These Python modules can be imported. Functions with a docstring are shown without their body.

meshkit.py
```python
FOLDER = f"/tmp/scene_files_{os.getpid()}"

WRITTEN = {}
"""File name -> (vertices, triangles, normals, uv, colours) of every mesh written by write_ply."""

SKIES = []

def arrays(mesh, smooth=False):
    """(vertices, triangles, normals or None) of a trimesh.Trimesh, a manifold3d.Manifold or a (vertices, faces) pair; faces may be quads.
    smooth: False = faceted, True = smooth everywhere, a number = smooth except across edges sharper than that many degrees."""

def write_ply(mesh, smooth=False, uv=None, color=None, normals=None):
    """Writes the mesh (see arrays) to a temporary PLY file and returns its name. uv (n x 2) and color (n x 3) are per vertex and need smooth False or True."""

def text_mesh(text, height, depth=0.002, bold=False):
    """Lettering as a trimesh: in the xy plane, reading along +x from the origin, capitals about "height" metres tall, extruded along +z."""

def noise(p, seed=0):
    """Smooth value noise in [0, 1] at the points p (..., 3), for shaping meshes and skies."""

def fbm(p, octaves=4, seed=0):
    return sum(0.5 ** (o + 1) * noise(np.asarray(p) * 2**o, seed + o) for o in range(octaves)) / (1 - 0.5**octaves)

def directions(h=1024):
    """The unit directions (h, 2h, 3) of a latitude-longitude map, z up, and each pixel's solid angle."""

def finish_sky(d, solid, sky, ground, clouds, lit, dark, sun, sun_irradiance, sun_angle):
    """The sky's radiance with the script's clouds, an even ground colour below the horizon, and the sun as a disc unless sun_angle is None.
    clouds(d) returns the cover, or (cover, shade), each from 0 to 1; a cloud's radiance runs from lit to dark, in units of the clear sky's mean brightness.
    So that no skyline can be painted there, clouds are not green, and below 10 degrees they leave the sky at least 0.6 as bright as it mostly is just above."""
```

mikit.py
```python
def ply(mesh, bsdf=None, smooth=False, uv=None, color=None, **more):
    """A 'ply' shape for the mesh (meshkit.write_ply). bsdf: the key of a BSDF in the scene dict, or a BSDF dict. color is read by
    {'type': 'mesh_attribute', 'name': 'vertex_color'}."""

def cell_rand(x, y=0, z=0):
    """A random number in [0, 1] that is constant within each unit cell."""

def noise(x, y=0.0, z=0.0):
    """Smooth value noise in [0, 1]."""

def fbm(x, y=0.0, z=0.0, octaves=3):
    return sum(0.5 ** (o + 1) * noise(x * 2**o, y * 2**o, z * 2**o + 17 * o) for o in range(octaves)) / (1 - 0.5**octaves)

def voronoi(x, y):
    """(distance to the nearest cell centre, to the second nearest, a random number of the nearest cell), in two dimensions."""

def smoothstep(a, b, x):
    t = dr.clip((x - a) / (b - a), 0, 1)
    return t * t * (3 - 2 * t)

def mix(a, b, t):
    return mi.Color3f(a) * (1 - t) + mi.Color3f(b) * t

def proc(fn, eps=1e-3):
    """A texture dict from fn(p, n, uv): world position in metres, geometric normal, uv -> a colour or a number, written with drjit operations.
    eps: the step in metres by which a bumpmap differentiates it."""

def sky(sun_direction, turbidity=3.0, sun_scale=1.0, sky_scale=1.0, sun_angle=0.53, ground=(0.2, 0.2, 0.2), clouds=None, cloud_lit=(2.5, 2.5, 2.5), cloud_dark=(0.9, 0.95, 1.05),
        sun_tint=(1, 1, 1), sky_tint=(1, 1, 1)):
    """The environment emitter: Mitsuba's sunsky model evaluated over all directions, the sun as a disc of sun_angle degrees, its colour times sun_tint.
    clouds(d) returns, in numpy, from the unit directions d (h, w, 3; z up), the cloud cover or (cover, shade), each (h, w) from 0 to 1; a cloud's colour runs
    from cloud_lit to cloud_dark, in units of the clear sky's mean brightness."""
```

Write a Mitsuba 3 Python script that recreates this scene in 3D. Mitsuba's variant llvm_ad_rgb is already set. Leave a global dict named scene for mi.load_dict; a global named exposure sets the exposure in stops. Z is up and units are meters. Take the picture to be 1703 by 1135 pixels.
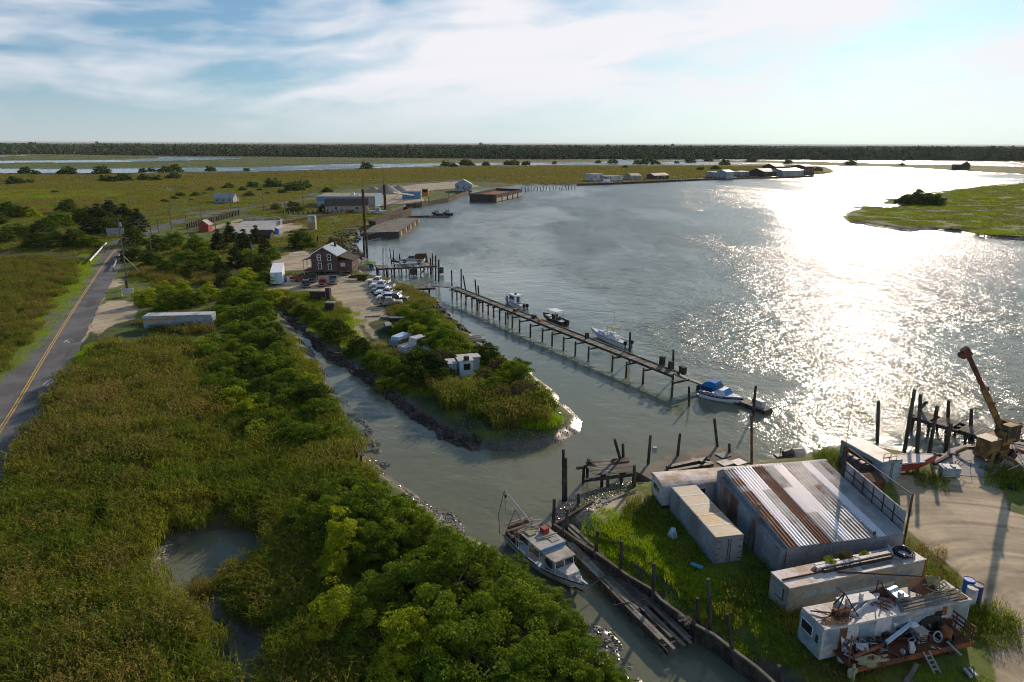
import math, random, numpy as np, trimesh, shapely, drjit as dr, mitsuba as mi, mikit, meshkit
from shapely.geometry import Polygon, LineString, Point
T = mi.ScalarTransform4f
scene, labels = {}, {}

# ------------------------------------------------------------------ camera, sky, exposure
EYE_Z, FOCAL, PITCH, ROLL = 34.0, 1135.3, math.radians(16.11), math.radians(0.2)
fw = np.array([0, math.cos(PITCH), -math.sin(PITCH)])
rt, up = np.array([1.0, 0, 0]), np.array([0, math.sin(PITCH), math.cos(PITCH)])
rt, up = rt * math.cos(ROLL) + up * math.sin(ROLL), up * math.cos(ROLL) - rt * math.sin(ROLL)
scene['camera'] = {'type': 'perspective', 'fov': 2 * math.degrees(math.atan(0.75)), 'fov_axis': 'x', 'near_clip': 0.5, 'far_clip': 30000.0,
                   'to_world': T().look_at(origin=[0, 0, EYE_Z], target=[fw[0], fw[1], EYE_Z + fw[2]], up=up.tolist())}
SUN_AZ, SUN_EL = math.radians(27.5), math.radians(20.5)
SUN = [math.sin(SUN_AZ) * math.cos(SUN_EL), math.cos(SUN_AZ) * math.cos(SUN_EL), math.sin(SUN_EL)]

def cirrus(d):
    az = np.degrees(np.arctan2(d[..., 0], d[..., 1])); el = np.degrees(np.arcsin(np.clip(d[..., 2], -1, 1)))
    q = np.stack([az / 17 + el / 8, el / 5.2 - az / 34, az * 0], -1)        # wisps drawn out from lower left to upper right
    warp = meshkit.fbm(q * 0.9 + 11, 4, 5)
    a = meshkit.fbm(np.stack([q[..., 0] * 0.8 + warp * 1.8, q[..., 1] * 1.3 + warp * 1.2, q[..., 2]], -1), 5, 1)
    b = meshkit.fbm(np.stack([q[..., 0] * 1.5 + q[..., 1] * 1.2, q[..., 1] * 4.5 + warp * 4, q[..., 2] + 3], -1), 6, 9)
    veil = 0.58 + 0.22 * np.tanh((az + 12) / 14) - 0.5 * np.clip((el - 8) / 10, 0, 1) * (1 - 0.5 * np.clip((az + 5) / 30, 0, 1)) - 0.35 * np.clip((el - 20) / 14, 0, 1)   # the veil thickens to the right, round the sun
    c = veil + 1.9 * (a - 0.5) + 1.0 * (b - 0.5)
    c = np.clip((c - 0.18) / 0.62, 0, 1)
    low = np.clip(1 - el / 5.0, 0, 1)                         # pale haze lies along the horizon
    c = c * (1 - low) + low * 0.42
    return 0.92 * c, np.clip(0.10 + 0.8 * (0.5 - b), 0, 0.5)

scene['sky'] = mikit.sky(SUN, turbidity=2.3, sun_scale=1.5, sky_scale=1.35, clouds=cirrus, cloud_lit=(4.6, 4.5, 4.65), cloud_dark=(4.1, 4.15, 4.4), sky_tint=(0.73, 0.93, 1.15), sun_tint=(0.93, 1.0, 1.32), ground=(0.12, 0.13, 0.1))
exposure = 1.28

# ------------------------------------------------------------------ helpers
def G(px, py, z=0.0):                                          # ground point at height z seen at this place of the photograph
    d = fw + rt * ((px - 851.5) / FOCAL) - up * ((py - 567.5) / FOCAL)
    t = (z - EYE_Z) / d[2]
    return np.array([d[0] * t, d[1] * t, z])
def Gs(pts, z=0.0): return np.array([G(x, y, z)[:2] for x, y in pts])
def poly(pts, z=0.0): return Polygon(Gs(pts, z)).buffer(0)
rng = np.random.default_rng(7)
_count = {}
def numbered(name):
    n = _count.get(name, 0); _count[name] = n + 1
    return name if n == 0 else f'{name}_{n:03d}'
def thing(name, label=None, cat=None, group=None, kind=None):
    key = numbered(name)
    if label or cat or kind:
        labels[key] = {k: v for k, v in (('label', label), ('category', cat), ('group', group), ('kind', kind)) if v}
    return key
def put(key, shape, tw=None, **lab):
    scene[key] = {**shape, 'to_world': tw} if tw is not None else shape
    if lab: labels[key] = lab
    return key
def part(parent, name, shape, tw=None, label=None, kind=None):
    key = numbered(f'{parent}__{name}')
    scene[key] = {**shape, 'to_world': tw} if tw is not None else shape
    l = {k: v for k, v in (('label', label), ('kind', kind)) if v}
    if l: labels[key] = l
    return key
def at(x, y, z=0.0, rz=0.0, s=1.0, tilt=None):
    m = T().translate([float(x), float(y), float(z)])
    if tilt: m = m @ T().rotate([float(tilt[0]), float(tilt[1]), 0], float(tilt[2]))
    return m @ T().rotate([0, 0, 1], math.degrees(rz)) @ T().scale(s if isinstance(s, list) else [s, s, s])

class MB:                                                      # collects faces of one mesh, in a local frame
    def __init__(self, origin=(0, 0, 0), rz=0.0):
        self.v, self.f, self.n = [], [], 0
        c, s = math.cos(rz), math.sin(rz)
        self.R, self.o = np.array([[c, -s, 0], [s, c, 0], [0, 0, 1.0]]), np.array(origin, float)
    def raw(self, v, f):
        v = np.asarray(v, float) @ self.R.T + self.o
        self.v.append(v); self.f.append(np.asarray(f, int) + self.n); self.n += len(v)
        return self
    def box(self, x0, x1, y0, y1, z0, z1):
        v = [(x, y, z) for x in (x0, x1) for y in (y0, y1) for z in (z0, z1)]
        return self.raw(v, [[0, 1, 3], [0, 3, 2], [4, 6, 7], [4, 7, 5], [0, 4, 5], [0, 5, 1], [2, 3, 7], [2, 7, 6], [0, 2, 6], [0, 6, 4], [1, 5, 7], [1, 7, 3]])
    def bar(self, p, q, w, h=None, upv=(0, 0, 1)):            # a beam of w across and h high from p to q
        h = h or w
        p, q = np.asarray(p, float), np.asarray(q, float); d = q - p; d /= np.linalg.norm(d) + 1e-9
        a = np.cross(d, upv); 
        if np.linalg.norm(a) < 1e-3: a = np.cross(d, (1, 0, 0))
        a /= np.linalg.norm(a); b = np.cross(a, d)
        v = [e + a * (w / 2 * i) + b * (h / 2 * j) for e in (p, q) for i in (-1, 1) for j in (-1, 1)]
        return self.raw(v, [[0, 1, 3], [0, 3, 2], [4, 6, 7], [4, 7, 5], [0, 4, 5], [0, 5, 1], [2, 3, 7], [2, 7, 6], [0, 2, 6], [0, 6, 4], [1, 5, 7], [1, 7, 3]])
    def cyl(self, p, q, r0, r1=None, n=8, cap=True):
        r1 = r0 if r1 is None else r1
        p, q = np.asarray(p, float), np.asarray(q, float); d = q - p; d /= np.linalg.norm(d) + 1e-9
        a = np.cross(d, (0, 0, 1) if abs(d[2]) < 0.9 else (1, 0, 0)); a /= np.linalg.norm(a); b = np.cross(d, a)
        t = np.arange(n) * 2 * math.pi / n; ring = np.cos(t)[:, None] * a + np.sin(t)[:, None] * b
        v = np.vstack([p + ring * r0, q + ring * r1, [p], [q]]); i = np.arange(n); j = (i + 1) % n
        f = np.vstack([np.stack([i, j, j + n], 1), np.stack([i, j + n, i + n], 1)])
        if cap: f = np.vstack([f, np.stack([j, i, i * 0 + 2 * n], 1), np.stack([i + n, j + n, i * 0 + 2 * n + 1], 1)])
        return self.raw(v, f)
    def tube(self, pts, r, n=5):
        pts = [np.asarray(p, float) for p in pts]
        for p, q in zip(pts, pts[1:]): self.cyl(p, q, r, r, n, cap=False)
        return self
    def quad(self, a, b, c, d): return self.raw([a, b, c, d], [[0, 1, 2], [0, 2, 3]])
    def prism(self, pts, x0, x1, axis='x'):                   # polygon (u, v) drawn in the plane across the axis, extruded x0..x1
        m = trimesh.creation.extrude_polygon(Polygon(pts), x1 - x0, engine='earcut'); v = np.array(m.vertices)
        if axis == 'x': v = np.stack([v[:, 2] + x0, v[:, 0], v[:, 1]], 1)
        elif axis == 'y': v = np.stack([v[:, 0], x1 - v[:, 2], v[:, 1]], 1)
        else: v[:, 2] += x0
        return self.raw(v, m.faces)
    def loft(self, rings, closed=False, caps=False):          # rings: (k, n, 3)
        r = np.asarray(rings, float); k, n = r.shape[:2]; f = []
        for a in range(k - 1):
            for b in range(n if closed else n - 1):
                i, j = a * n + b, a * n + (b + 1) % n
                f += [[i, j, j + n], [i, j + n, i + n]]
        if caps:
            for a, s in ((0, -1), (k - 1, 1)):
                for b in range(1, n - 1): f.append([a * n, a * n + b, a * n + b + 1][::s])
        return self.raw(r.reshape(-1, 3), f)
    def blob(self, c, r, sub=1, amp=0.25, seed=0, squash=1.0):
        m = trimesh.creation.icosphere(subdivisions=sub, radius=1.0); v = np.array(m.vertices)
        v = v * (1 + amp * (2 * meshkit.noise(v * 1.7 + seed * 3.1 + 50, seed) - 1))[:, None] * np.asarray(r) 
        v[:, 2] *= squash
        return self.raw(v + np.asarray(c), m.faces)
    def add(self, o): self.v += o.v; self.f += [f + self.n for f in o.f]; self.n += o.n; return self
    def mesh(self): return np.vstack(self.v), np.vstack(self.f)
    def ply(self, mat, smooth=False): return mply(self.mesh(), mat, smooth)

# ------------------------------------------------------------------ materials
C3 = mi.Color3f
def mat(name, **kw): scene[name] = kw; return name
def mply(mesh, m, smooth=False, **k): return mikit.ply(mesh, 'mat_' + m, smooth, **k)
def two(name, inner): scene['mat_' + name] = {'type': 'twosided', 'bsdf': inner}; return name
def col(*c): return {'type': 'rgb', 'value': list(c)}
def plain(name, c, rough=0.7, metal=0.0, spec=0.4): return two(name, {'type': 'principled', 'base_color': col(*c), 'roughness': rough, 'metallic': metal, 'specular': spec})
def worn(name, a, b, scale=1.2, rough=0.7, metal=0.0, lo=0.4, hi=0.65, stretch=(1, 1, 1), fine=6.0):   # two tones broken up by noise
    def fn(p, n, uv):
        m = mikit.smoothstep(lo, hi, mikit.fbm(p.x * scale * stretch[0], p.y * scale * stretch[1], p.z * scale * stretch[2], 4))
        g = 0.75 + 0.5 * mikit.fbm(p.x * fine, p.y * fine, p.z * fine * 0.6, 2)
        return mikit.mix(a, b, m) * g
    return two(name, {'type': 'principled', 'base_color': mikit.proc(fn), 'roughness': rough, 'metallic': metal, 'specular': 0.4})

worn('piling_wood', (0.040, 0.032, 0.026), (0.085, 0.070, 0.056), 1.5, 0.85, stretch=(2, 2, 0.6))
worn('deck_wood', (0.135, 0.125, 0.095), (0.215, 0.205, 0.165), 0.9, 0.85)
worn('deck_wood_dark', (0.075, 0.066, 0.05), (0.15, 0.135, 0.105), 0.9, 0.85)
worn('board_pale', (0.20, 0.19, 0.16), (0.31, 0.30, 0.26), 0.9, 0.85)
worn('rust', (0.13, 0.052, 0.022), (0.055, 0.028, 0.018), 1.4, 0.85)
worn('rust_bright', (0.25, 0.085, 0.03), (0.14, 0.055, 0.028), 1.6, 0.8)
worn('white_worn', (0.50, 0.51, 0.50), (0.27, 0.26, 0.22), 0.55, 0.6, lo=0.5, hi=0.8)
worn('roof_stained', (0.62, 0.57, 0.53), (0.34, 0.25, 0.16), 0.6, 0.7, lo=0.45, hi=0.7)
worn('roof_tan', (0.40, 0.36, 0.25), (0.46, 0.30, 0.11), 0.6, 0.6, lo=0.5, hi=0.7)
worn('beige_panel', (0.34, 0.32, 0.27), (0.25, 0.235, 0.2), 0.5, 0.6, lo=0.45, hi=0.75)
worn('pale_blue_panel', (0.28, 0.36, 0.41), (0.20, 0.25, 0.28), 0.7, 0.6)
worn('grey_siding', (0.30, 0.315, 0.33), (0.20, 0.19, 0.185), 0.5, 0.65, stretch=(1, 1, 0.35), lo=0.45, hi=0.75)
worn('rusty_siding', (0.28, 0.27, 0.26), (0.15, 0.075, 0.045), 0.9, 0.75, stretch=(1.4, 1.4, 0.3), lo=0.35, hi=0.6)
two('zinc', {'type': 'principled', 'base_color': mikit.proc(lambda p, n, uv: mikit.mix((0.46, 0.465, 0.45), (0.30, 0.295, 0.28), mikit.smoothstep(0.4, 0.7, mikit.fbm(p.x * 0.8, p.y * 0.8, p.z, 4))) * (0.85 + 0.3 * mikit.noise(p.x * 9, p.y * 9, p.z * 9))), 'roughness': 0.55, 'metallic': 0.4, 'specular': 0.5})
plain('zinc_bright', (0.78, 0.78, 0.80), 0.45, 0.25, 0.5)
worn('zinc_rust', (0.22, 0.085, 0.04), (0.33, 0.20, 0.13), 1.1, 0.7, lo=0.5, hi=0.75, fine=9)
worn('zinc_part_rust', (0.40, 0.38, 0.35), (0.24, 0.10, 0.05), 0.9, 0.6, lo=0.42, hi=0.62)
worn('crane_yellow', (0.24, 0.145, 0.04), (0.13, 0.065, 0.028), 1.5, 0.7, lo=0.38, hi=0.66)
worn('roof_grey', (0.40, 0.395, 0.36), (0.27, 0.26, 0.21), 1.3, 0.7)
worn('hulk_deck', (0.13, 0.118, 0.088), (0.20, 0.185, 0.14), 0.7, 0.9)
worn('barge_deck', (0.19, 0.175, 0.145), (0.135, 0.12, 0.095), 0.35, 0.9)
worn('concrete', (0.40, 0.39, 0.35), (0.30, 0.29, 0.26), 0.4, 0.85)
worn('gravel', (0.33, 0.31, 0.26), (0.24, 0.22, 0.18), 0.5, 0.9)
worn('stone', (0.042, 0.035, 0.028), (0.088, 0.076, 0.062), 0.9, 0.8)
worn('shingle_brown', (0.105, 0.070, 0.062), (0.075, 0.05, 0.045), 1.6, 0.85)
two('mud_shell', {'type': 'principled', 'base_color': col(0.17, 0.16, 0.135), 'roughness': 0.22, 'specular': 0.6})
plain('roof_blue', (0.20, 0.29, 0.35), 0.5)
plain('asphalt_shingle', (0.26, 0.32, 0.36), 0.7)
plain('black_rubber', (0.018, 0.018, 0.019), 0.7)
plain('dark_metal', (0.05, 0.048, 0.046), 0.6, 0.3)
plain('dark_void', (0.012, 0.012, 0.013), 0.8)
plain('silver', (0.55, 0.56, 0.57), 0.3, 0.8)
plain('white_paint', (0.74, 0.76, 0.77), 0.4)
plain('white_gel', (0.70, 0.73, 0.75), 0.25, 0.0, 0.5)
plain('grey_paint', (0.26, 0.27, 0.28), 0.5)
plain('blue_canvas', (0.02, 0.17, 0.46), 0.8)
plain('navy', (0.02, 0.03, 0.08), 0.4)
plain('blue_drum', (0.02, 0.12, 0.42), 0.4)
plain('navy_drum', (0.03, 0.055, 0.17), 0.45)
plain('blue_paint', (0.10, 0.25, 0.42), 0.5)
plain('sky_paint', (0.42, 0.58, 0.70), 0.5)
plain('teal_board', (0.05, 0.30, 0.38), 0.6)
plain('red_paint', (0.30, 0.045, 0.035), 0.5)
plain('orange_paint', (0.55, 0.20, 0.03), 0.6)
plain('pole_wood', (0.13, 0.115, 0.095), 0.9)
plain('wire_grey', (0.16, 0.16, 0.16), 0.6, 0.3)
plain('rope_tan', (0.30, 0.29, 0.17), 0.9)
plain('net_tan', (0.34, 0.22, 0.11), 0.95)
plain('tan_wood', (0.33, 0.26, 0.16), 0.85)
plain('line_yellow', (0.55, 0.34, 0.06), 0.8)
plain('line_white', (0.55, 0.55, 0.53), 0.8)
two('glass_dark', {'type': 'principled', 'base_color': col(0.03, 0.04, 0.045), 'roughness': 0.08, 'specular': 0.7})
two('car_silver', {'type': 'principled', 'base_color': col(0.40, 0.41, 0.42), 'roughness': 0.35, 'metallic': 0.3, 'clearcoat': 0.6})
for k, c in dict(white=(0.72, 0.74, 0.76), black=(0.02, 0.02, 0.022), grey=(0.10, 0.11, 0.125), red=(0.22, 0.015, 0.015), tan=(0.30, 0.27, 0.24), blue=(0.13, 0.20, 0.27)).items():
    two('car_' + k, {'type': 'principled', 'base_color': col(*c), 'roughness': 0.3, 'specular': 0.5, 'clearcoat': 0.7})

def leafy(name, a, b, trans=0.9, scale=0.9):
    def fn(p, n, uv):
        m = mikit.fbm(p.x * scale, p.y * scale, p.z * scale, 3)
        g = mikit.noise(p.x * 5, p.y * 5, p.z * 5)
        return mikit.mix(a, b, mikit.smoothstep(0.3, 0.7, m)) * (0.7 + 0.6 * g)
    scene['mat_' + name] = {'type': 'principledthin', 'base_color': mikit.proc(fn), 'roughness': 0.85, 'diff_trans': trans, 'spec_trans': 0.0, 'eta': 1.1}
    return name
leafy('leaf_mid', (0.1003, 0.177, 0.0165), (0.1888, 0.2655, 0.026), 1.1)
leafy('leaf_dark', (0.0586, 0.1037, 0.0171), (0.1098, 0.1586, 0.0268), 1.1)
leafy('leaf_bright', (0.242, 0.319, 0.0176), (0.33, 0.374, 0.0264), 1.1)
leafy('leaf_cedar', (0.034, 0.05, 0.016), (0.06, 0.075, 0.026), 0.3)
leafy('leaf_brown', (0.143, 0.1155, 0.0495), (0.165, 0.154, 0.0495), 0.8)
leafy('reed_green', (0.1495, 0.2127, 0.023), (0.2415, 0.2587, 0.0345), 1.1, 0.28)
leafy('reed_brown', (0.275, 0.22, 0.0605), (0.198, 0.2035, 0.0418), 1.1, 0.22)
leafy('grass_bright', (0.25, 0.4, 0.014), (0.34, 0.44, 0.022), 1.1, 0.5)
leafy('forest_leaf', (0.030, 0.066, 0.026), (0.052, 0.100, 0.034), 0.4, 0.02)
plain('bark', (0.055, 0.043, 0.034), 0.9)
# ------------------------------------------------------------------ land and water
MAIN = poly([(1035, 1500), (1012, 1135), (965, 1040), (905, 975), (835, 925), (770, 890), (715, 845), (650, 800), (597, 752), (566, 690), (545, 640), (522, 590), (497, 560), (478, 535), (462, 522),
             (482, 522), (512, 556), (545, 592), (592, 617), (622, 640), (662, 668), (702, 697), (742, 727), (780, 742), (830, 750), (885, 748), (930, 737), (957, 718), (966, 700), (955, 685), (930, 670),
             (905, 640), (880, 615), (838, 597), (808, 578), (778, 552), (742, 522), (724, 498), (700, 486), (672, 472), (640, 464), (604, 458), (598, 452), (625, 449), (603, 440), (606, 428), (590, 408), (597, 396), (604, 385),
             (612, 374), (680, 343), (712, 340), (745, 333), (782, 318), (868, 309.5), (905, 308.5), (1000, 307), (1080, 303), (1200, 296), (1262, 295.5), (1330, 293), (1372, 290.5), (1388, 287.5),
             (1384, 282), (1372, 278.5), (1340, 275.5), (1280, 274), (1230, 274.5), (1150, 275.5), (1050, 275), (820, 276), (700, 278), (560, 282.5), (430, 286.5), (300, 287.5), (200, 289), (0, 289), (-500, 292), (-2500, 310), (-2500, 1500)])
CREEK = poly([(275, 962), (283, 928), (298, 906), (338, 884), (400, 876), (438, 880), (440, 902), (412, 925), (392, 945), (378, 968), (372, 990), (388, 1012), (402, 1050), (418, 1090), (432, 1140), (450, 1250), (400, 1250), (393, 1140), (375, 1085), (358, 1040), (335, 1008), (300, 988)])
YARD = poly([(1285, 1132), (1253, 1108), (1213, 1080), (1180, 1056), (1150, 1040), (1092, 997), (1080, 980), (1042, 958), (990, 922), (938, 886), (920, 880), (926, 852), (946, 833), (985, 818), (1030, 808), (1062, 806), (1090, 800),
             (1140, 790), (1190, 781), (1245, 772), (1300, 766), (1345, 757), (1390, 741), (1440, 745), (1500, 757), (1540, 772), (1556, 768), (1580, 746), (1600, 742), (1676, 732), (1710, 738), (1850, 745), (2300, 735), (2600, 1500), (1450, 1500), (1330, 1180)])
ISLE = poly([(1404, 362), (1414, 353), (1440, 347), (1480, 349.5), (1496, 345), (1492, 339), (1463, 341.5), (1470, 337), (1496, 332), (1575, 321), (1640, 312), (1703, 307), (1900, 296), (2600, 300), (2900, 470), (1800, 412), (1703, 401), (1650, 397), (1600, 388), (1540, 382), (1510, 386), (1450, 377), (1412, 370)])
STRIP = poly([(1040, 265.5), (1130, 268), (1260, 268), (1370, 270), (1430, 272), (1500, 274), (1600, 276), (1703, 279), (2400, 288), (2400, 305), (1703, 291), (1650, 288), (1570, 283.5), (1500, 279.5), (1430, 278), (1372, 276.5), (1300, 272.5), (1200, 271), (1100, 270.5)])
FOREST = poly([(-2600, 280), (0, 281), (130, 282), (250, 280), (350, 279), (430, 279), (560, 274), (760, 272), (1000, 271), (1036, 266), (1046, 263), (1160, 263.5), (1260, 263.5), (1300, 264.5), (1380, 267), (1440, 265.8), (1660, 266.8), (1703, 273), (2500, 281), (2500, 248.5), (851, 243.5), (-2600, 232)])
CH2 = poly([(-2600, 276), (0, 272.5), (33, 271.5), (202, 270.5), (329, 267), (407, 264.8), (354, 261.6), (268, 261.6), (262, 264), (207, 266.2), (0, 268), (-2600, 268)])
CH3 = poly([(-2600, 262), (0, 261.5), (22, 259.5), (60, 259), (20, 257), (0, 257), (-2600, 256)])
CH4 = poly([(66, 256.3), (112, 256.3), (108, 254), (72, 254)])
POND = poly([(272, 319), (290, 320.5), (304, 317), (302, 314), (288, 315.5)])
SLIVER = poly([(396, 294.5), (428, 294.8), (462, 294), (430, 293.2)])
LANDS = [MAIN.difference(CREEK).difference(POND).difference(SLIVER), YARD, ISLE, STRIP, FOREST.difference(CH2).difference(CH3).difference(CH4)]
LAND = shapely.union_all(LANDS)
# mud that lies bare at this low tide: (polygon, height)
SHOAL = poly([(560, 660), (585, 672), (612, 700), (640, 745), (652, 775), (640, 800), (690, 830), (760, 850), (785, 880), (770, 905), (690, 850), (600, 760)])
SHOAL2 = poly([(945, 1010), (985, 1030), (1020, 1050), (1060, 1085), (1080, 1150), (1000, 1160), (900, 1000)])
SPIT = poly([(880, 640), (930, 665), (962, 682), (975, 700), (962, 724), (925, 742), (870, 756), (815, 756), (760, 742), (760, 700)])
FLAT = poly([(556, 392), (600, 388), (606, 400), (596, 412), (604, 425), (612, 436), (600, 446), (560, 420)])
BANK = poly([(905, 905), (915, 870), (935, 840), (985, 808), (1035, 800), (1060, 800), (1040, 840), (960, 890)])

def sdist(P, x, y):
    pts = shapely.points(x, y)
    d = shapely.distance(P.boundary, pts)
    return np.where(shapely.contains_xy(P, x, y), d, -d)
def ss(a, b, x):
    t = np.clip((x - a) / (b - a), 0, 1); return t * t * (3 - 2 * t)
def ground(x, y):
    """height of the land above the river, metres"""
    x, y = np.asarray(x, float), np.asarray(y, float)
    P = np.stack([x, y, x * 0], -1)
    s = sdist(LAND, x, y) + 0.9 * (meshkit.fbm(P / 3.0, 3, 3) - 0.5) * np.clip(np.hypot(x, y) / 60, 0.6, 3)
    z = -0.9 + 2.2 * ss(-3.0, 3.2, s)
    z = z + 0.25 * (meshkit.fbm(P / 1.2, 2, 4) - 0.5) * (ss(-3, 0, s) - ss(2.5, 5, s))
    for Q, h, w in ((SHOAL, 0.02, 0.8), (SHOAL2, 0.02, 0.8), (SPIT, 0.20, 3.0), (FLAT, 0.16, 6.0), (BANK, 0.45, 3.0)):
        b = np.array(Q.bounds); near = (x > b[0] - 5) & (x < b[2] + 5) & (y > b[1] - 5) & (y < b[3] + 5)
        if near.any():
            q = sdist(Q, x[near], y[near]); Pn = P[near]
            zz = -0.9 + (0.9 + h) * ss(-1.5, w, q) + (0.75 if h < 0.1 else 0.34) * (meshkit.fbm(Pn / (1.8 if h < 0.1 else 1.0), 3, 8) - 0.5) * ss(-1.5, 0.5, q) + 0.2 * (meshkit.fbm(Pn / 4.0, 2, 6) - 0.5)
            z[near] = np.maximum(z[near], zz)
    return z
def gz(x, y): return float(ground(np.array([x]), np.array([y]))[0])

# land cover: dirt (worn, bare) and marsh (brown reed plain) weights stored as the mesh's uv
YARD_DIRT = poly([(1480, 790), (1540, 790), (1580, 770), (1620, 745), (1720, 740), (1800, 760), (1703, 800), (1660, 800), (1680, 850), (1900, 900), (2300, 1400), (1640, 1400), (1655, 1135), (1640, 1040), (1625, 985), (1560, 930), (1505, 880), (1490, 830)], 1.3)
YARD_BANK = poly([(925, 878), (935, 855), (985, 828), (1060, 812), (1085, 830), (1070, 850), (1020, 865), (985, 880), (960, 890)], 1.3)
LOT = poly([(472, 458), (510, 462), (560, 452), (600, 460), (612, 478), (640, 516), (650, 530), (622, 535), (600, 540), (575, 520), (552, 500), (530, 485), (470, 482), (430, 484), (440, 470)], 1.3)
LOT2 = poly([(450, 432), (470, 422), (510, 416), (520, 430), (520, 448), (478, 450), (455, 445)], 1.3)
RUT1 = LineString(Gs([(600, 525), (612, 545), (622, 560), (640, 578), (665, 592)], 1.3)).buffer(0.45)
RUT2 = LineString(Gs([(585, 525), (596, 550), (612, 572), (632, 592), (645, 602)], 1.3)).buffer(0.45)
DRIVE = poly([(150, 548), (162, 515), (178, 500), (222, 500), (232, 512), (225, 530), (190, 540), (165, 560)], 1.3)
DRIVE2 = poly([(182, 468), (200, 463), (206, 470), (190, 480), (180, 480)], 1.3)
FARYARD = poly([(352, 386), (380, 372), (440, 362), (530, 352), (600, 346), (680, 338), (712, 333), (690, 325), (720, 316), (800, 310), (760, 302), (640, 310), (610, 330), (520, 356), (470, 360), (400, 365), (345, 380)], 1.3).union(poly([(380, 372), (500, 368), (520, 380), (470, 395), (440, 400), (400, 392)], 1.3))
SHOULDER = LineString(Gs([(20, 800), (64, 690), (110, 606), (140, 553), (163, 505), (185, 465)], 1.3)).buffer(0.7)
DIRT = shapely.union_all([YARD_DIRT, LOT, LOT2, RUT1, RUT2, DRIVE, DRIVE2, FARYARD, YARD_BANK, SHOULDER])
MARSH = poly([(-2500, 330), (0, 318), (60, 322), (210, 318), (330, 330), (420, 322), (500, 318), (640, 306), (760, 298), (900, 306), (1190, 294), (1388, 287), (1340, 275), (1000, 274), (560, 282), (0, 288), (-2500, 300)], 1.3).union(
    poly([(0, 412), (60, 408), (135, 425), (128, 452), (60, 550), (0, 632), (-600, 1400), (-2500, 1400), (-2500, 420)], 1.3)).union(poly([(1404, 366), (1440, 375), (1510, 386), (1600, 388), (1703, 401), (2000, 430), (2000, 424), (1703, 392), (1600, 380), (1510, 378)], 1.3))
LUSH = poly([(-200, 322), (0, 318), (80, 316), (150, 318), (220, 317), (200, 326), (100, 330), (0, 332), (-200, 345)], 1.3)

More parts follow.
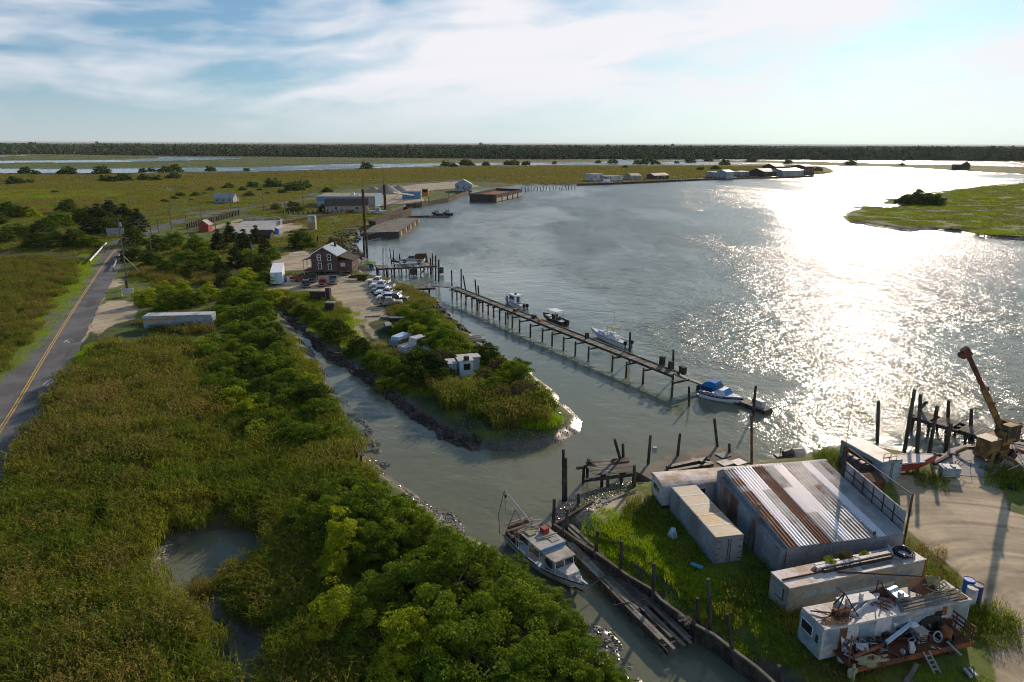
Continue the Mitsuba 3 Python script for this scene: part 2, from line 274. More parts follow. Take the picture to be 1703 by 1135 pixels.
def terrain():
    dep = np.concatenate([np.linspace(64, 42, 60)[:-1], np.linspace(42, 12, 330)[:-1], np.linspace(12, 2.2, 230)[:-1], np.linspace(2.2, 0.24, 70)])
    rr = EYE_Z / np.tan(np.radians(dep)); az = np.radians(np.linspace(-58, 58, 720))
    R, A = np.meshgrid(rr, az, indexing='ij'); X, Y = R * np.sin(A), R * np.cos(A)
    x, y = X.ravel(), Y.ravel(); z = ground(x, y); z = np.where(np.hypot(x, y) > 700, np.minimum(z, 0.6 + 0 * z) + 0.4 * (z > 0.6), z)
    n = meshkit.fbm(np.stack([x, y, 0 * x], -1) / 6.0, 3, 2) - 0.5
    w = np.clip(np.hypot(x, y) / 120, 0.5, 6)
    u = ss(-0.7, 0.7, sdist(DIRT, x, y) / w + n * 1.6)
    big = meshkit.fbm(np.stack([x, y * 0.6, 0 * x], -1) / 45.0, 4, 12) - 0.5
    v = ss(-1, 1, sdist(MARSH, x, y) / (3 * w) + 4 * n) * np.clip(0.78 + 1.5 * big, 0, 1) * (1 - ss(-1, 1, sdist(LUSH, x, y) / (3 * w) + 3 * n))
    k, m = R.shape; i = (np.arange(k - 1)[:, None] * m + np.arange(m - 1)[None]).ravel()
    f = np.vstack([np.stack([i, i + 1, i + m + 1], 1), np.stack([i, i + m + 1, i + m], 1)])
    f = f[(z[f] > -0.45).any(1)]; used = np.unique(f); new = np.zeros(len(x), int); new[used] = np.arange(len(used))
    return np.stack([x, y, z], -1)[used], new[f][:, ::-1], np.stack([u, v], -1)[used]

def ground_colour(p, n, uv):
    a, b, c = mikit.fbm(p.x * 0.35, p.y * 0.35, 0, 4), mikit.fbm(p.x * 2.3, p.y * 2.3, 5, 3), mikit.fbm(p.x * 0.035, p.y * 0.05, 2, 4)
    grass = mikit.mix((0.026, 0.045, 0.010), (0.105, 0.135, 0.016), mikit.smoothstep(0.32, 0.66, 0.5 * c + 0.5 * a))
    reed = mikit.mix((0.038, 0.033, 0.013), (0.054, 0.052, 0.018), mikit.smoothstep(0.35, 0.65, 0.6 * c + 0.4 * a))
    soil = mikit.mix((0.44, 0.37, 0.245), (0.28, 0.23, 0.15), mikit.smoothstep(0.35, 0.7, 0.6 * a + 0.4 * b))
    r_, t_ = dr.sqrt(dr.square(p.x - 40) + dr.square(p.y - 41)), dr.atan2(p.y - 41, p.x - 40)
    soil = soil * (0.6 + 0.8 * mikit.fbm(r_ * 1.9, t_ * 2.2, 6, 3))            # wheel tracks swing round the yard
    mud = mikit.mix((0.075, 0.068, 0.052), (0.13, 0.118, 0.09), b)
    land = mikit.mix(grass, reed, uv.y) * (0.7 + 0.6 * b)
    out = mikit.mix(land, soil * (0.8 + 0.4 * b), mikit.smoothstep(0.25, 0.75, uv.x + 0.5 * (b - 0.5)))
    return mikit.mix(mud, out, mikit.smoothstep(0.45, 1.0, p.z + 0.35 * (a - 0.5)))
def ground_rough(p, n, uv): return 0.30 + 0.6 * mikit.smoothstep(0.35, 0.8, p.z)
two('land', {'type': 'principled', 'base_color': mikit.proc(ground_colour), 'roughness': mikit.proc(ground_rough), 'specular': 0.4})
_v, _f, _uv = terrain()
put('ground', mply((_v, _f), 'land', True, uv=_uv), label='marsh, grass and bare earth along the tidal river', kind='structure')

# water: ripples where the wind reaches, glassy in the sheltered basin west of the long dock
DOCK_A, DOCK_B = G(742, 473), G(1280, 681)
_dn = np.array([DOCK_B[1] - DOCK_A[1], -(DOCK_B[0] - DOCK_A[0])]); _dn /= np.linalg.norm(_dn)
if _dn[0] < 0: _dn = -_dn
_L = G(1300, 640)
def wind(p):
    s = (p.x - float(DOCK_A[0])) * float(_dn[0]) + (p.y - float(DOCK_A[1])) * float(_dn[1])
    g = mikit.fbm(p.x * 0.022, p.y * 0.012, 4, 4)
    t = mikit.smoothstep(-6, 30, s + 70 * (g - 0.5))
    paws = 0.78 + 0.45 * mikit.noise(p.x * 0.10, p.y * 0.035, 8) * mikit.noise(p.x * 0.31 + 5, p.y * 0.11, 2) * 2.0
    lee = dr.exp(-dr.square((p.x - float(_L[0])) / 11) - dr.square((p.y - float(_L[1])) / 9))       # calm water in the lee of the dock end
    paws = paws * (1 - 0.85 * lee)
    return 1.42 * paws * (0.22 + 0.78 * t) * (0.62 + 0.6 * mikit.smoothstep(0.40, 0.54, g)) 
def waves(p, n, uv):
    a = mikit.noise(p.x * 0.22, p.y * 0.30 + p.x * 0.05, 1) * 0.20 + mikit.noise(p.x * 0.6 - p.y * 0.1, p.y * 0.8, 5) * 0.14 + mikit.noise(p.x * 1.7, p.y * 2.0 + p.x * 0.4, 7) * 0.068
    a = a + mikit.noise(p.x * 4.6 - p.y * 0.9, p.y * 5.2, 3) * 0.033 + mikit.noise(p.x * 11.0, p.y * 12.0, 9) * 0.014
    return a * wind(p)
def water_rough(p, n, uv): return 0.06 + 0.05 * wind(p) + 0.05 * mikit.smoothstep(150, 600, p.y)
def water_colour(p, n, uv):
    g = mikit.fbm(p.x * 0.03, p.y * 0.03, 9, 3)
    return mikit.mix((0.165, 0.178, 0.115), (0.150, 0.195, 0.165), mikit.smoothstep(60, 160, p.y)) * (0.85 + 0.3 * g)
two('water_surface', {'type': 'bumpmap', 'arbitrary': mikit.proc(waves, 0.02), 'scale': 1.0,
                      'bsdf': {'type': 'principled', 'base_color': mikit.proc(water_colour), 'roughness': mikit.proc(water_rough), 'specular': 0.22}})
W = [[-9000, -200, 0], [9000, -200, 0], [9000, 12000, 0], [-9000, 12000, 0]]
put('water', mply((np.array(W), [[0, 1, 2], [0, 2, 3]]), 'water_surface'), label='grey green tidal river and creeks glittering towards the sun', kind='structure')

# ------------------------------------------------------------------ road
def sheet(P, z, step=4.0, bumpy=0.0):
    m = trimesh.creation.triangulate_polygon(shapely.segmentize(P.simplify(0.05), step), engine='earcut')
    v, f = m
    return np.column_stack([v, np.full(len(v), z)]), f
def band(line, half, z, zb=None):                              # a strip along a polyline of world points
    L = LineString(line); P = L.buffer(half, cap_style='flat', join_style='round')
    m = trimesh.creation.extrude_polygon(P, z - (zb if zb is not None else z - 0.3), engine='earcut'); v = np.array(m.vertices); v[:, 2] += (zb if zb is not None else z - 0.3)
    return v, np.array(m.faces)
def smoothline(pts, n=40):
    from scipy.interpolate import PchipInterpolator
    p = np.asarray(pts); t = np.r_[0, np.cumsum(np.linalg.norm(np.diff(p, axis=0), axis=1))]
    s = np.linspace(0, t[-1], n); return np.stack([PchipInterpolator(t, p[:, k])(s) for k in (0, 1)], 1)
RZ = 1.42
plain('asphalt_old', (0.145, 0.146, 0.14), 0.9, 0, .15)
plain('asphalt_dark', (0.098, 0.099, 0.097), 0.9, 0, .15)
def ragged(L, half, n=1.0):
    P = shapely.segmentize(LineString(L).buffer(half, cap_style='flat'), n); c = np.array(P.exterior.coords); c = c + 0.45 * (meshkit.fbm(np.column_stack([c / 1.7, c[:, 0] * 0]), 3, 4)[:, None] - 0.5)
    return Polygon(c).buffer(0)
ROADLINE = smoothline(Gs([(-420, 1300), (-150, 935), (12, 697), (70, 600), (110, 535), (150, 473), (180, 430), (199, 408)], RZ), 60)
def asphalt(p, n, uv):
    a, b = mikit.fbm(p.x * 0.25, p.y * 0.25, 0, 4), mikit.noise(p.x * 6, p.y * 6, 1)
    return mikit.mix((0.115, 0.117, 0.115), (0.16, 0.161, 0.157), mikit.smoothstep(0.35, 0.7, a)) * (0.88 + 0.24 * b)
two('asphalt', {'type': 'principled', 'base_color': mikit.proc(asphalt), 'roughness': 0.9, 'specular': 0.15})
_rp = ragged(ROADLINE, 4.4); _m = trimesh.creation.extrude_polygon(_rp, .3, engine='earcut')
put('road', mply((np.array(_m.vertices) + [0, 0, RZ - .3], np.array(_m.faces)), 'asphalt'), label='grey two lane road with double yellow centre line', kind='structure')
def offset(line, d):
    t = np.gradient(line, axis=0); t /= np.linalg.norm(t, axis=1, keepdims=True); return line + d * np.stack([-t[:, 1], t[:, 0]], 1)
for d in (-0.16, 0.16): part('road', 'centre_line', mply(band(offset(ROADLINE, d), 0.075, RZ + 0.004, RZ - 0.05), 'line_yellow'), label='yellow painted centre line')
for pts in ([(72, 640), (79, 634), (87, 631), (89, 635), (82, 638), (77, 642), (84, 642), (90, 639)], [(106, 570), (112, 566), (118, 564), (121, 567), (115, 569), (111, 570)], [(108, 566.5), (116, 569.5)]):
    part('road', 'paint_mark', mply(band(Gs(pts, RZ), 0.07, RZ + 0.004, RZ - 0.05), 'line_white'), label='white looped utility mark painted on the asphalt')
for i, (px, py, L, w, a_) in enumerate([(52, 660, 5, 1.6, 20), (96, 600, 7, 1.3, 18), (128, 565, 4, 2.4, 20), (40, 720, 3, 1.1, 15), (150, 505, 8, 1.8, 22), (20, 745, 6, .5, 20), (112, 590, 9, .35, 19)]):
    c = G(px, py, RZ); t = np.linspace(0, 6.28, 18)[:-1]; rd = 1 + .3 * (meshkit.noise(np.column_stack([np.cos(t) * 2, np.sin(t) * 2, t * 0 + i]), i) - .5); a_ = math.radians(90 + a_ + 3)
    q = np.stack([L / 2 * np.cos(t) * rd, w / 2 * np.sin(t) * rd], 1); q = q @ np.array([[math.cos(a_), math.sin(a_)], [-math.sin(a_), math.cos(a_)]]) + c[:2]; q_ = Polygon(q).intersection(_rp.buffer(-.2))
    if not q_.is_empty: part('road', 'asphalt_patch', MB().prism(list(q_.exterior.coords)[:-1], RZ - .1, RZ + .004, 'z').ply('asphalt_dark' if i % 2 == 0 else 'asphalt_old'))
FARROAD = smoothline(Gs([(202, 404), (222, 394), (250, 384), (300, 368), (345, 357), (392, 348), (440, 341), (490, 334), (535, 328), (600, 320), (650, 312), (700, 305), (760, 300), (830, 296)], RZ), 60)
put('side_road', mply(band(FARROAD, 3.2, RZ - 0.03), 'asphalt'), label='grey road running past the storage yards towards the far shore', kind='structure')
put('side_road_001', mply(band(smoothline(Gs([(345, 357), (400, 353), (450, 346.5), (500, 343), (530, 342)], RZ), 20), 3.6, RZ - 0.036), 'asphalt'), label='short grey branch road in front of the blue warehouse', kind='structure')
put('side_road_002', mply(band(smoothline(Gs([(295, 352), (330, 345), (380, 344), (430, 339), (480, 330), (520, 322)], RZ), 20), 2.6, RZ - 0.034), 'asphalt'), label='narrow grey lane behind the roadside strip of grass', kind='structure')
# ------------------------------------------------------------------ vegetation: leaf-built crowns and blade-built patches, shared as shapegroups
def leaves(P, N, size, r, narrow=0.55):                        # a rhombic leaf at each point P, facing roughly N
    k = len(P); N = N + r.normal(0, 0.55, (k, 3)); N /= np.linalg.norm(N, axis=1, keepdims=True)
    a = np.cross(N, r.normal(0, 1, (k, 3))); a /= np.linalg.norm(a, axis=1, keepdims=True) + 1e-9; b = np.cross(N, a)
    s = (size * r.uniform(0.6, 1.3, k))[:, None]
    v = np.stack([P - a * s, P + b * s * narrow - a * s * .1, P + a * s, P - b * s * narrow - a * s * .1], 1).reshape(-1, 3)
    i = np.arange(k)[:, None] * 4
    return v, np.vstack([i + [0, 1, 2], i + [0, 2, 3]])
def crown(seed, rx, rz, clumps, per, leaf, base=0.15, ragged=0.4, point=0.0, cs=0.30, flat=0.0):
    """leaf clumps spread through an uneven crown of radius rx and height rz that starts at base*rz above the ground"""
    r = np.random.default_rng(seed)
    d = r.normal(0, 1, (clumps, 3)); d /= np.linalg.norm(d, axis=1, keepdims=True); d[:, 2] = np.where(d[:, 2] < -0.35, -d[:, 2], d[:, 2])
    lump = 1 + ragged * (2 * meshkit.fbm(d * 1.6 + seed * 7.7, 3, seed) - 1)
    q = r.uniform(0.35, 1.0, clumps) ** 0.5 * lump
    h = 0.5 * rz * (1 - base)
    if base <= 0.05: d[:, 2] = np.abs(d[:, 2]); C = d * q[:, None] * [rx, rx, rz * 0.86]
    else: C = d * q[:, None] * [rx, rx, h]; C[:, 2] += base * rz + h
    if point: C[:, :2] *= (1 - point * np.clip(C[:, 2] / rz, 0, 1))[:, None]
    cr = cs * rx * r.uniform(0.6, 1.25, clumps)
    o = r.normal(0, 1, (clumps, per, 3)); o /= np.linalg.norm(o, axis=2, keepdims=True)
    o[..., 2] = np.abs(o[..., 2]) * 0.9 - 0.25
    rad = cr[:, None, None] * r.uniform(0.3, 1.0, (clumps, per, 1)) ** 0.6
    P = (C[:, None] + o * rad * [1, 1, 0.75]).reshape(-1, 3); P[:, 2] = np.maximum(P[:, 2], 0.05)
    N = (o + 0.5 * d[:, None] + [0, 0, 0.35]).reshape(-1, 3)
    return leaves(P, N, leaf, r)
def woody(seed, rx, rz, stems=1, r0=0.12):
    r = np.random.default_rng(seed + 100); m = MB()
    for s in range(stems):
        a = r.uniform(0, 6.28); lean = np.array([math.cos(a), math.sin(a), 0]) * (0.12 if stems == 1 else 0.5) * rx
        p0 = np.array([0, 0, -0.3]) + lean * 0.2; p1 = lean * 0.5 + [0, 0, rz * 0.4]; p2 = lean + [0, 0, rz * 0.66]
        m.cyl(p0, p1, r0, r0 * 0.7, 6, False); m.cyl(p1, p2, r0 * 0.7, r0 * 0.25, 5, False)
        for k in range(5):
            a = r.uniform(0, 6.28); t = r.uniform(0.1, 0.9); q = p1 + (p2 - p1) * t
            e = q + np.array([math.cos(a) * rx * 0.42, math.sin(a) * rx * 0.42, rz * r.uniform(0.02, 0.14)])
            m.cyl(q, e, r0 * 0.42, r0 * 0.12, 4, False)
    return m
def group(name, shape):
    scene[name] = {'type': 'shapegroup', 'shape': shape}; return name
def inst(key, g, tw): scene[key] = {'type': 'instance', 'to_world': tw, 'of': {'type': 'ref', 'id': g}}

KIND = {}                                                      # kind -> (crown groups, trunk groups, radius, height)
def kind(name, leafmat, n, rx, rz, clumps, per, leaf, stems=1, r0=0.12, **kw):
    KIND[name] = ([group(f'crown_{name}_{i}', mply(crown(hash_(name) + i, rx, rz, clumps, per, leaf, **kw), leafmat)) for i in range(n)],
                  [group(f'wood_{name}_{i}', woody(hash_(name) + i, rx, rz, stems, r0).ply('bark')) for i in range(2)], rx, rz)
def hash_(s): return sum(ord(c) * (i + 3) for i, c in enumerate(s)) % 9973
kind('near_mid', 'leaf_mid', 4, 3.5, 5.5, 135, 150, 0.105, 3, base=0.02, cs=0.21, ragged=0.6)
kind('near_bright', 'leaf_bright', 3, 1.6, 4.6, 70, 70, 0.085, 1, 0.06, base=0.12, cs=0.33, ragged=0.7)
kind('mid', 'leaf_mid', 4, 2.6, 4.4, 110, 70, 0.13, 3, base=0.0, cs=0.30)
kind('midbright', 'leaf_bright', 3, 2.4, 3.8, 90, 60, 0.13, 3, 0.08, base=0.0, cs=0.30, ragged=0.5)
kind('dark', 'leaf_dark', 4, 3.2, 5.6, 110, 70, 0.17, 2, base=0.0, cs=0.3)
kind('cedar', 'leaf_cedar', 3, 2.6, 7.6, 130, 70, 0.16, 1, 0.16, base=0.03, cs=0.27, point=0.72, ragged=0.3)
kind('brown', 'leaf_brown', 2, 2.4, 3.6, 90, 60, 0.11, 3, 0.07, base=0.0, cs=0.28)
kind('far', 'leaf_dark', 3, 4.0, 5.0, 70, 40, 0.42, 1, 0.2, base=0.0, cs=0.33)

ADJ = {'mid': 'mid green leafy', 'midbright': 'bright yellow green', 'dark': 'dark green', 'cedar': 'dark conical evergreen', 'brown': 'brownish', 'near_mid': 'small leaved green', 'far': 'dark'}
def spot(px, cuts, words): return words[sum(px >= c for c in cuts)]
PX = {}
def plant(px, py, k, rx, h, name, label, cat, grp=None, zc=0.5, z0=None):
    """a tree or bush whose crown centre shows at this place of the photograph"""
    cg, wg, r0, h0 = KIND[k]; x, y, _ = G(px, py, 1.2 + zc * h)
    z = max(gz(x, y), 0.1) if z0 is None else z0
    key = thing(name, label, cat, grp)
    tw = at(x, y, z - 0.05, rng.uniform(0, 6.28), [rx / r0, rx / r0, h / h0])
    PX[key] = px
    inst(key + '__crown', cg[int(rng.integers(len(cg)))], tw); inst(key + '__trunk', wg[int(rng.integers(len(wg)))], tw)
    return key

# the thicket in the foreground, on the west bank of the creek
FG = 'trees of the dense foreground thicket on the creek bank'
for px, py, rx, h in [(540, 872, 2.9, 4.6), (605, 846, 3.3, 5.6), (658, 868, 2.6, 4.6), (498, 860, 2.2, 3.6), (560, 830, 2.2, 4.2), (640, 905, 2.6, 4.4), (585, 806, 1.9, 3.0), (625, 824, 2.0, 3.2), (672, 846, 2.0, 3.2), (600, 900, 2.4, 3.6)]:
    plant(px, py, 'near_mid', rx, h, 'tree', ('dense' if rx > 2.8 else 'low') + ' leafy tree of the clump between side pool and creek, ' + spot(px, (550, 620), ('left part', 'middle', 'right part by the water')), 'tree', 'leafy trees above the side pool')
for px, py, rx, h in [(690, 965, 3.4, 5.0), (765, 955, 3.4, 5.2), (835, 1000, 3.3, 5.0), (895, 1040, 3.0, 4.6), (720, 1040, 3.4, 5.4), (800, 1060, 3.6, 5.6), (880, 1100, 3.2, 5.0), (945, 1098, 2.6, 4.2), (640, 985, 2.8, 4.4), (770, 1120, 3.6, 5.6), (850, 1150, 3.6, 5), (960, 1150, 2.8, 4.4), (620, 1050, 2.4, 3.4), (735, 905, 2.2, 3.4), (800, 940, 2.2, 3.4), (698, 880, 2.2, 3.6), (765, 918, 2.0, 3.0), (845, 962, 2.2, 3.2), (905, 1008, 2.0, 3.0), (950, 1050, 2.0, 3.0), (1000, 1110, 2.2, 3.4)]:
    plant(px, py, 'near_mid', rx, h, 'tree', 'small leaved green tree in the thicket left of the workboat, ' + ('top row' if py < 970 else 'middle rows' if py < 1070 else 'bottom row') + (' near the water' if px > 820 else ''), 'tree', FG)
for px, py, rx, h, l in [(572, 905, 1.3, 5.4, 'slender yellow green sapling rising above the foreground thicket, tallest and topmost of the bright ones'), (552, 950, 1.1, 3.4, 'small yellow green sapling just left of the tall bright sapling'),
                         (556, 1030, 1.5, 4.2, 'yellow green sapling half way down the thicket beside the narrow creek'), (672, 1075, 1.7, 4.8, 'broad yellow green sapling at the bottom of the thicket'), (715, 1098, 1.4, 3.8, 'yellow green sapling right of the broad bright one at the bottom'), (655, 1125, 1.5, 3.6, 'low yellow green sapling cut by the bottom edge of the picture')]:
    plant(px, py, 'near_bright', rx, h, 'sapling', l, 'sapling')
TH = 'bushes of the long thicket west of the creek'
for px, py, k, rx, h in [(352, 568, 'mid', 2.4, 3.4), (395, 548, 'mid', 2.8, 4.0), (440, 560, 'mid', 2.8, 4.2), (462, 585, 'mid', 2.3, 4.0), (445, 612, 'mid', 2.6, 3.8), (480, 628, 'mid', 2.2, 3.6), (415, 596, 'mid', 2.5, 3.6), (378, 612, 'mid', 2.2, 3.0), (478, 662, 'mid', 2.2, 3.2), (415, 676, 'midbright', 2.2, 3.4), (428, 715, 'midbright', 1.8, 2.8), (395, 650, 'mid', 2.0, 2.8), (505, 692, 'mid', 1.9, 2.4), (460, 690, 'mid', 2.0, 2.6), (345, 640, 'mid', 1.7, 2.2), (372, 700, 'mid', 1.6, 2.0),
                         (320, 492, 'mid', 3.0, 4.4), (350, 482, 'midbright', 2.6, 4.4), (385, 492, 'mid', 3.0, 4.8), (420, 492, 'mid', 3.2, 4.8), (436, 512, 'mid', 2.8, 4.4), (398, 520, 'mid', 2.8, 4.0), (365, 518, 'mid', 2.4, 3.2), (430, 540, 'mid', 2.6, 3.8), (300, 478, 'midbright', 2.6, 4.0), (455, 490, 'midbright', 2.6, 4.0), (375, 530, 'midbright', 2.0, 2.8)]:
    plant(px, py, k, rx, h, 'bush', ADJ[k] + ' bush of the thicket west of the creek, ' + ('beside the pale blue trailer' if py < 530 else 'upper half' if py < 625 else 'lower half'), 'bush', TH + (', by the trailer' if py < 530 else ', upper' if py < 625 else ', lower'))
for px, py, k, rx, h, l in [(243, 492, 'midbright', 2.8, 4.2, 'round bright green bush left half of the pair behind the white roadside board'), (284, 495, 'mid', 3.2, 4.6, 'round green bush right half of the pair above the pale blue trailer'), (268, 478, 'midbright', 2.6, 3.8, 'bright green bush behind the pair by the roadside board')]:
    plant(px, py, k, rx, h, 'bush', l, 'bush')
TZ = poly([(335, 592), (420, 562), (455, 560), (478, 580), (512, 645), (545, 700), (560, 735), (500, 745), (430, 730), (400, 700), (375, 670), (352, 640)], 1.3); _r = np.random.default_rng(77); _t = []
for _ in range(4000):
    q = np.array([_r.uniform(TZ.bounds[0], TZ.bounds[2]), _r.uniform(TZ.bounds[1], TZ.bounds[3])])
    if not TZ.contains(Point(q)) or any(np.hypot(*(q - o)) < 3.5 for o in _t): continue
    _t.append(q)
def pix(x, y, z):
    q = np.array([x, y, z - EYE_Z]); return 851.5 + FOCAL * (q @ rt) / (q @ fw), 567.5 - FOCAL * (q @ up) / (q @ fw)
for q in _t:
    k = ('mid', 'mid', 'dark', 'mid', 'midbright', 'mid')[int(_r.integers(6))]; h = _r.uniform(2.4, 4.0); px, py = pix(q[0], q[1], 1.2 + h / 2)
    plant(px, py, k, _r.uniform(1.3, 3.1), h, 'bush', ADJ[k] + ' bush in the thicket above the oyster shoal, ' + ('at the water' if px > 520 else 'upper part' if py < 640 else 'lower part' if py > 720 else 'middle'), 'bush', 'bushes of the thicket above the oyster shoal')
# trees between road and yards
for px, py, k, rx, h, l in [(222, 392, 'dark', 4.2, 6.6, 'dark tree leaning over the road end beside the guy wired pole'), (218, 420, 'dark', 3.4, 5, 'dark bush at the road end right of the guard rail'),
                            (500, 396, 'dark', 4.6, 6.4, 'spreading olive green tree behind the brown house, near the blue portable toilet'), (556, 400, 'brown', 2.6, 4.6, 'brownish shrub on the bank behind the brown house'), (1530, 327, 'far', 7.5, 9.0, 'dark wind shaped thicket on the grassy point across the river, middle one'), (1505, 331, 'far', 4.6, 6.4, 'left end of the dark thicket on the grassy point across the river'), (1555, 331, 'far', 5.5, 7.0, 'right end of the dark thicket on the grassy point across the river')]:
    plant(px, py, k, rx, h, 'tree', l, 'tree')
RB = 'trees and bushes of the copse between the road and the parking lot'
for px, py, k, rx, h in [(252, 428, 'dark', 3.4, 5), (262, 404, 'dark', 3.4, 5.6), (288, 396, 'mid', 3.6, 6), (305, 425, 'mid', 3.6, 5.6), (325, 402, 'mid', 3.8, 6.2), (345, 424, 'mid', 3.4, 5), (280, 442, 'dark', 3, 4), (320, 446, 'dark', 3.2, 4.4), (362, 396, 'cedar', 3.0, 8), (382, 384, 'cedar', 2.8, 8.4), (404, 396, 'cedar', 3, 8), (424, 388, 'cedar', 2.6, 7.6), (440, 405, 'cedar', 2.6, 6.6), (390, 425, 'cedar', 3, 7), (415, 426, 'mid', 3.2, 5.6), (436, 436, 'dark', 3, 5), (365, 442, 'cedar', 2.4, 5.6), (412, 458, 'midbright', 3.2, 4.6), (395, 470, 'midbright', 2.8, 4.0), (440, 462, 'mid', 2.6, 4), (375, 462, 'dark', 2.6, 3.6), (350, 445, 'mid', 2.6, 3.8), (452, 420, 'mid', 2.6, 4.0), (425, 478, 'mid', 2.8, 4)]:
    plant(px, py, k, rx, h, 'tree', ADJ[k] + ' tree of the copse between road and parking lot, ' + spot(px, (340, 400), ('left part', 'middle', 'right part')), 'tree', RB)
LW = 'trees and bushes of the dark wood left of the road end'
for px, py, k, rx, h in [(70, 376, 'dark', 5, 7), (98, 362, 'mid', 5, 7.5), (128, 394, 'dark', 4.4, 6.4), (60, 398, 'dark', 4.4, 5.4), (92, 398, 'dark', 4.4, 5.6), (150, 400, 'mid', 3.6, 5), (8, 346, 'dark', 6, 7), (30, 350, 'dark', 5.5, 6.5), (22, 384, 'dark', 5.5, 5.4), (50, 352, 'midbright', 4, 5.4), (110, 342, 'dark', 5, 7), (135, 356, 'dark', 5, 7.4), (160, 352, 'cedar', 5.4, 9.5), (182, 346, 'cedar', 5.4, 10), (205, 352, 'cedar', 5, 9.5), (226, 360, 'cedar', 4.6, 8.6), (150, 372, 'cedar', 4.8, 8), (196, 368, 'dark', 5, 7), (176, 374, 'dark', 4.5, 6.6), (-20, 360, 'dark', 6, 7), (222, 372, 'cedar', 4, 7), (0, 392, 'dark', 5, 5)]:
    plant(px, py, k, rx, h, 'tree', ADJ[k] + ' tree of the wood left of the road end, ' + spot(px, (55, 140), ('at the frame edge', 'middle', 'nearest the road')), 'tree', LW)
# the peninsula
PN = 'bushes growing over the peninsula between the creek and the long dock'
for px, py, k, rx, h in [(482, 498, 'brown', 2, 2.6), (503, 512, 'dark', 2.2, 3), (524, 520, 'mid', 2.0, 2.8), (560, 546, 'dark', 2.8, 3.6), (540, 536, 'mid', 2.2, 2.8), (597, 573, 'dark', 2.2, 3), (622, 592, 'mid', 2.2, 3), (648, 603, 'mid', 2.2, 3), (640, 625, 'midbright', 1.6, 2), (676, 630, 'midbright', 1.8, 2.4), (700, 600, 'dark', 3.2, 4.6), (722, 606, 'cedar', 3.0, 4.6), (738, 592, 'brown', 2.2, 3.6), (690, 622, 'dark', 2.4, 3.4),
                         (690, 528, 'mid', 2.8, 4.2), (712, 536, 'mid', 3, 4.4), (734, 550, 'mid', 3, 4.6), (752, 566, 'mid', 2.8, 4.4), (700, 552, 'midbright', 2.6, 3.6), (722, 566, 'mid', 2.8, 4.4), (668, 545, 'mid', 2.0, 2.6), (742, 578, 'mid', 2.6, 4.0), (690, 510, 'mid', 1.8, 1.6), (706, 516, 'brown', 1.8, 1.8), (718, 524, 'dark', 1.7, 2.0), (806, 584, 'dark', 2.4, 3.4), (830, 600, 'brown', 1.8, 2.6), (806, 622, 'brown', 1.6, 2.4), (858, 614, 'mid', 2.8, 4.6), (876, 646, 'brown', 3.0, 3.8), (847, 655, 'brown', 2.4, 3.2), (818, 646, 'mid', 2.6, 3.2), (897, 664, 'mid', 2.2, 2.8), (782, 652, 'midbright', 1.8, 2.4), (846, 630, 'midbright', 1.8, 3.0), (742, 628, 'dark', 1.9, 2.6), (668, 520, 'mid', 1.6, 2.0)]:
    plant(px, py, k, rx, h, 'bush', ADJ[k] + ' bush on the overgrown peninsula, ' + spot(px, (580, 660, 760), ('by the creek head', 'beside the wheel ruts', 'middle between the derelict boats and the dock' if py < 585 else 'middle on the rocky creek side', 'at the tip past the blue shed')), 'bush', PN)
# scattered far bushes of the marsh
FB = 'far bushes dotted over the marsh'
_r = np.random.default_rng(21)
for px, py in [(44, 287), (60, 288), (112, 288), (170, 287), (238, 285), (252, 284), (275, 285), (290, 284), (350, 283), (410, 283), (176, 300), (188, 301), (205, 300), (240, 298), (260, 299), (289, 296), (50, 303), (25, 305), (92, 320), (300, 325), (325, 325), (340, 322), (290, 330), (318, 333), (275, 335), (350, 316), (380, 312), (404, 316), (420, 310), (432, 316), (455, 310), (470, 320), (445, 322), (490, 316), (505, 312), (415, 325), (545, 318), (610, 279), (742, 275), (755, 276), (775, 274), (785, 274), (808, 274), (845, 273), (855, 273), (875, 273), (922, 271), (995, 269.5), (1020, 270), (1060, 271), (1078, 268), (1070, 272), (1090, 272), (1125, 270), (1148, 268), (1178, 267), (1250, 268), (1205, 273), (1165, 282), (1190, 281), (1040, 278), (1280, 282), (1300, 281), (1320, 280), (1340, 281), (1360, 283), (1310, 285), (1500, 274), (1415, 273), (1310, 270)]:
    x, y, _ = G(px, py + 1.5, 1.2); sz = _r.uniform(0.5, 1.15) * (1.0 if y < 500 else 1.5 + y / 900)
    key = thing('far_bush', 'dark far off bush on the marsh, ' + spot(px, (150, 300, 430, 700, 900, 1100, 1300), ('at the far left', 'left, behind the wood', 'left of the warehouse', 'behind the warehouse', 'along the middle channel', 'right of the middle channel', 'above the far quay', 'around the far point')), 'bush', FB); PX[key] = px
    tw = at(x, y, 0.9, _r.uniform(0, 6), [0.8 * sz, 0.8 * sz, 0.7 * sz])
    inst(key + '__crown', KIND['far'][0][int(_r.integers(3))], tw)

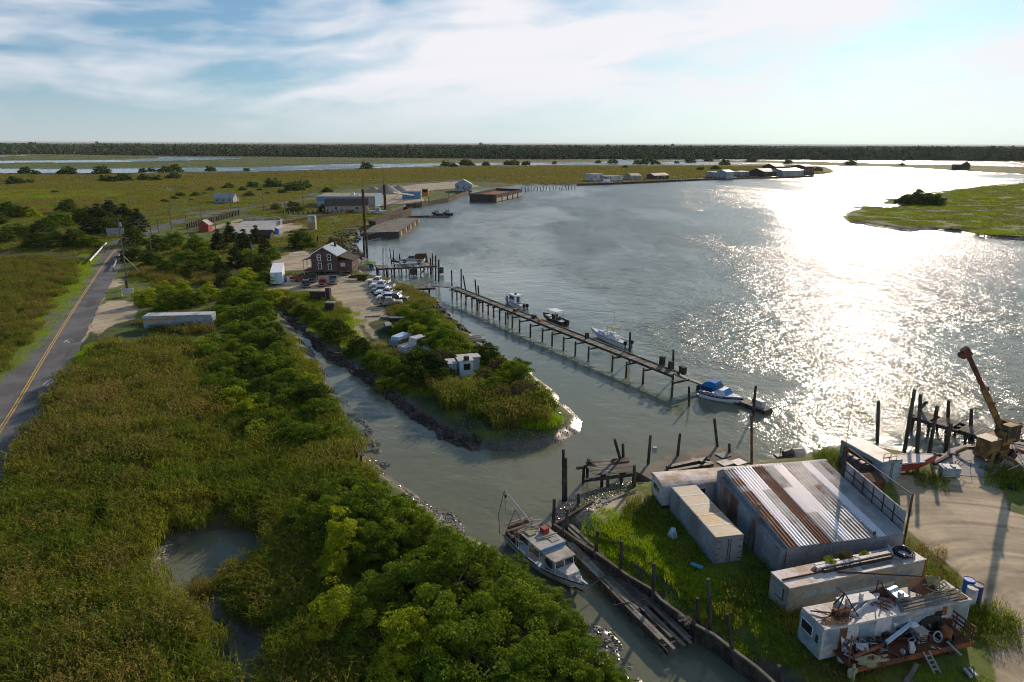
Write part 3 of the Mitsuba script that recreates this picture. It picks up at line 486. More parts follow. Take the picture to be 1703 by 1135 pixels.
# blade patches
def blades(seed, size, n, h, w, lean=0.35, seg=2, clump=1, side=0):
    r = np.random.default_rng(seed); k = n * (1 + side)
    base = r.uniform(-size / 2, size / 2, (n, 2)); H = h * r.uniform(0.6, 1.15, n)
    B = np.column_stack([base, np.full(n, -0.05)])
    a = r.uniform(0, 6.28, n); d = np.stack([np.cos(a), np.sin(a), 0 * a], 1); side_ = np.stack([-np.sin(a), np.cos(a), 0 * a], 1)
    V, F, o = [], [], 0
    def strip(P0, d, s_, H, L, w):
        nonlocal o
        m = len(P0); rows = []
        for t in np.linspace(0, 1, seg + 1):
            c = P0 + d * (L * t * t)[:, None] + np.array([0, 0, 1.0]) * (H * t * (1 - 0.25 * t))[:, None]
            q = s_ * (w * (1 - t * 0.92) / 2)
            rows += [c - q, c + q]
        V.append(np.stack(rows, 1).reshape(-1, 3)); i = (np.arange(m) * 2 * (seg + 1))[:, None] + o
        for t in range(seg):
            F.append(np.vstack([i + [2 * t, 2 * t + 1, 2 * t + 3], i + [2 * t, 2 * t + 3, 2 * t + 2]]))
        o += m * 2 * (seg + 1)
    strip(B, d, side_, H, H * r.uniform(0.05, lean, n), w)
    for s in range(side):
        a = r.uniform(0, 6.28, n); dd = np.stack([np.cos(a), np.sin(a), 0 * a], 1); ss_ = np.stack([-np.sin(a), np.cos(a), 0 * a], 1)
        P0 = B + np.array([0, 0, 1.0]) * (H * r.uniform(0.3, 0.8, n))[:, None]
        strip(P0, dd, ss_, H * 0.3, H * r.uniform(0.2, 0.4, n), w * 1.1)
    return np.vstack(V), np.vstack(F)
def plumes(seed, size, n, h):
    r = np.random.default_rng(seed); P = np.column_stack([r.uniform(-size / 2, size / 2, (n, 2)), h * r.uniform(0.8, 1.12, n)])
    q = np.repeat(P, 5, 0) + r.normal(0, 1, (n * 5, 3)) * [0.05, 0.05, 0.12]
    return leaves(q, r.normal(0, 1, (n * 5, 3)), 0.085, r, 0.4)
PATCH = {'reed': [group(f'patch_reed_{i}', mply(blades(50 + i, 3.2, 240, 2.0, 0.075, 0.45, 2, side=2), 'reed_green')) for i in range(3)],
         'reedtan': [group(f'patch_reedtan_{i}', mply(blades(60 + i, 3.2, 200, 1.9, 0.07, 0.5, 2, side=2), 'reed_brown')) for i in range(3)],
         'plume': [group(f'patch_plume_{i}', mply(plumes(70 + i, 3.2, 120, 1.9), 'reed_brown')) for i in range(3)],
         'lawn': [group(f'patch_lawn_{i}', mply(blades(80 + i, 2.2, 700, 0.36, 0.035, 0.6, 1), 'grass_bright')) for i in range(3)],
         'weed': [group(f'patch_weed_{i}', mply(blades(90 + i, 2.6, 260, 0.85, 0.06, 0.7, 2, side=1), 'reed_green')) for i in range(3)],
         'dryweed': [group(f'patch_dryweed_{i}', mply(blades(95 + i, 2.6, 260, 0.9, 0.05, 0.7, 2, side=1), 'reed_brown')) for i in range(2)]}
def scatter(key, P, step, kinds, scale=(0.8, 1.2), seed=1, thin=None, drop=0.0, wide=1.15):
    r = np.random.default_rng(seed); b = P.bounds; n = 0
    X, Y = np.meshgrid(np.arange(b[0], b[2] + step, step), np.arange(b[1], b[3] + step, step)); x = X.ravel() + r.uniform(-.45, .45, X.size) * step; y = Y.ravel() + r.uniform(-.45, .45, X.size) * step
    ok = shapely.contains_xy(P, x, y); x, y = x[ok], y[ok]; z = ground(x, y)
    big = meshkit.fbm(np.stack([x, y, 0 * x], -1) / 14.0, 3, seed)
    for i in range(len(x)):
        if abs(math.atan2(x[i], y[i])) > math.radians(43) or y[i] < 18: continue
        if z[i] < 0.35 or (thin is not None and big[i] < thin): continue
        for ks in kinds:
            k, prob = ks[0], ks[1]
            if r.uniform() > prob(big[i]) if callable(prob) else r.uniform() > prob: continue
            s = r.uniform(*scale); n += 1
            inst(f'{key}__{n:03d}', PATCH[k][int(r.integers(len(PATCH[k])))], at(x[i], y[i], z[i] - drop, r.uniform(0, 6.28), [wide, wide, s * (0.75 + 0.5 * big[i])]))
REEDS = poly([(-60, 900), (0, 852), (62, 742), (118, 640), (150, 600), (185, 580), (262, 576), (315, 578), (336, 606), (350, 650), (352, 720), (345, 800), (300, 866), (275, 925), (262, 985), (322, 1040), (350, 1100), (372, 1150), (372, 1250), (-200, 1250)], 1.3)
scatter('reed_field', REEDS.difference(CREEK.buffer(1.2)).difference(LineString(Gs([(105, 668), (180, 648), (260, 640), (335, 625)], 1.3)).buffer(0.9)), 2.3, [('reed', lambda b: 0.95), ('reedtan', lambda b: 0.1 + 0.9 * (b > 0.55)), ('plume', lambda b: 0.2 + 0.6 * (b > 0.54))], seed=3)
labels['reed_field'] = {'label': 'dense field of green and rust brown reeds between road and side creek', 'category': 'reeds', 'kind': 'stuff'}
SCRUB = poly([(300, 866), (345, 800), (352, 720), (345, 640), (335, 600), (420, 575), (460, 558), (482, 575), (505, 605), (532, 650), (560, 700), (590, 752), (620, 790), (600, 830), (480, 820), (440, 870), (400, 872)], 1.3)
scatter('tall_grass', SCRUB, 2.2, [('reed', 0.9), ('weed', 0.8), ('plume', lambda b: 0.5 * (b > 0.5))], (0.75, 1.1), seed=5)
labels['tall_grass'] = {'label': 'tall green grass and reeds on the west bank of the creek', 'category': 'grass', 'kind': 'stuff'}
SCRUB2 = poly([(440, 885), (470, 840), (520, 880), (560, 950), (620, 1050), (640, 1150), (640, 1250), (455, 1250), (440, 1150), (420, 1090), (402, 1045), (395, 1005), (385, 970), (410, 925)], 1.3)
scatter('creekside_grass', SCRUB2.difference(CREEK.buffer(0.9)), 1.9, [('reed', 0.75), ('dryweed', 0.7), ('weed', 0.6), ('plume', 0.3)], (0.7, 1.0), seed=6)
labels['creekside_grass'] = {'label': 'tangled tall grass along the narrow side creek in the foreground', 'category': 'grass', 'kind': 'stuff'}
for px, py, s, l in [(336, 968, 0.75, 'lone grass tussock standing in the mouth of the side creek'), (890, 703, 1.0, 'dense cushion of bright marsh grass at the tip of the peninsula'), (617, 431, 0.8, 'round clump of pale reed grass at the root of the pier with the truck'), (545, 990, 0.7, 'yellowish grass tussock above the narrow side creek')]:
    key = thing('grass_tussock', l, 'tussock'); x, y, _ = G(px, py + 6, 0.6); big = py == 703; zz = max(gz(x, y), 0.1); R0 = 3.5 if big else 1.3 * s * 1.3
    bv, bf = blades(int(px), 2 * R0, 3400 if big else 700, 1.75 if big else 1.5, 0.06, 0.5 if big else 0.9, 2); nv = 6; base = bv.reshape(-1, nv, 3)[:, 0]; keep = np.hypot(base[:, 0] / R0, base[:, 1] / (R0 * (.8 if big else 1))) < 1
    fall = 1 - 0.45 * np.clip(np.hypot(base[:, 0], base[:, 1]) / R0, 0, 1) ** 2; bv = bv.reshape(-1, nv, 3) * np.stack([fall * 0 + 1, fall * 0 + 1, fall], -1)[:, None]; m_ = MB()
    ff = np.concatenate([np.array([[2 * t, 2 * t + 1, 2 * t + 3], [2 * t, 2 * t + 3, 2 * t + 2]]) for t in range(2)]); kk = int(keep.sum())
    m_.raw(bv[keep].reshape(-1, 3), (ff[None] + np.arange(kk)[:, None, None] * nv).reshape(-1, 3)); put(key, m_.ply('grass_bright' if py != 968 else 'reed_brown'), at(x, y, zz - .05))
LAWN = poly([(962, 868), (1010, 858), (1055, 845), (1080, 870), (1110, 900), (1140, 935), (1180, 985), (1230, 1030), (1262, 1070), (1255, 1085), (1215, 1060), (1160, 1020), (1110, 985), (1070, 950), (1030, 925), (985, 895)], 1.3)
scatter('yard_grass', LAWN, 1.25, [('lawn', 1.0), ('lawn', 0.4)], (0.7, 1.3), seed=8)
scatter('yard_grass_shade', poly([(1080, 840), (1110, 835), (1190, 945), (1240, 960), (1275, 1010), (1330, 1060), (1340, 1135), (1300, 1135), (1262, 1070), (1230, 1030), (1180, 985), (1110, 895)], 1.3), 1.6, [('lawn', 0.9), ('weed', 0.12)], (0.6, 1.1), seed=9)
labels['yard_grass'] = {'label': 'bright green grass in the sun behind the timber bulkhead', 'category': 'grass', 'kind': 'stuff'}
labels['yard_grass_shade'] = {'label': 'grass in the shade of the white trailer and the metal shed', 'category': 'grass', 'kind': 'stuff'}
scatter('lot_grass', poly([(440, 486), (530, 488), (556, 505), (582, 530), (612, 580), (590, 590), (540, 560), (505, 530), (470, 505)], 1.3).union(poly([(600, 455), (640, 466), (600, 470)], 1.3)), 1.8, [('lawn', 0.9), ('weed', 0.35)], (0.8, 1.3), seed=18)
labels['lot_grass'] = {'label': 'rough green grass between the parking lot and the creek head', 'category': 'grass', 'kind': 'stuff'}
PGRASS = poly([(560, 515), (585, 530), (612, 572), (645, 604), (690, 640), (740, 668), (800, 690), (850, 705), (905, 690), (925, 668), (900, 640), (860, 612), (800, 580), (730, 525), (700, 490), (672, 475), (660, 490), (650, 530), (672, 592), (640, 570), (620, 545), (600, 520)], 1.3).difference(RUT1.buffer(.3)).difference(RUT2.buffer(.3))
scatter('peninsula_grass', PGRASS, 2.0, [('lawn', 0.9), ('weed', lambda b: 0.5 * (b > 0.45)), ('dryweed', lambda b: 0.6 * (b > 0.55))], (0.9, 1.5), seed=10)
labels['peninsula_grass'] = {'label': 'rough grass and weeds over the peninsula', 'category': 'grass', 'kind': 'stuff'}
TIP = poly([(730, 645), (800, 655), (860, 665), (905, 675), (890, 705), (850, 712), (800, 700), (755, 682)], 1.3)
scatter('peninsula_reeds', TIP, 1.9, [('reed', 0.9), ('reedtan', 0.5), ('plume', 0.6)], (0.7, 1.0), seed=12)
labels['peninsula_reeds'] = {'label': 'stand of olive reeds on the end of the peninsula', 'category': 'reeds', 'kind': 'stuff'}
FIELD = poly([(0, 432), (60, 428), (128, 440), (120, 470), (50, 555), (0, 612), (-260, 900), (-260, 440)], 1.3)
scatter('roadside_reeds', FIELD, 3.2, [('reedtan', 0.75), ('reed', 0.5)], (0.7, 1.0), seed=13)
labels['roadside_reeds'] = {'label': 'brown reed marsh on the left side of the road', 'category': 'reeds', 'kind': 'stuff'}
scatter('verge_grass', LineString(Gs([(-60, 660), (52, 560), (95, 508), (135, 452), (150, 425)], 1.3)).buffer(2.6).union(LineString(Gs([(20, 850), (75, 735), (122, 640), (160, 575)], 1.3)).buffer(1.3)), 1.25, [('lawn', 1.0), ('lawn', 0.4)], (0.7, 1.3), seed=14)
labels['verge_grass'] = {'label': 'mown green grass verge along both edges of the road', 'category': 'grass', 'kind': 'stuff'}
COARSE = poly([(-700, 330), (-100, 316), (60, 300), (400, 298), (640, 297), (760, 300), (620, 306), (520, 318), (400, 352), (345, 366), (300, 380), (235, 398), (240, 410), (205, 412), (130, 425), (0, 415), (-500, 470)], 1.3).difference(LineString(FARROAD).buffer(5)).difference(DIRT).union(poly([(450, 330), (520, 325), (530, 352), (475, 362), (480, 372), (600, 350), (640, 352), (620, 368), (590, 385), (560, 395), (540, 420), (515, 412), (470, 418), (445, 432), (455, 460), (430, 475), (300, 470), (230, 450), (215, 430), (300, 400), (400, 400), (470, 395), (500, 380), (470, 372), (420, 350)], 1.3).difference(DIRT)).difference(LineString(FARROAD).buffer(5))
PATCH['coarse'] = [group(f'patch_coarse_{i}', mply(blades(110 + i, 9.0, 420, 0.9, 0.22, 1.2, 1), 'reed_brown')) for i in range(3)]
PATCH['coarsegreen'] = [group(f'patch_coarsegreen_{i}', mply(blades(120 + i, 9.0, 420, 0.7, 0.2, 1.2, 1), 'reed_green')) for i in range(3)]
scatter('marsh_plain', COARSE, 7.5, [('coarse', lambda b: 0.2 + 0.45 * (b > 0.5)), ('coarsegreen', lambda b: 0.9 - 0.6 * (b > 0.5))], (0.8, 1.3), seed=30)
PATCH['coarsebright'] = [group(f'patch_coarsebright_{i}', mply(blades(130 + i, 9.0, 420, 0.7, 0.2, 1.2, 1), 'grass_bright')) for i in range(2)]
scatter('marsh_plain_far', poly([(-300, 318), (0, 301), (400, 299), (640, 298), (760, 299), (900, 308), (1190, 296), (1370, 289), (1340, 277), (1100, 276), (820, 277), (560, 284), (430, 288), (200, 291), (0, 291), (-300, 294)], 1.3), 17, [('coarse', 0.9), ('coarsegreen', lambda b: 0.25 + 0.3 * (b < 0.45))], (1.0, 1.6), seed=33, wide=2.3)
labels['marsh_plain_far'] = {'label': 'brown marsh vegetation on the far plain towards the channels', 'category': 'marsh', 'kind': 'stuff'}
scatter('lush_meadow', LUSH, 8, [('coarsebright', 0.9)], (0.8, 1.2), seed=34)
labels['lush_meadow'] = {'label': 'bright green meadow on the far left before the wood', 'category': 'grass', 'kind': 'stuff'}
labels['marsh_plain'] = {'label': 'rough brown and green marsh vegetation on the plain behind the road', 'category': 'marsh', 'kind': 'stuff'}
scatter('point_grass', ISLE.buffer(-2), 9.5, [('coarsebright', lambda b: 0.1 + 0.25 * (b > 0.5)), ('coarsegreen', 0.95)], (0.8, 1.2), seed=31)
labels['point_grass'] = {'label': 'bright marsh grass covering the low point on the far side of the river', 'category': 'grass', 'kind': 'stuff'}
scatter('copse_grass', poly([(205, 455), (300, 445), (350, 460), (420, 480), (330, 475), (230, 470)], 1.3).union(poly([(236, 530), (290, 520), (360, 545), (330, 560), (255, 553)], 1.3)), 2.6, [('reedtan', 0.6), ('weed', 0.8)], (0.7, 1.1), seed=15)
labels['copse_grass'] = {'label': 'dry brown grass strip between the road and the copse', 'category': 'grass', 'kind': 'stuff'}
scatter('yard_weeds', shapely.union_all([poly(q, 1.3) for q in ([(1262, 945), (1290, 990), (1340, 1040), (1330, 1060), (1275, 1000)], [(1350, 752), (1392, 748), (1400, 775), (1370, 775)], [(1535, 790), (1560, 785), (1562, 815), (1545, 815)], [(1660, 785), (1720, 780), (1720, 815), (1668, 812)], [(1622, 1010), (1650, 1000), (1655, 1060), (1640, 1085), (1625, 1060)], [(1060, 815), (1095, 850), (1080, 870), (1050, 850)], [(950, 880), (1000, 910), (1060, 965), (1085, 985), (1060, 960), (980, 890)])]), 1.4, [('weed', 0.9)], (0.7, 1.2), seed=16)
scatter('trailer_weeds', shapely.union_all([poly(q, 1.3) for q in ([(1495, 885), (1545, 925), (1600, 960), (1625, 1000), (1560, 960), (1510, 915)], [(1340, 1100), (1420, 1110), (1620, 1070), (1640, 1150), (1330, 1160)])]), 1.7, [('dryweed', 0.35), ('lawn', 0.5)], (0.4, 0.8), seed=17)
labels['trailer_weeds'] = {'label': 'thin dry weeds round the two junk loaded trailers', 'category': 'weeds', 'kind': 'stuff'}
labels['yard_weeds'] = {'label': 'clumps of green weeds growing round the junk in the boat yard', 'category': 'weeds', 'kind': 'stuff'}
# the far forest along the horizon
def canopy(seed, n=22, span=150.0):
    r = np.random.default_rng(seed); m = MB()
    for i in range(n):
        c = np.array([*r.uniform(-span / 2, span / 2, 2), r.uniform(5, 12)]); m.blob(c, (r.uniform(6, 11), r.uniform(6, 11), r.uniform(6, 10)), 1, 0.55, int(r.integers(999)))
    return m.ply('forest_leaf')
CAN = [group(f'canopy_{i}', canopy(300 + i)) for i in range(4)]
_r = np.random.default_rng(5); _n = 0
FR = FOREST
for px in np.arange(-200, 1920, 13.0):
    base = np.interp(px, [-200, 0, 60, 250, 400, 560, 700, 860, 1040, 1200, 1300, 1380, 1500, 1703, 1900], [258, 256.5, 255, 258, 259.5, 261, 262, 264, 264, 263.2, 263.8, 265.2, 265.2, 267, 267])
    hz = 239.6 + (px - 851.5) * 0.0035
    dep = np.r_[np.arange(base - hz, base - hz - 4.5, -0.75), np.arange(base - hz - 4.5, 3.4, -1.5)]
    for dd in dep:
        if _r.uniform() < 0.0: continue
        x, y, _ = G(px + _r.uniform(-4, 4), hz + dd + _r.uniform(-.2, .2), 0.8); _n += 1
        s = _r.uniform(0.85, 1.15)
        inst(f'forest__{_n:03d}', CAN[_n % 4], at(x, y, 0.5, _r.uniform(0, 6.28), [0.55 + y / 4500, 0.55 + y / 4500, 0.82 * s * (_r.uniform(.72, 1.15) if _r.uniform() < .88 else _r.uniform(1.15, 1.5)) * (0.95 + 0.3 * meshkit.noise(np.array([[px / 60.0, 3, 1]]))[0])]))
labels['forest'] = {'label': 'dark green forest filling the far horizon behind the marshes', 'category': 'forest', 'kind': 'stuff'}
# ------------------------------------------------------------------ boat yard
YZ = 1.3
def zat(x, y, py):                                             # height over (x, y) that shows at picture row py
    lo, hi = -2.0, 33.0
    for _ in range(50):
        m = (lo + hi) / 2; q = np.array([x, y, m - EYE_Z]); r = 567.5 - FOCAL * (q @ up) / (q @ fw)
        lo, hi = (m, hi) if r > py else (lo, m)
    return lo
def frame_to(a, b): return math.atan2(b[1] - a[1], b[0] - a[0])
def piling(base, top, r, name='piling', label=None, group=None, cat='piling', z0=0.0, deep=1.2, m='piling_wood', cap=True):
    """a driven timber pile: foot at pixel base (height z0), head at pixel top"""
    b = G(*base, z0); t = G(*top, zat(b[0], b[1], top[1])); key = thing(name, label, cat, group)
    d = (t - b) / max(np.linalg.norm(t - b), .1)
    put(key, MB().cyl(b - d * deep, b + (t - b) * 0.5, r * 1.08, r, 9, False).cyl(b + (t - b) * 0.5, t, r, r * 0.93, 9).ply(m, 40)); return b, t
def corrugated(w, l, period=0.2, amp=0.022):                   # sheet in the xy plane, ribs along y
    n = max(int(round(w / period)), 1); x = []; z = []
    for i in range(n):
        for u, h in ((0, 0), (0.42, 0), (0.58, 1), (0.84, 1)): x.append((i + u) * w / n); z.append(h * amp)
    x.append(w); z.append(0); x, z = np.array(x), np.array(z); k = len(x)
    return np.vstack([np.stack([x, 0 * x, z], 1), np.stack([x, 0 * x + l, z], 1)]), np.vstack([np.stack([np.arange(k - 1), np.arange(1, k), np.arange(1, k) + k], 1), np.stack([np.arange(k - 1), np.arange(1, k) + k, np.arange(k - 1) + k], 1)])

def box_trailer(name, label, cat, o, rz, w, l, h, z0, side, roof, door, npan=12, nroof=5, seam='white_worn', wheels=False, doors=True, roofz=0.05, group=None):
    """box trailer: x across the doors (at y = 0), y along its length"""
    key = thing(name, label, cat, group); O = (o[0], o[1], z0)
    part(key, 'body', MB(O, rz).box(0.03, w - 0.03, 0.03, l - 0.03, 0, h - 0.02).box(0, 0.07, 0, 0.07, 0, h).box(w - .07, w, 0, .07, 0, h).box(0, .07, l - .07, l, 0, h).box(w - .07, w, l - .07, l, 0, h)
         .box(-.005, .06, .07, l - .07, h - .14, h).box(w - .06, w + .005, .07, l - .07, h - .14, h).box(-.005, .06, .07, l - .07, 0, .18).box(w - .06, w + .005, .07, l - .07, 0, .18).ply(side))
    s = (l - 0.14) / npan
    pm = MB().box(0, 0.025, 0.012, s - 0.012, 0.19, h - 0.15).ply(side)
    for i in range(npan):
        for x in (0.005, w - 0.03):
            c, sn = math.cos(rz), math.sin(rz); yy = 0.07 + i * s
            part(key, 'side_panel', pm, at(o[0] + c * x - sn * yy, o[1] + sn * x + c * yy, z0, rz))
    s = (l - 0.1) / nroof
    for i in range(nroof):
        part(key, 'roof_panel', MB(O, rz).box(.06, w - .06, .05 + i * s + .025, .05 + (i + 1) * s - .025, h - .03, h + 0.015).ply(roof))
        if i: part(key, 'roof_seam', MB(O, rz).box(.06, w - .06, .05 + i * s - .1, .05 + i * s + .1, h, h + 0.028).ply(seam))
    if doors:
        for k in range(2):
            x0, x1 = .09 + k * (w / 2 - .08), w / 2 - .01 + k * (w / 2 - .08)
            d = part(key, 'door', MB(O, rz).box(x0, x1, -.035, .02, .12, h - .14).ply(door))
            for zz in (.35, .85, 1.4, h - .4):
                xx = x0 if k == 0 else x1 - .3
                part(d, 'hinge', MB(O, rz).box(xx, xx + .3, -.06, -.03, zz, zz + .06).ply('dark_metal'))
            part(d, 'locking_bar', MB(O, rz).cyl((x1 - .1 if k == 0 else x0 + .1, -.06, .15), (x1 - .1 if k == 0 else x0 + .1, -.06, h - .2), .02, None, 5).ply('dark_metal'))
    if wheels:
        for yy in (l * .18, l * .28):
            for x in (.15, w - .15):
                part(key, 'wheel', MB(O, rz).cyl((x - .13, yy, -.45), (x + .13, yy, -.45), .48, None, 12).ply('black_rubber', 40))
    return key
box_trailer('storage_trailer', 'pale grey panelled storage trailer with tan stained roof beside the metal shed', 'trailer', (16.4, 48.15), math.radians(11.5), 2.42, 8.6, 2.42, YZ + .02, 'grey_siding', 'roof_tan', 'grey_siding', 12, 5)

# --- metal shed
SO, SR, SW, SD, EZ, RZ2 = np.array([21.4, 46.3]), math.radians(11.2), 10.3, 10.5, 4.1, 5.55
def L2W(o, rz, x, y): return o[0] + math.cos(rz) * x - math.sin(rz) * y, o[1] + math.sin(rz) * x + math.cos(rz) * y
shed = thing('metal_shed', 'large metal shed with corrugated roof of silver, white and rusty sheets', 'shed')
def smb(): return MB((SO[0], SO[1], 0), SR)
part(shed, 'wall', smb().prism([(.05, YZ - .2), (SD + 1.2, YZ - .2), (SD + 1.2, 4.7), (SD, RZ2 - .05), (.05, EZ - .05)], 0.05, SW - .05).ply('grey_siding'))
part(shed, 'side_annex', smb().prism([(.05, YZ - .2), (SD - .2, YZ - .2), (SD - .2, RZ2 - .75), (.05, EZ - .35)], -.42, .05).ply('rusty_siding'))
part(shed, 'annex_cap', smb().prism([(.0, EZ - .35), (SD - .2, RZ2 - .75), (SD - .2, RZ2 - .69), (0, EZ - .29)], -.47, .06).ply('grey_siding'))
wv, wf = corrugated(.86, 1, .21, .03)
for i in range(12):
    v = np.stack([wv[:, 0] + i * .86, -wv[:, 2] + .045, YZ - .2 + wv[:, 1] * (EZ - .08 - YZ + .2)], 1); part(shed, 'front_sheet', smb().raw(v, wf).ply('grey_siding'))
for i in range(11):
    y0, y1 = i * (SD / 11), (i + 1) * (SD / 11); a = EZ + (RZ2 - EZ) * (i + .5) / 11 - .12
    v = np.stack([-.43 - wv[:, 2] * .8, y1 - wv[:, 0] * (SD / 11) / .86, YZ - .2 + wv[:, 1] * (a - .42 - YZ + .2)], 1); part(shed, 'side_sheet', smb().raw(v, wf).ply('rusty_siding' if i > 6 or i == 4 else 'grey_siding'))
sl = math.atan2(RZ2 - EZ, SD); sr = SD / math.cos(sl)
cols = [(.95, ('zinc_rust', 'zinc_rust', 'zinc_part_rust')), (.9, ('zinc_bright',) * 3), (.9, ('zinc', 'zinc', 'zinc_bright')), (1.1, ('zinc_rust',) * 3), (1.1, ('zinc', 'zinc_bright', 'zinc')), (.9, ('zinc_bright',) * 3), (1.0, ('zinc', 'zinc', 'zinc')), (1.0, ('zinc', 'zinc_part_rust', 'zinc')), (.8, ('zinc_bright', 'zinc_bright', 'zinc_bright')), (.85, ('zinc', 'zinc', 'zinc')), (.8, ('zinc', 'zinc', 'zinc_part_rust'))]
x0 = -.1
for ci, (w, ms) in enumerate(cols):
    for r_ in range(3):
        v, f = corrugated(w, sr / 3 + .12, .3, .065); v = v + [x0, r_ * sr / 3 - .15, .02 + .03 * (2 - r_) + .006 * (ci % 2)]
        v = np.stack([v[:, 0], v[:, 1] * math.cos(sl) - v[:, 2] * math.sin(sl) * 0, EZ + v[:, 1] * math.sin(sl) + v[:, 2]], 1)
        part(shed, 'roof_sheet', smb().raw(v, f).ply(ms[r_]))
    x0 += w
for i in range(11):
    v, f = corrugated(.95, 1.55, .2, .028); v = np.stack([v[:, 0] - .1 + i * .95, SD + v[:, 1] * .8, RZ2 - v[:, 1] * .56 + v[:, 2]], 1); part(shed, 'back_roof_sheet', smb().raw(v, f).ply('zinc'))
part(shed, 'ridge_cap', smb().prism([(SD - .22, RZ2 + .03), (SD, RZ2 + .09), (SD + .22, RZ2 - .05), (SD, RZ2 + .06)], -.1, SW + .1).ply('zinc'))
fl = part(shed, 'flue', smb().cyl((-.35, 3.9, 3.2), (-.35, 3.9, 5.6), .13, None, 10).cyl((-.35, 3.9, 5.6), (-.35, 3.9, 5.72), .19, None, 10).ply('rusty_siding', 40))
part(shed, 'roof_vent', smb().box(7.6, 7.75, .1, .25, EZ, EZ + .4).ply('rust'))
# screen wall standing along the right roof edge
scr = thing('sheet_metal_screen', 'grey sheet metal screen with steel frame standing along right edge of shed roof', 'screen')
for i in range(6):
    y0, y1 = .4 + i * 1.25, .4 + (i + 1) * 1.25; zb = EZ + (RZ2 - EZ) * ((y0 + y1) / 2) / SD - .35; v, f = corrugated(1.25, 1.95 - .05 * i, .25, .02)
    v = np.stack([SW + .2 - v[:, 2], y1 - v[:, 0], zb + v[:, 1]], 1); part(scr, 'panel', smb().raw(v, f).ply('grey_siding'))
    part(scr, 'stud', smb().box(SW + .12, SW + .17, y1 - .03, y1 + .03, zb, zb + 1.9).ply('dark_metal'))
part(scr, 'top_rail', smb().bar((SW + .2, .4, EZ + 1.66), (SW + .2, 7.9, EZ + 1.9 + .55), .07).ply('white_worn'))
part(scr, 'mid_rail', smb().bar((SW + .13, .4, EZ + .75), (SW + .13, 7.9, EZ + 1.75), .05).ply('dark_metal'))
part(scr, 'end_post', smb().cyl((SW + .3, .2, YZ), (SW + .3, .2, EZ + 3.4), .09, .08, 8).ply('rust', 40))
part(scr, 'end_post', smb().cyl((SW + .25, 8.1, YZ), (SW + .25, 8.1, EZ + 4.0), .12, .1, 8).ply('rust', 40))
part(scr, 'pipe_rail', smb().cyl((SW + .28, .2, EZ + 3.3), (SW + .25, 8.1, EZ + 3.8), .045, None, 6).ply('dark_metal'))
part(scr, 'brace', smb().bar((SW + .25, 8.1, EZ + 3.4), (SW + .28, 4.8, EZ + 1.6), .04).bar((SW + .25, 7.9, EZ + 2.2), (SW + .28, .5, EZ + .5), .04).ply('dark_metal'))
ant = thing('antenna', 'tall thin radio whip antenna rising from the post behind the shed roof', 'antenna')
ax, ay = L2W(SO, SR, SW + .25, 8.35); put(ant, MB().cyl((ax, ay, YZ), (ax, ay, 7.5), .05, .05, 6).cyl((ax, ay, 7.5), (ax, ay, zat(ax, ay, 652)), .03, .012, 5).ply('dark_metal'))
b, t = piling((1250, 790), (1250, 690), .13, 'mast_pole', 'dark steel mast pole standing directly behind the shed ridge', None, 'pole', YZ, 0.3, 'rust')
lamp = thing('roof_machinery', 'heap of dark winch parts and a pale hood on the mobile home roof', 'machinery')
q = G(1318, 762, 3.9); part(lamp, 'hood', MB((q[0], q[1], 3.85), .15).prism([(0, 0), (0, .55), (.5, .75), (1.0, .6), (1.0, 0)], 0.3, 1.4).ply('beige_panel')); part(lamp, 'winch', MB((q[0], q[1], 3.85), .15).box(-1.6, .2, .1, .8, 0, .25).cyl((-.9, .2, .5), (-.1, .5, .5), .28, None, 10).bar((-1.2, .3, .2), (-1.2, .3, 1.1), .07).bar((-.3, .3, .2), (.2, .5, .9), .06).ply('dark_metal'))

# --- mobile home behind the shed
MO, MR = (14.0, 57.0), math.radians(9.3)
mh = thing('mobile_home', 'long white mobile home with pale curved roof behind the metal shed', 'mobile home')
def mmb(): return MB((MO[0], MO[1], 0), MR)
MW, ML = 2.75, 16.6
part(mh, 'wall', mmb().box(0, ML, 0, MW, YZ + .25, 3.5).ply('white_worn'))
arc = [(-.1, 3.46)] + [(MW / 2 - (MW / 2 + .12) * math.cos(a), 3.5 + .34 * math.sin(a)) for a in np.linspace(0.05, math.pi - .05, 9)] + [(MW + .1, 3.46)]
s = 1.45
for i in range(int(ML / s) + 1):
    part(mh, 'roof_sheet', mmb().prism(arc, -.1 + i * s + .006, min(-.1 + (i + 1) * s - .006, ML + .1)).ply('roof_stained'))
for x in (.8, 3.3, 5.8): 
    w = part(mh, 'window', mmb().box(x, x + 1.0, -.03, .02, 2.2, 3.1).ply('white_paint')); part(w, 'pane', mmb().box(x + .07, x + .93, -.045, -.02, 2.27, 3.03).ply('glass_dark'))
w = part(mh, 'window', mmb().box(-.03, .02, .5, 2.2, 2.3, 3.1).ply('white_paint')); part(w, 'pane', mmb().box(-.045, -.02, .6, 2.1, 2.4, 3.0).ply('glass_dark'))
part(mh, 'skirting', mmb().box(.1, ML - .1, .1, MW - .1, YZ - .1, YZ + .25).ply('dark_metal'))

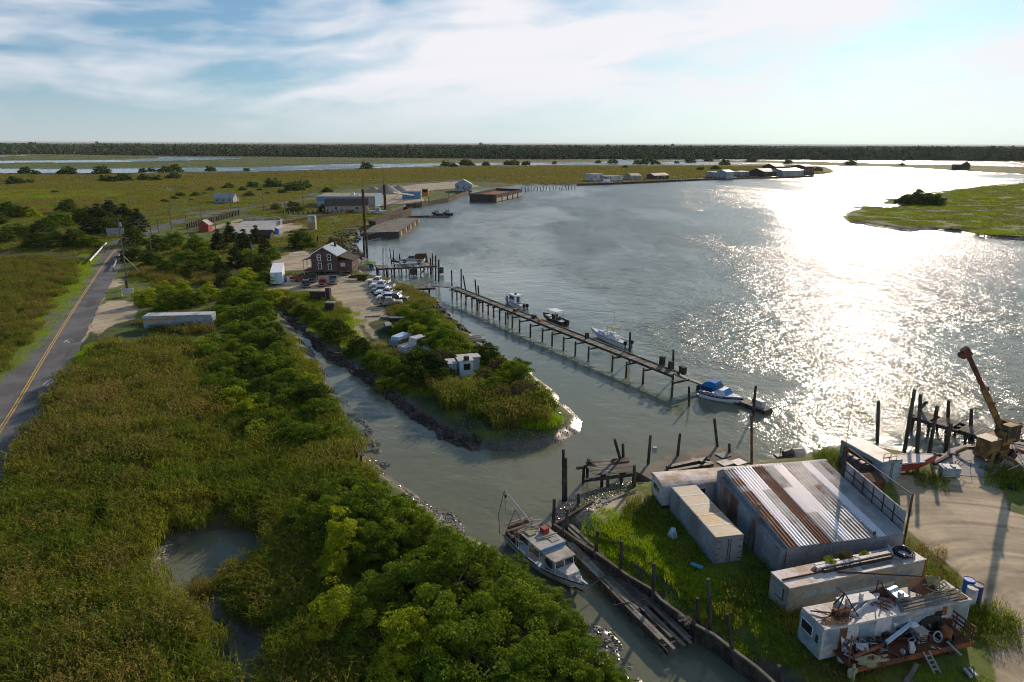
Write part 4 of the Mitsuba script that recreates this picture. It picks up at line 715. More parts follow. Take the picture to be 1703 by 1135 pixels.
# --- pale blue trailer at the water, red boat behind it
bt = box_trailer('refrigerated_trailer', 'pale blue box trailer with white roof and twin end doors at the water side', 'trailer', (36.9, 61.9), math.radians(16), 2.5, 5.7, 2.35, YZ + .02, 'pale_blue_panel', 'white_worn', 'pale_blue_panel', 6, 3)
c = L2W((36.9, 61.9), math.radians(16), 0, 0)
rw = part(bt, 'rust_patch', MB((36.9, 61.9, YZ), math.radians(16)).box(-.03, 0.0, 1.2, 5.2, .3, 1.9).ply('rust'))
hb = thing('round_tank', 'dark round tank with hoops leaning against the side of the pale blue trailer', 'tank')
part(hb, 'shell', MB((35.2, 62.0, YZ), math.radians(16)).cyl((.6, .2, 1.0), (.6, 3.0, 1.0), .95, None, 16).ply('dark_metal', 40))
for k in range(3): part(hb, 'hoop', MB((35.2, 62.0, YZ), math.radians(16)).cyl((.6, .4 + k * .9, 1.0), (.6, .5 + k * .9, 1.0), 1.03, None, 16).ply('rust', 40))
put(thing('shed_lid', 'brown rusty sheet metal cover lying left of the pale blue trailer', 'cover'), MB((34.2, 59.6, YZ), math.radians(16)).prism([(0, 0), (0, 1.3), (1.2, 1.55), (2.6, 1.3), (2.6, 0)], 0, 2.4).ply('rust'))
put(thing('propane_cylinder', 'pale grey gas cylinder lying beside the doors of the pale blue trailer', 'cylinder'), MB((36.2, 60.9, YZ + .4)).cyl((-.5, -.4, 0), (.3, .5, 0), .32, None, 12).ply('grey_siding', 40))
put(thing('roof_crate', 'open wire crate frame on the roof of the pale blue trailer', 'crate'), MB((38.0, 62.6, 3.68), math.radians(16)).bar((-.4, -.3, .05), (.5, -.3, .05), .05).bar((-.4, .4, .05), (.5, .4, .05), .05).bar((-.4, -.3, .45), (.5, -.3, .45), .05).bar((-.4, .4, .45), (.5, .4, .45), .05).bar((-.4, -.3, 0), (-.4, -.3, .45), .05).bar((.5, -.3, 0), (.5, -.3, .45), .05).bar((-.4, .4, 0), (-.4, .4, .45), .05).bar((.5, .4, 0), (.5, .4, .45), .05).bar((-.4, -.3, .45), (.5, .4, .45), .04).ply('dark_metal'))

def hull_rings(L, B, D, bow=0.5, tran=0.85, z0=-0.35, sheer=0.35, n=13, full=2.4):
    """stations from the transom to the stem: port rail, chine, keel, chine, rail"""
    R = []
    for t in np.linspace(0, 1, n):
        b = B / 2 * (tran + (1 - tran) * math.sin(min(t / .45, 1) * math.pi / 2)) * (1 - max(0, (t - .45) / .55) ** full)
        b = max(b, 0.02); zs = D + z0 + sheer * t ** 2 + 0.06 * (1 - t) ** 2; zk = z0 + (D + sheer) * 0.75 * max(0, (t - .72) / .28) ** 2; x = t * L
        bc = b * (0.86 - 0.35 * max(0, (t - .5) / .5)); zc = z0 + (zs - z0) * (.28 + .2 * t); rake = bow * max(0, (t - .8) / .2) ** 2
        R.append([(x + rake, b, zs), (x + rake * .5, bc, zc), (x, 0, zk), (x + rake * .5, -bc, zc), (x + rake, -b, zs)])
    return R
def hull(key, o, rz, L, B, D, mat_top, mat_low, mat_deck, z=0.0, deck_drop=0.25, **kw):
    R = np.array(hull_rings(L, B, D, **kw)); mk = lambda: MB((o[0], o[1], z), rz)
    up_ = R[:, [0, 1]]; dn_ = R[:, [3, 4]]; low = R[:, 1:4]
    m = mk().loft(up_).loft(dn_); e = R[0]; m.raw(e, [[0, 1, 2], [0, 2, 4], [2, 3, 4]])
    m.loft(np.stack([R[:, 0] + [0, 0, .0], R[:, 0] + [0, -.09, 0.02]], 1)).loft(np.stack([R[:, 4] + [0, .09, .02], R[:, 4]], 1))
    hk = part(key, 'hull', m.ply(mat_top)); part(key, 'bottom', mk().loft(low).ply(mat_low))
    part(key, 'rub_rail', mk().loft(np.stack([R[:, 0] + [0, .03, -.02], R[:, 0] + [0, .03, -.11]], 1)).loft(np.stack([R[:, 4] + [0, -.03, -.11], R[:, 4] + [0, -.03, -.02]], 1)).ply('dark_metal' if mat_top != 'white_gel' else 'navy'))
    dk = np.stack([R[:, 0] - [0, 0.05, deck_drop], R[:, 4] + [0, .05, -deck_drop]], 1)
    part(key, 'deck', mk().loft(dk).ply(mat_deck)); return mk, R
rb = thing('beached_boat', 'red hulled boat with pale deck standing on land behind the pale blue trailer', 'boat')
p, q = G(1497, 772, 2.2), G(1545, 768, 2.2); mk, R = hull(rb, p[:2] - (q - p)[:2] * .8, frame_to(p, q), 6.5, 2.2, 1.2, 'red_paint', 'rust', 'roof_stained', z=YZ + .5, deck_drop=0.02)
part(rb, 'gunwale', mk().box(.2, 4.6, -1.15, -1.0, .95, 1.1).ply('white_worn')); part(rb, 'thwart', mk().box(1.2, 1.6, -.9, .9, .9, 1.3).ply('tan_wood'))
put(thing('tote_bin', 'white lidded fish tote bin standing on a pallet in the yard', 'bin'), (lambda c: MB((c[0], c[1], YZ + .12), math.radians(-8)).box(-.85, .85, -.5, .5, .12, .95).box(-.9, .9, -.55, .55, .95, 1.05).box(-.7, -.5, -.4, .4, 1.05, 1.12).box(.1, .4, -.3, .3, 1.05, 1.15).box(-.8, -.5, -.5, .5, 0, .12).box(.5, .8, -.5, .5, 0, .12).ply('pale_blue_panel'))(G(1577, 793, YZ)))
put(thing('bicycle_rack', 'bent rusty pipe frame standing beside the white tote bin', 'frame'), (lambda c: MB((c[0], c[1], YZ)).tube([(0, 0, 0), (0, 0, 1.2), (.5, .1, 1.4), (1.1, .2, 1.1), (1.8, .3, 1.2), (1.9, .3, 0)], .03).tube([(.3, 0, .9), (.6, .1, 1.3), (1.0, .1, .9), (.6, 0, .7), (.3, 0, .9)], .03).ply('rust'))(G(1586, 785, YZ)))

# --- yellow crane on outriggers
cr = thing('mobile_crane', 'rusty yellow mobile crane on splayed outriggers with raised boom', 'crane')
cb = G(1652, 762, YZ); crz = math.radians(24)
def cm(): return MB((cb[0], cb[1], YZ), crz)
part(cr, 'chassis', cm().box(-2.0, 2.2, -1.0, 1.0, .75, 1.3).box(-2.4, -1.6, -.8, .8, .6, 1.5).ply('crane_yellow'))
part(cr, 'engine_hood', cm().box(-2.3, -.5, -.75, .75, 1.3, 2.5).box(-2.2, -1.2, -.7, .7, 2.5, 2.65).ply('crane_yellow'))
part(cr, 'hood_top', cm().box(-2.5, -.7, -.85, .85, 2.66, 2.74).ply('roof_tan'))
part(cr, 'turntable', cm().cyl((.6, 0, 1.3), (.6, 0, 1.75), .9, None, 16).ply('rust', 40))
part(cr, 'superstructure', cm().box(-.35, 1.6, -.8, -.1, 1.75, 3.3).box(-.35, 1.6, .1, .9, 1.75, 2.6).ply('crane_yellow'))
cab = part(cr, 'cab', cm().box(.1, 1.5, -.95, -.1, 2.2, 2.5).box(.1, .2, -.95, -.85, 2.5, 3.9).box(1.4, 1.5, -.95, -.85, 2.5, 3.9).box(.1, .2, -.2, -.1, 2.5, 3.9).box(1.4, 1.5, -.2, -.1, 2.5, 3.9).box(.05, 1.55, -1.0, -.05, 3.9, 4.0).ply('crane_yellow'))
part(cab, 'window', cm().box(.21, 1.39, -.92, -.89, 2.52, 3.88).box(.13, .16, -.84, -.21, 2.52, 3.88).ply('glass_dark'))
part(cr, 'winch', cm().cyl((1.2, .1, 3.2), (1.2, .9, 3.2), .38, None, 12).box(.9, 1.9, .0, 1.0, 2.6, 3.0).ply('rust', 40))
part(cr, 'counterweight', cm().box(1.5, 2.3, -.9, .9, 1.9, 3.9).ply('rust'))
pv = np.array([cb[0], cb[1], 0]) + [math.cos(crz) * .5, math.sin(crz) * .5, 0]; pv[2] = YZ + 3.2
tip = G(1609, 590, 12.6); tip = np.array([*G(1609, 588, 13.0)[:2], 13.0]); dirb = (tip - pv) / np.linalg.norm(tip - pv); LB = np.linalg.norm(tip - pv)
bm = part(cr, 'boom', MB().bar(pv, pv + dirb * LB * .55, .46, .52).ply('crane_yellow'))
part(bm, 'boom_extension', MB().bar(pv + dirb * LB * .53, pv + dirb * LB, .34, .4).ply('rust')); part(bm, 'boom_head', MB().bar(tip - dirb * .3, tip + dirb * .6 + [-.1, 0, 0], .6, .7).cyl(tip + [-.5, -.3, -.2], tip + [-.5, .3, -.2], .35, None, 10).ply('rust'))
part(bm, 'boom_fitting', MB().bar(pv + dirb * LB * .52 + [.3, 0, 0], pv + dirb * LB * .57 + [.45, 0, 0], .3).bar(pv + dirb * LB * .35 + [.35, 0, 0], pv + dirb * LB * .37 + [.5, 0, 0], .3).ply('rust'))
part(cr, 'lift_cylinder', MB().cyl(pv + [0, -.2, -1.2], pv + dirb * LB * .28, .13, .1, 8).ply('dark_metal', 40))
for sx, sy, ex, ey in ((-1.9, -1, -3.6, -1.8), (-1.6, 1, -3.0, 2.2), (2.0, -1, 2.6, -3.0), (2.1, 1, 3.9, 1.4), (-1.2, -1.0, -.3, -3.2)):
    o_ = part(cr, 'outrigger', cm().bar((sx, sy, 1.1), ((sx + ex) / 2, (sy + ey) / 2, .95), .3, .34).bar(((sx + ex) / 2, (sy + ey) / 2, .95), (ex, ey, .25), .26, .3).ply('crane_yellow')); part(o_, 'foot', cm().box(ex - .3, ex + .3, ey - .3, ey + .3, 0, .12).ply('rust'))
for x in (-1.1, 1.4):
    for y in (-1.0, .95): 
        w = part(cr, 'wheel', cm().cyl((x, y - .22, .66), (x, y + .22, .66), .66, None, 16).ply('black_rubber', 40)); part(w, 'rim', cm().cyl((x, y - .235, .66), (x, y + .235, .66), .33, None, 12).ply('rust', 40))
put(thing('ladder', 'aluminium ladder leaning against the chassis of the yellow crane', 'ladder'), (lambda m: [m.bar((x, -1.2, 1.9), (x + .7, -2.4, 0), .06) for x in (.5, .95)] and [m.bar((.5 + .7 * k / 7, -1.2 - 1.2 * k / 7, 1.9 * (1 - k / 7)), (.95 + .7 * k / 7, -1.2 - 1.2 * k / 7, 1.9 * (1 - k / 7)), .04) for k in range(1, 7)] and m)(cm()).ply('silver'))
pad = thing('concrete_pad', None, None, None, 'structure'); labels[pad]['label'] = 'pale concrete wharf slab under the crane'
put(pad, MB().prism([tuple(q) for q in Gs([(1548, 775), (1580, 747), (1602, 741), (1676, 731), (1703, 737), (1760, 742), (1740, 775), (1690, 790), (1640, 795), (1585, 790)], YZ)], YZ - .7, YZ + .05, 'z').ply('concrete'))
hz = thing('hose_loop', 'dark hose lying in a wide loop on the wharf right of the crane', 'hose'); q = G(1683, 745, YZ + .1)
put(hz, MB((q[0], q[1], YZ + .1)).tube([(1.6 * math.cos(a), 1.1 * math.sin(a), .05 + .05 * math.sin(3 * a)) for a in np.linspace(0, 6.2, 20)], .07).ply('black_rubber', 40))

# --- timber pier by the crane
pr = thing('timber_pier', 'weathered plank pier with missing boards jutting into the river left of the crane', 'pier')
A, B = G(1512, 692, 1.9), G(1622, 724, 1.9); prz = frame_to(A, B); PL = np.linalg.norm((B - A)[:2]) + 1.5
def pm_(): return MB((A[0], A[1], 0), prz)
_r = np.random.default_rng(31); nb = int(PL / .36)
for i in range(nb):
    if i in (6, 13, 14): continue
    d = _r.uniform(-.12, .12, 4); x = i * .36
    part(pr, 'plank', pm_().raw([(x + .02, .1 + d[0], 1.9 + d[2] * .15), (x + .32, .1 + d[1], 1.9), (x + .32, 3.2 + d[2], 1.9 + d[3] * .2), (x + .02, 3.2 + d[3], 1.9), (x + .02, .1 + d[0], 1.82), (x + .32, .1 + d[1], 1.82), (x + .32, 3.2 + d[2], 1.82), (x + .02, 3.2 + d[3], 1.82)], [[0, 1, 2], [0, 2, 3], [4, 6, 5], [4, 7, 6], [0, 4, 5], [0, 5, 1], [1, 5, 6], [1, 6, 2], [2, 6, 7], [2, 7, 3], [3, 7, 4], [3, 4, 0]]).ply('board_pale' if _r.uniform() < .3 else 'deck_wood'))
for y in (.2, 1.6, 3.0): part(pr, 'stringer', pm_().box(-.2, PL, y - .12, y + .12, 1.45, 1.8).ply('piling_wood'))
for x in np.arange(.3, PL, 2.0):
    part(pr, 'cross_beam', pm_().box(x - .14, x + .14, -.1, 3.3, 1.1, 1.44).ply('piling_wood'))
    for y in (.3, 2.9): part(pr, 'support_pile', pm_().cyl((x, y, -1.2), (x, y, 1.1), .15, None, 8).ply('piling_wood', 40))
PG = 'tall dark pilings round the pier left of the crane'
for b_, t_, l in [((1503, 756), (1521, 648), 'leaning tall piling at the outer left of the crane pier, shorter neighbour to its right'), ((1524, 768), (1531, 656), 'tall piling second from the left by the crane pier'), ((1543, 765), (1559, 675), 'thick leaning piling in front of the middle of the crane pier'), ((1571, 757), (1582, 704), 'shorter piling where the crane pier meets the wharf'), ((1576, 702), (1578, 666), 'piling on the far side of the middle of the crane pier'), ((1614, 717), (1616, 680), 'piling on the far side of the inner end of the crane pier'),
                  ((1459, 736), (1461, 667), 'single piling in the water left of the crane pier'), ((1691, 735), (1697, 703), 'short piling at the right end of the crane wharf'), ((1518, 700), (1520, 690), 'stub piling at the outer end of the crane pier')]:
    piling(b_, t_, .2, 'piling', l, PG, z0=0.0 if b_[1] > 730 else 1.2)
put(thing('broken_beam', 'short broken beam propped against the outer end piles of the crane pier', 'beam'), MB().bar(G(1530, 680, 2.0), G(1541, 669, 3.2), .28).ply('piling_wood'))
put(thing('timber_beam', 'long timber lying along the wharf edge below the crane pier', 'beam'), MB().bar(G(1543, 752, .9), G(1580, 762, 1.2), .3).bar(G(1553, 772, 1.5), G(1582, 757, 1.5), .3).ply('piling_wood'))
put(thing('pipe_rail', 'grey pipe handrail at the right edge beyond the weeds', 'railing'), MB().tube([G(1676, 790, YZ), G(1676, 782, YZ + .9), G(1715, 765, YZ + 1.0)], .05).bar(G(1672, 792, YZ + .2), G(1720, 770, YZ + .2), .5, .15).ply('grey_siding'))
put(thing('old_tyre', 'old tyre lying in the weeds at the right frame edge', 'tyre'), mply(trimesh.creation.torus(.38, .14, major_sections=16, minor_sections=8).apply_translation([*G(1684, 812, YZ)[:2], YZ + .15]), 'black_rubber', True))
# --- beige trailer and its load
BO, BR = (19.8, 41.8), math.radians(17.1); BL, BW, BH, BZ = 12.4, 2.05, 2.2, YZ + .17
def bmb(z=0): return MB((BO[0], BO[1], BZ + z), BR)
bg = thing('beige_trailer', 'long beige box trailer with junk on its roof in front of the shed', 'trailer')
part(bg, 'body', bmb().box(.02, BL - .02, .02, BW - .02, 0, BH - .02).box(0, .12, -.01, .1, 0, BH).box(BL - .08, BL + .01, -.02, .1, 0, BH).ply('beige_panel'))
for i in range(9): part(bg, 'side_panel', bmb().box(.14 + i * 1.36, .12 + (i + 1) * 1.36, -.02, .03, .08, BH - .1).ply('beige_panel'))
part(bg, 'stripe', bmb().box(1.3, 11.3, -.035, -.015, 1.15, 1.62).ply('pale_blue_panel'), label='faded pale blue painted band along the side'); part(bg, 'stripe', bmb().box(4.6, 9.6, -.034, -.015, .55, .85).ply('sky_paint'), label='short pale blue painted patch below the long band')
for i in range(6): part(bg, 'roof_panel', bmb().box(.02 + i * 2.06, 2.04 + i * 2.06, .02, BW - .02, BH - .02, BH + .025).ply('roof_stained' if i < 3 else 'white_worn'))
part(bg, 'edge_trim', bmb().box(-.01, BL, -.03, .05, BH - .08, BH + .03).box(-.02, .04, 0, BW, BH - .08, BH + .03).ply('white_worn')); part(bg, 'corner_post', bmb().box(BL - .1, BL + .02, -.04, .04, 0, BH).ply('red_paint'), label='dark red corner post')
w = part(bg, 'hatch', bmb().box(-.03, .02, .55, 1.35, .9, 1.75).ply('grey_siding')); part(w, 'frame', bmb().box(-.045, -.02, .5, .56, .85, 1.8).box(-.045, -.02, .5, 1.4, .82, .88).ply('dark_metal'))
for x in (.5, 2.2): part(bg, 'support', bmb().box(x, x + .15, .3, .45, -.2, 0).box(x, x + .15, 1.6, 1.75, -.2, 0).ply('dark_metal'))
RZt = BH + .03
put(thing('channel_beam', 'white and black channel beam lying along the roof of the beige trailer', 'beam'), bmb(RZt).box(3.2, 10.2, 1.0, 1.06, .02, .36).box(3.2, 10.2, 1.0, 1.3, .33, .37).box(3.2, 10.2, 1.0, 1.3, .02, .05).box(3.3, 5.5, 1.3, 1.5, .3, .4).ply('white_worn'))
put(thing('black_girder', 'black girder lying in front of the channel beam on the beige trailer', 'beam'), bmb(RZt).box(3.6, 9.9, .72, .96, .0, .28).ply('dark_metal'))
put(thing('tee_bracket', 'pale tee shaped bracket at the right end of the channel beam', 'bracket'), bmb(RZt).bar((8.8, 1.2, .1), (10.4, 1.45, .2), .12).bar((10.2, 1.0, .1), (10.6, 1.9, .35), .14).bar((9.6, 1.2, .05), (10.3, .5, .05), .12).ply('pale_blue_panel'))
put(thing('steel_angle', 'rusty steel angle lying on the left end of the beige trailer roof', 'beam'), bmb(RZt).box(.1, 4.8, .85, .92, 0, .12).box(.1, 4.8, .85, 1.0, 0, .03).ply('rust')); put(thing('plank_lumber', 'thin plank lying by the front edge of the beige trailer roof', 'plank'), bmb(RZt).box(6.8, 9.4, .3, .55, 0, .05).ply('deck_wood'))
hc = thing('hose_coil', 'black hose coiled in rings on the right end of the beige trailer', 'hose'); m = bmb(RZt)
for k in range(7): m.tube([((.45 + .055 * k) * math.cos(a) + 11.3, (.45 + .055 * k) * math.sin(a) * .95 + 1.05, .06 + .045 * (k % 4) + .03 * math.sin(2 * a + k)) for a in np.linspace(0, 6.3, 22)], .045, 5)
put(hc, m.ply('black_rubber', 40))
put(thing('steel_pole', 'long steel pole reaching from the beige trailer roof across the gap', 'pole'), MB().cyl(np.array([*L2W(BO, BR, 4.6, .5), BZ + RZt + .1]), np.array([*L2W(BO, BR, 10.4, -1.6), BZ + 2.15]), .07, .05, 8).ply('rust', 40))
for x, y, s, l in ((4.7, 1.4, .5, 'weed growing out of debris on the left half of the beige trailer roof'), (6.4, 1.7, .62, 'larger brownish weed on the beige trailer roof against the shed wall'), (8.2, 1.7, .3, 'small weed in the middle of the beige trailer roof')):
    key = thing('rooftop_weed', l, 'weed'); X, Y = L2W(BO, BR, x, y); inst(key, KIND['brown' if s > .6 else 'midbright'][0][0], at(X, Y, BZ + BH, x, [.24 * s / .5, .24 * s / .5, .22 * s / .5]))
put(thing('debris_heap', 'dark soil and leaf litter heaped round the weeds on the beige trailer', 'debris'), bmb(RZt).blob((4.4, 1.3, 0), (1.4, .5, .16), 2, .5, 3).blob((6.4, 1.6, 0), (.8, .35, .2), 2, .5, 4).ply('bark'))

# --- white trailer, rusted, with rigging and rope on its roof
WO, WR = (20.2, 37.2), math.radians(15.2); WL, WW, WH, WZ = 12.0, 2.25, 2.35, YZ + .25
def wmb(z=0): return MB((WO[0], WO[1], WZ + z), WR)
wt = thing('white_trailer', 'rusty white trailer body with rope and rigging heaped on its roof', 'trailer')
part(wt, 'body', wmb().prism([(0, 0), (0, WH - .15), (.12, WH), (WL, WH), (WL, .1), (9.5, 0)], .03, WW - .03, 'y').ply('white_worn'))
for i in range(9):
    part(wt, 'side_panel', wmb().box(.25 + i * 1.3, .22 + (i + 1) * 1.3, 0, .05, .1, 1.02).ply('pale_blue_panel' if i % 3 else 'white_worn')); part(wt, 'side_panel', wmb().box(.25 + i * 1.3, .22 + (i + 1) * 1.3, .005, .05, 1.06, WH - .12).ply('white_worn' if i % 2 else 'pale_blue_panel'))
part(wt, 'rust_run', wmb().box(1.3, 1.9, -.006, .02, .2, WH - .2).ply('rust_bright'), label='rust stained strip near the left corner'); part(wt, 'rust_run', wmb().box(9.6, 10.0, -.006, .02, 1.5, WH - .1).ply('rust_bright'), label='rust stain under the roof edge')
part(wt, 'end_panel', wmb().box(-.03, .04, .08, WW - .08, .05, WH - .2).ply('pale_blue_panel')); w = part(wt, 'window', wmb().box(-.06, .0, .85, 2.0, 1.1, 1.9).ply('white_paint')); part(w, 'pane', wmb().box(-.075, -.05, .92, 1.93, 1.17, 1.83).ply('dark_void'))
w = part(wt, 'window', wmb().box(-.055, 0, .25, .6, 1.0, 1.7).ply('grey_siding')); part(w, 'pane', wmb().box(-.07, -.05, .3, .55, 1.05, 1.65).ply('glass_dark')); part(wt, 'marker_plate', wmb().box(-.05, 0, .15, .4, .35, .55).ply('line_yellow'))
w = part(wt, 'doorway', wmb().box(9.0, 9.6, -.02, .04, .3, 1.95).ply('dark_void')); w = part(wt, 'window', wmb().box(7.2, 8.6, -.03, .03, 1.1, 1.95).ply('grey_siding')); part(w, 'pane', wmb().box(7.28, 8.52, -.04, -.02, 1.18, 1.87).ply('pale_blue_panel'))
for i in range(5): part(wt, 'roof_panel', wmb().box(.12 + i * 2.38, .1 + (i + 1) * 2.38, .0, WW, WH - .01, WH + .03).ply('roof_stained' if i != 1 else 'white_worn'))
part(wt, 'gutter', wmb().box(0, WL, -.05, .03, WH - .1, WH + .05).ply('white_worn')); part(wt, 'undercarriage', wmb().box(.4, WL - .4, .3, WW - .3, -.3, 0).ply('rust'))
RW = WH + .035
af = thing('rigging_frame', 'dark A frame of rusty rigging poles standing on the left end of the white trailer', 'frame'); m = wmb(RW)
for p_, q_ in (((1.0, .4, 0), (2.3, 1.1, 1.5)), ((3.1, .5, 0), (2.3, 1.1, 1.5)), ((2.4, 2.0, 0), (2.3, 1.1, 1.5)), ((1.6, .6, .5), (2.7, .7, .6)), ((1.2, .4, .05), (3.2, 1.9, .1)), ((.3, 1.7, .1), (2.1, .6, .3)), ((.4, .7, .1), (2.4, 1.2, .2)), ((2.3, 1.1, 1.5), (1.8, 1.4, 1.9))): m.bar(p_, q_, .07)
put(af, m.ply('rust')); m = wmb(RW); _r = np.random.default_rng(2)
for k in range(60):
    a = _r.uniform(0, 6.28); c = np.array([1.7 + _r.normal(0, .5), .7 + _r.normal(0, .25), .1 + abs(_r.normal(0, .12))]); m.bar(c, c + np.array([math.cos(a), math.sin(a), _r.uniform(-.15, .25)]) * _r.uniform(.3, .9), .025)
put(thing('rusty_wire_tangle', 'tangle of rusty rods and wire on the left end of the white trailer roof', 'scrap'), m.ply('rust'))
put(thing('net_heap', 'tan fishing net heaped at the front left of the white trailer roof', 'net'), wmb(RW).blob((1.5, .5, 0), (.85, .4, .14), 3, .6, 8).ply('net_tan')); put(thing('rusty_winch', 'rusty winch drum on the left end of the white trailer roof', 'winch'), wmb(RW).cyl((1.5, .8, .28), (2.3, 1.0, .28), .26, None, 12).box(1.4, 2.5, .65, .75, 0, .45).box(1.5, 2.6, 1.05, 1.15, 0, .45).ply('rust', 40))
put(thing('boxed_beam', 'pale three sided steel trough lying slanted on the white trailer roof', 'trough'), MB(np.array([*L2W(WO, WR, 2.9, .55), WZ + RW]), WR + .42).box(0, 2.9, 0, .04, 0, .3).box(0, 2.9, .3, .34, 0, .3).box(0, 2.9, 0, .34, 0, .03).ply('white_worn'))
put(thing('upturned_dinghy', 'pale grey flat boat shape lying upturned at the back of the white trailer roof', 'dinghy'), wmb(RW).prism([(2.6, 1.35), (5.3, 1.35), (5.9, 1.75), (5.3, 2.15), (2.6, 2.15)], 0.02, .38, 'z').box(3.0, 3.2, 1.5, 1.7, .38, .6).box(4.2, 4.4, 1.6, 1.8, .38, .7).ply('white_worn'))
put(thing('plank_bundle', 'bundle of long weathered planks along the front edge of the white trailer roof', 'planks'), (lambda m: [m.bar((6.2 + .1 * k, .15 + .16 * k, .06 + .05 * (k % 2)), (11.0 + .15 * k, .2 + .17 * k, .1 + .05 * (k % 2)), .14, .06) for k in range(6)] and m)(wmb(RW)).ply('deck_wood'))
put(thing('trap_frame', 'rust brown broken sheet of plating on the right half of the white trailer roof', 'plate'), wmb(RW).raw([(7.9, 1.3, .5), (10.4, 1.5, .35), (10.2, 2.1, .7), (8.4, 2.2, .75), (9.0, 1.0, .1), (10.3, 1.1, .12)], [[0, 1, 2], [0, 2, 3], [0, 4, 5], [0, 5, 1]]).ply('rust'))
put(thing('chrome_engine', 'grey engine block lying in the middle of the white trailer roof', 'engine'), wmb(RW).box(6.6, 7.5, .9, 1.5, 0, .45).cyl((6.5, 1.7, .3), (7.4, 1.9, .3), .3, None, 10).box(6.9, 7.2, 1.0, 1.3, .45, .7).ply('silver'))
rp = thing('rope_pile', 'big pile of olive rope coils on the right end of the white trailer roof', 'rope'); m = wmb(RW); _r = np.random.default_rng(4)
for k in range(16):
    c = np.array([10.2 + _r.normal(0, .35), 1.5 + _r.normal(0, .2), .08 + .055 * k]); r_ = _r.uniform(.35, .75) * (1 - k / 40); ph = _r.uniform(0, 6)
    m.tube([c + [r_ * math.cos(a), r_ * .75 * math.sin(a), .1 * math.sin(2 * a + ph)] for a in np.linspace(0, 6.3, 16)], .04, 4)
m.tube([np.array([11.3 + .5 * math.cos(a) * (1 + .3 * math.sin(3 * a)), .7 + .35 * math.sin(a), .05]) for a in np.linspace(0, 11, 26)], .04, 4)
put(rp, m.ply('rope_tan', 40)); put(thing('rusty_plate', 'flat rusty plate at the right front corner of the white trailer roof', 'plate'), wmb(RW).box(10.6, 11.8, .1, .8, .02, .07).ply('rust'))
m = wmb(RW); _r = np.random.default_rng(6)
for k in range(45):
    c = np.array([_r.uniform(4.8, 7.2), _r.uniform(.6, 1.8), .08]); a = _r.uniform(0, 6.28); m.bar(c, c + np.array([math.cos(a), math.sin(a), _r.uniform(-.1, .5)]) * _r.uniform(.3, 1.0), _r.uniform(.02, .06))
put(thing('dead_vine', 'dry twigs and bent rods scattered over the middle of the white trailer roof', 'debris'), m.ply('rust'))
put(thing('standing_scrap', 'dark rusty machine skeleton standing at the back of the white trailer roof', 'scrap'), wmb(RW).bar((5.6, 1.9, 0), (6.0, 2.1, 1.2), .07).bar((6.7, 2.0, 0), (6.2, 2.1, 1.0), .07).bar((5.4, 2.1, .4), (6.9, 2.1, .3), .06).blob((6.0, 2.0, .2), (.6, .2, .3), 2, .6, 5).ply('rust'))
def barrel(px, py, matn, label, h=.9, r=.3, open_=False):
    c = G(px, py, YZ); key = thing('barrel', label, 'barrel'); z = YZ + .02
    part(key, 'drum', MB((c[0], c[1], z)).cyl((0, 0, 0), (0, 0, h), r, None, 16, not open_).cyl((0, 0, h * .33), (0, 0, h * .37), r * 1.04, None, 16).cyl((0, 0, h * .66), (0, 0, h * .7), r * 1.04, None, 16).ply(matn, 40))
    part(key, 'rim', MB((c[0], c[1], z)).cyl((0, 0, h - .03), (0, 0, h + .03), r * 1.05, None, 16, False).cyl((0, 0, h - .05), (0, 0, h - .04), r * .98, None, 16).ply(matn, 40))
barrel(1605, 998, 'blue_drum', 'bright blue plastic barrel behind the white one at trailer end', 1.75, .36); barrel(1611, 1010, 'white_worn', 'white plastic barrel between the two blue ones at trailer end', 1.65, .36); barrel(1620, 1006, 'navy_drum', 'dark navy barrel, rightmost of the three at the trailer end', 1.7, .36)

# --- rusty flatbed loaded with scrap
FO, FR_ = G(1418, 1110, YZ + .9)[:2], 0.0
_a, _b = G(1425, 1108, YZ + 1.0), G(1612, 1066, YZ + 1.0); FR_ = frame_to(_a, _b); FL = np.linalg.norm((_b - _a)[:2]) + .4; FZ = YZ + .85; FO = _a[:2]
def fmb(z=0): return MB((FO[0], FO[1], FZ + z), FR_)
fb = thing('flatbed_trailer', 'rusty flatbed heaped with scrap metal in front of the white trailer', 'trailer')
part(fb, 'bed', fmb().box(-.3, FL, 0, 2.3, -.15, 0).ply('rust')); part(fb, 'side_rail', fmb().box(-.3, FL, -.06, .02, -.3, .06).ply('rust_bright')); part(fb, 'side_rail', fmb().box(-.3, FL, 2.28, 2.36, -.3, .06).ply('rust')); part(fb, 'frame_beam', fmb().box(0, FL, .6, .75, -.5, -.15).box(0, FL, 1.5, 1.65, -.5, -.15).ply('rust'))
for k in range(4): part(fb, 'end_stake', fmb().box(FL - .08, FL, .1 + k * .65, .16 + k * .65, 0, 1.1).ply('rust'))
for z in (.4, .7, 1.05): part(fb, 'end_rail', fmb().box(FL - .1, FL + .02, 0, 2.2, z, z + .08).ply('rust'))
for x in (1.2, FL - 1.5): part(fb, 'wheel', fmb().cyl((x, .1, -.45), (x, .4, -.45), .4, None, 12).ply('black_rubber', 40))
def F(name, label, cat, m, matn, sm=False): return put(thing(name, label, cat), m.ply(matn, sm))
pp = thing('plastic_pipe', 'fat white plastic pipe with flanged end lying on top of the scrap', 'pipe')
part(pp, 'tube', fmb().cyl((4.6, 2.1, .95), (6.8, 2.4, 1.1), .25, .25, 14, False).ply('white_gel', 40)); part(pp, 'flange', fmb().cyl((4.25, 2.05, .93), (4.65, 2.1, .95), .36, .34, 16, False).cyl((4.5, 2.08, .94), (4.52, 2.09, .94), .24, None, 14).ply('white_worn', 40))
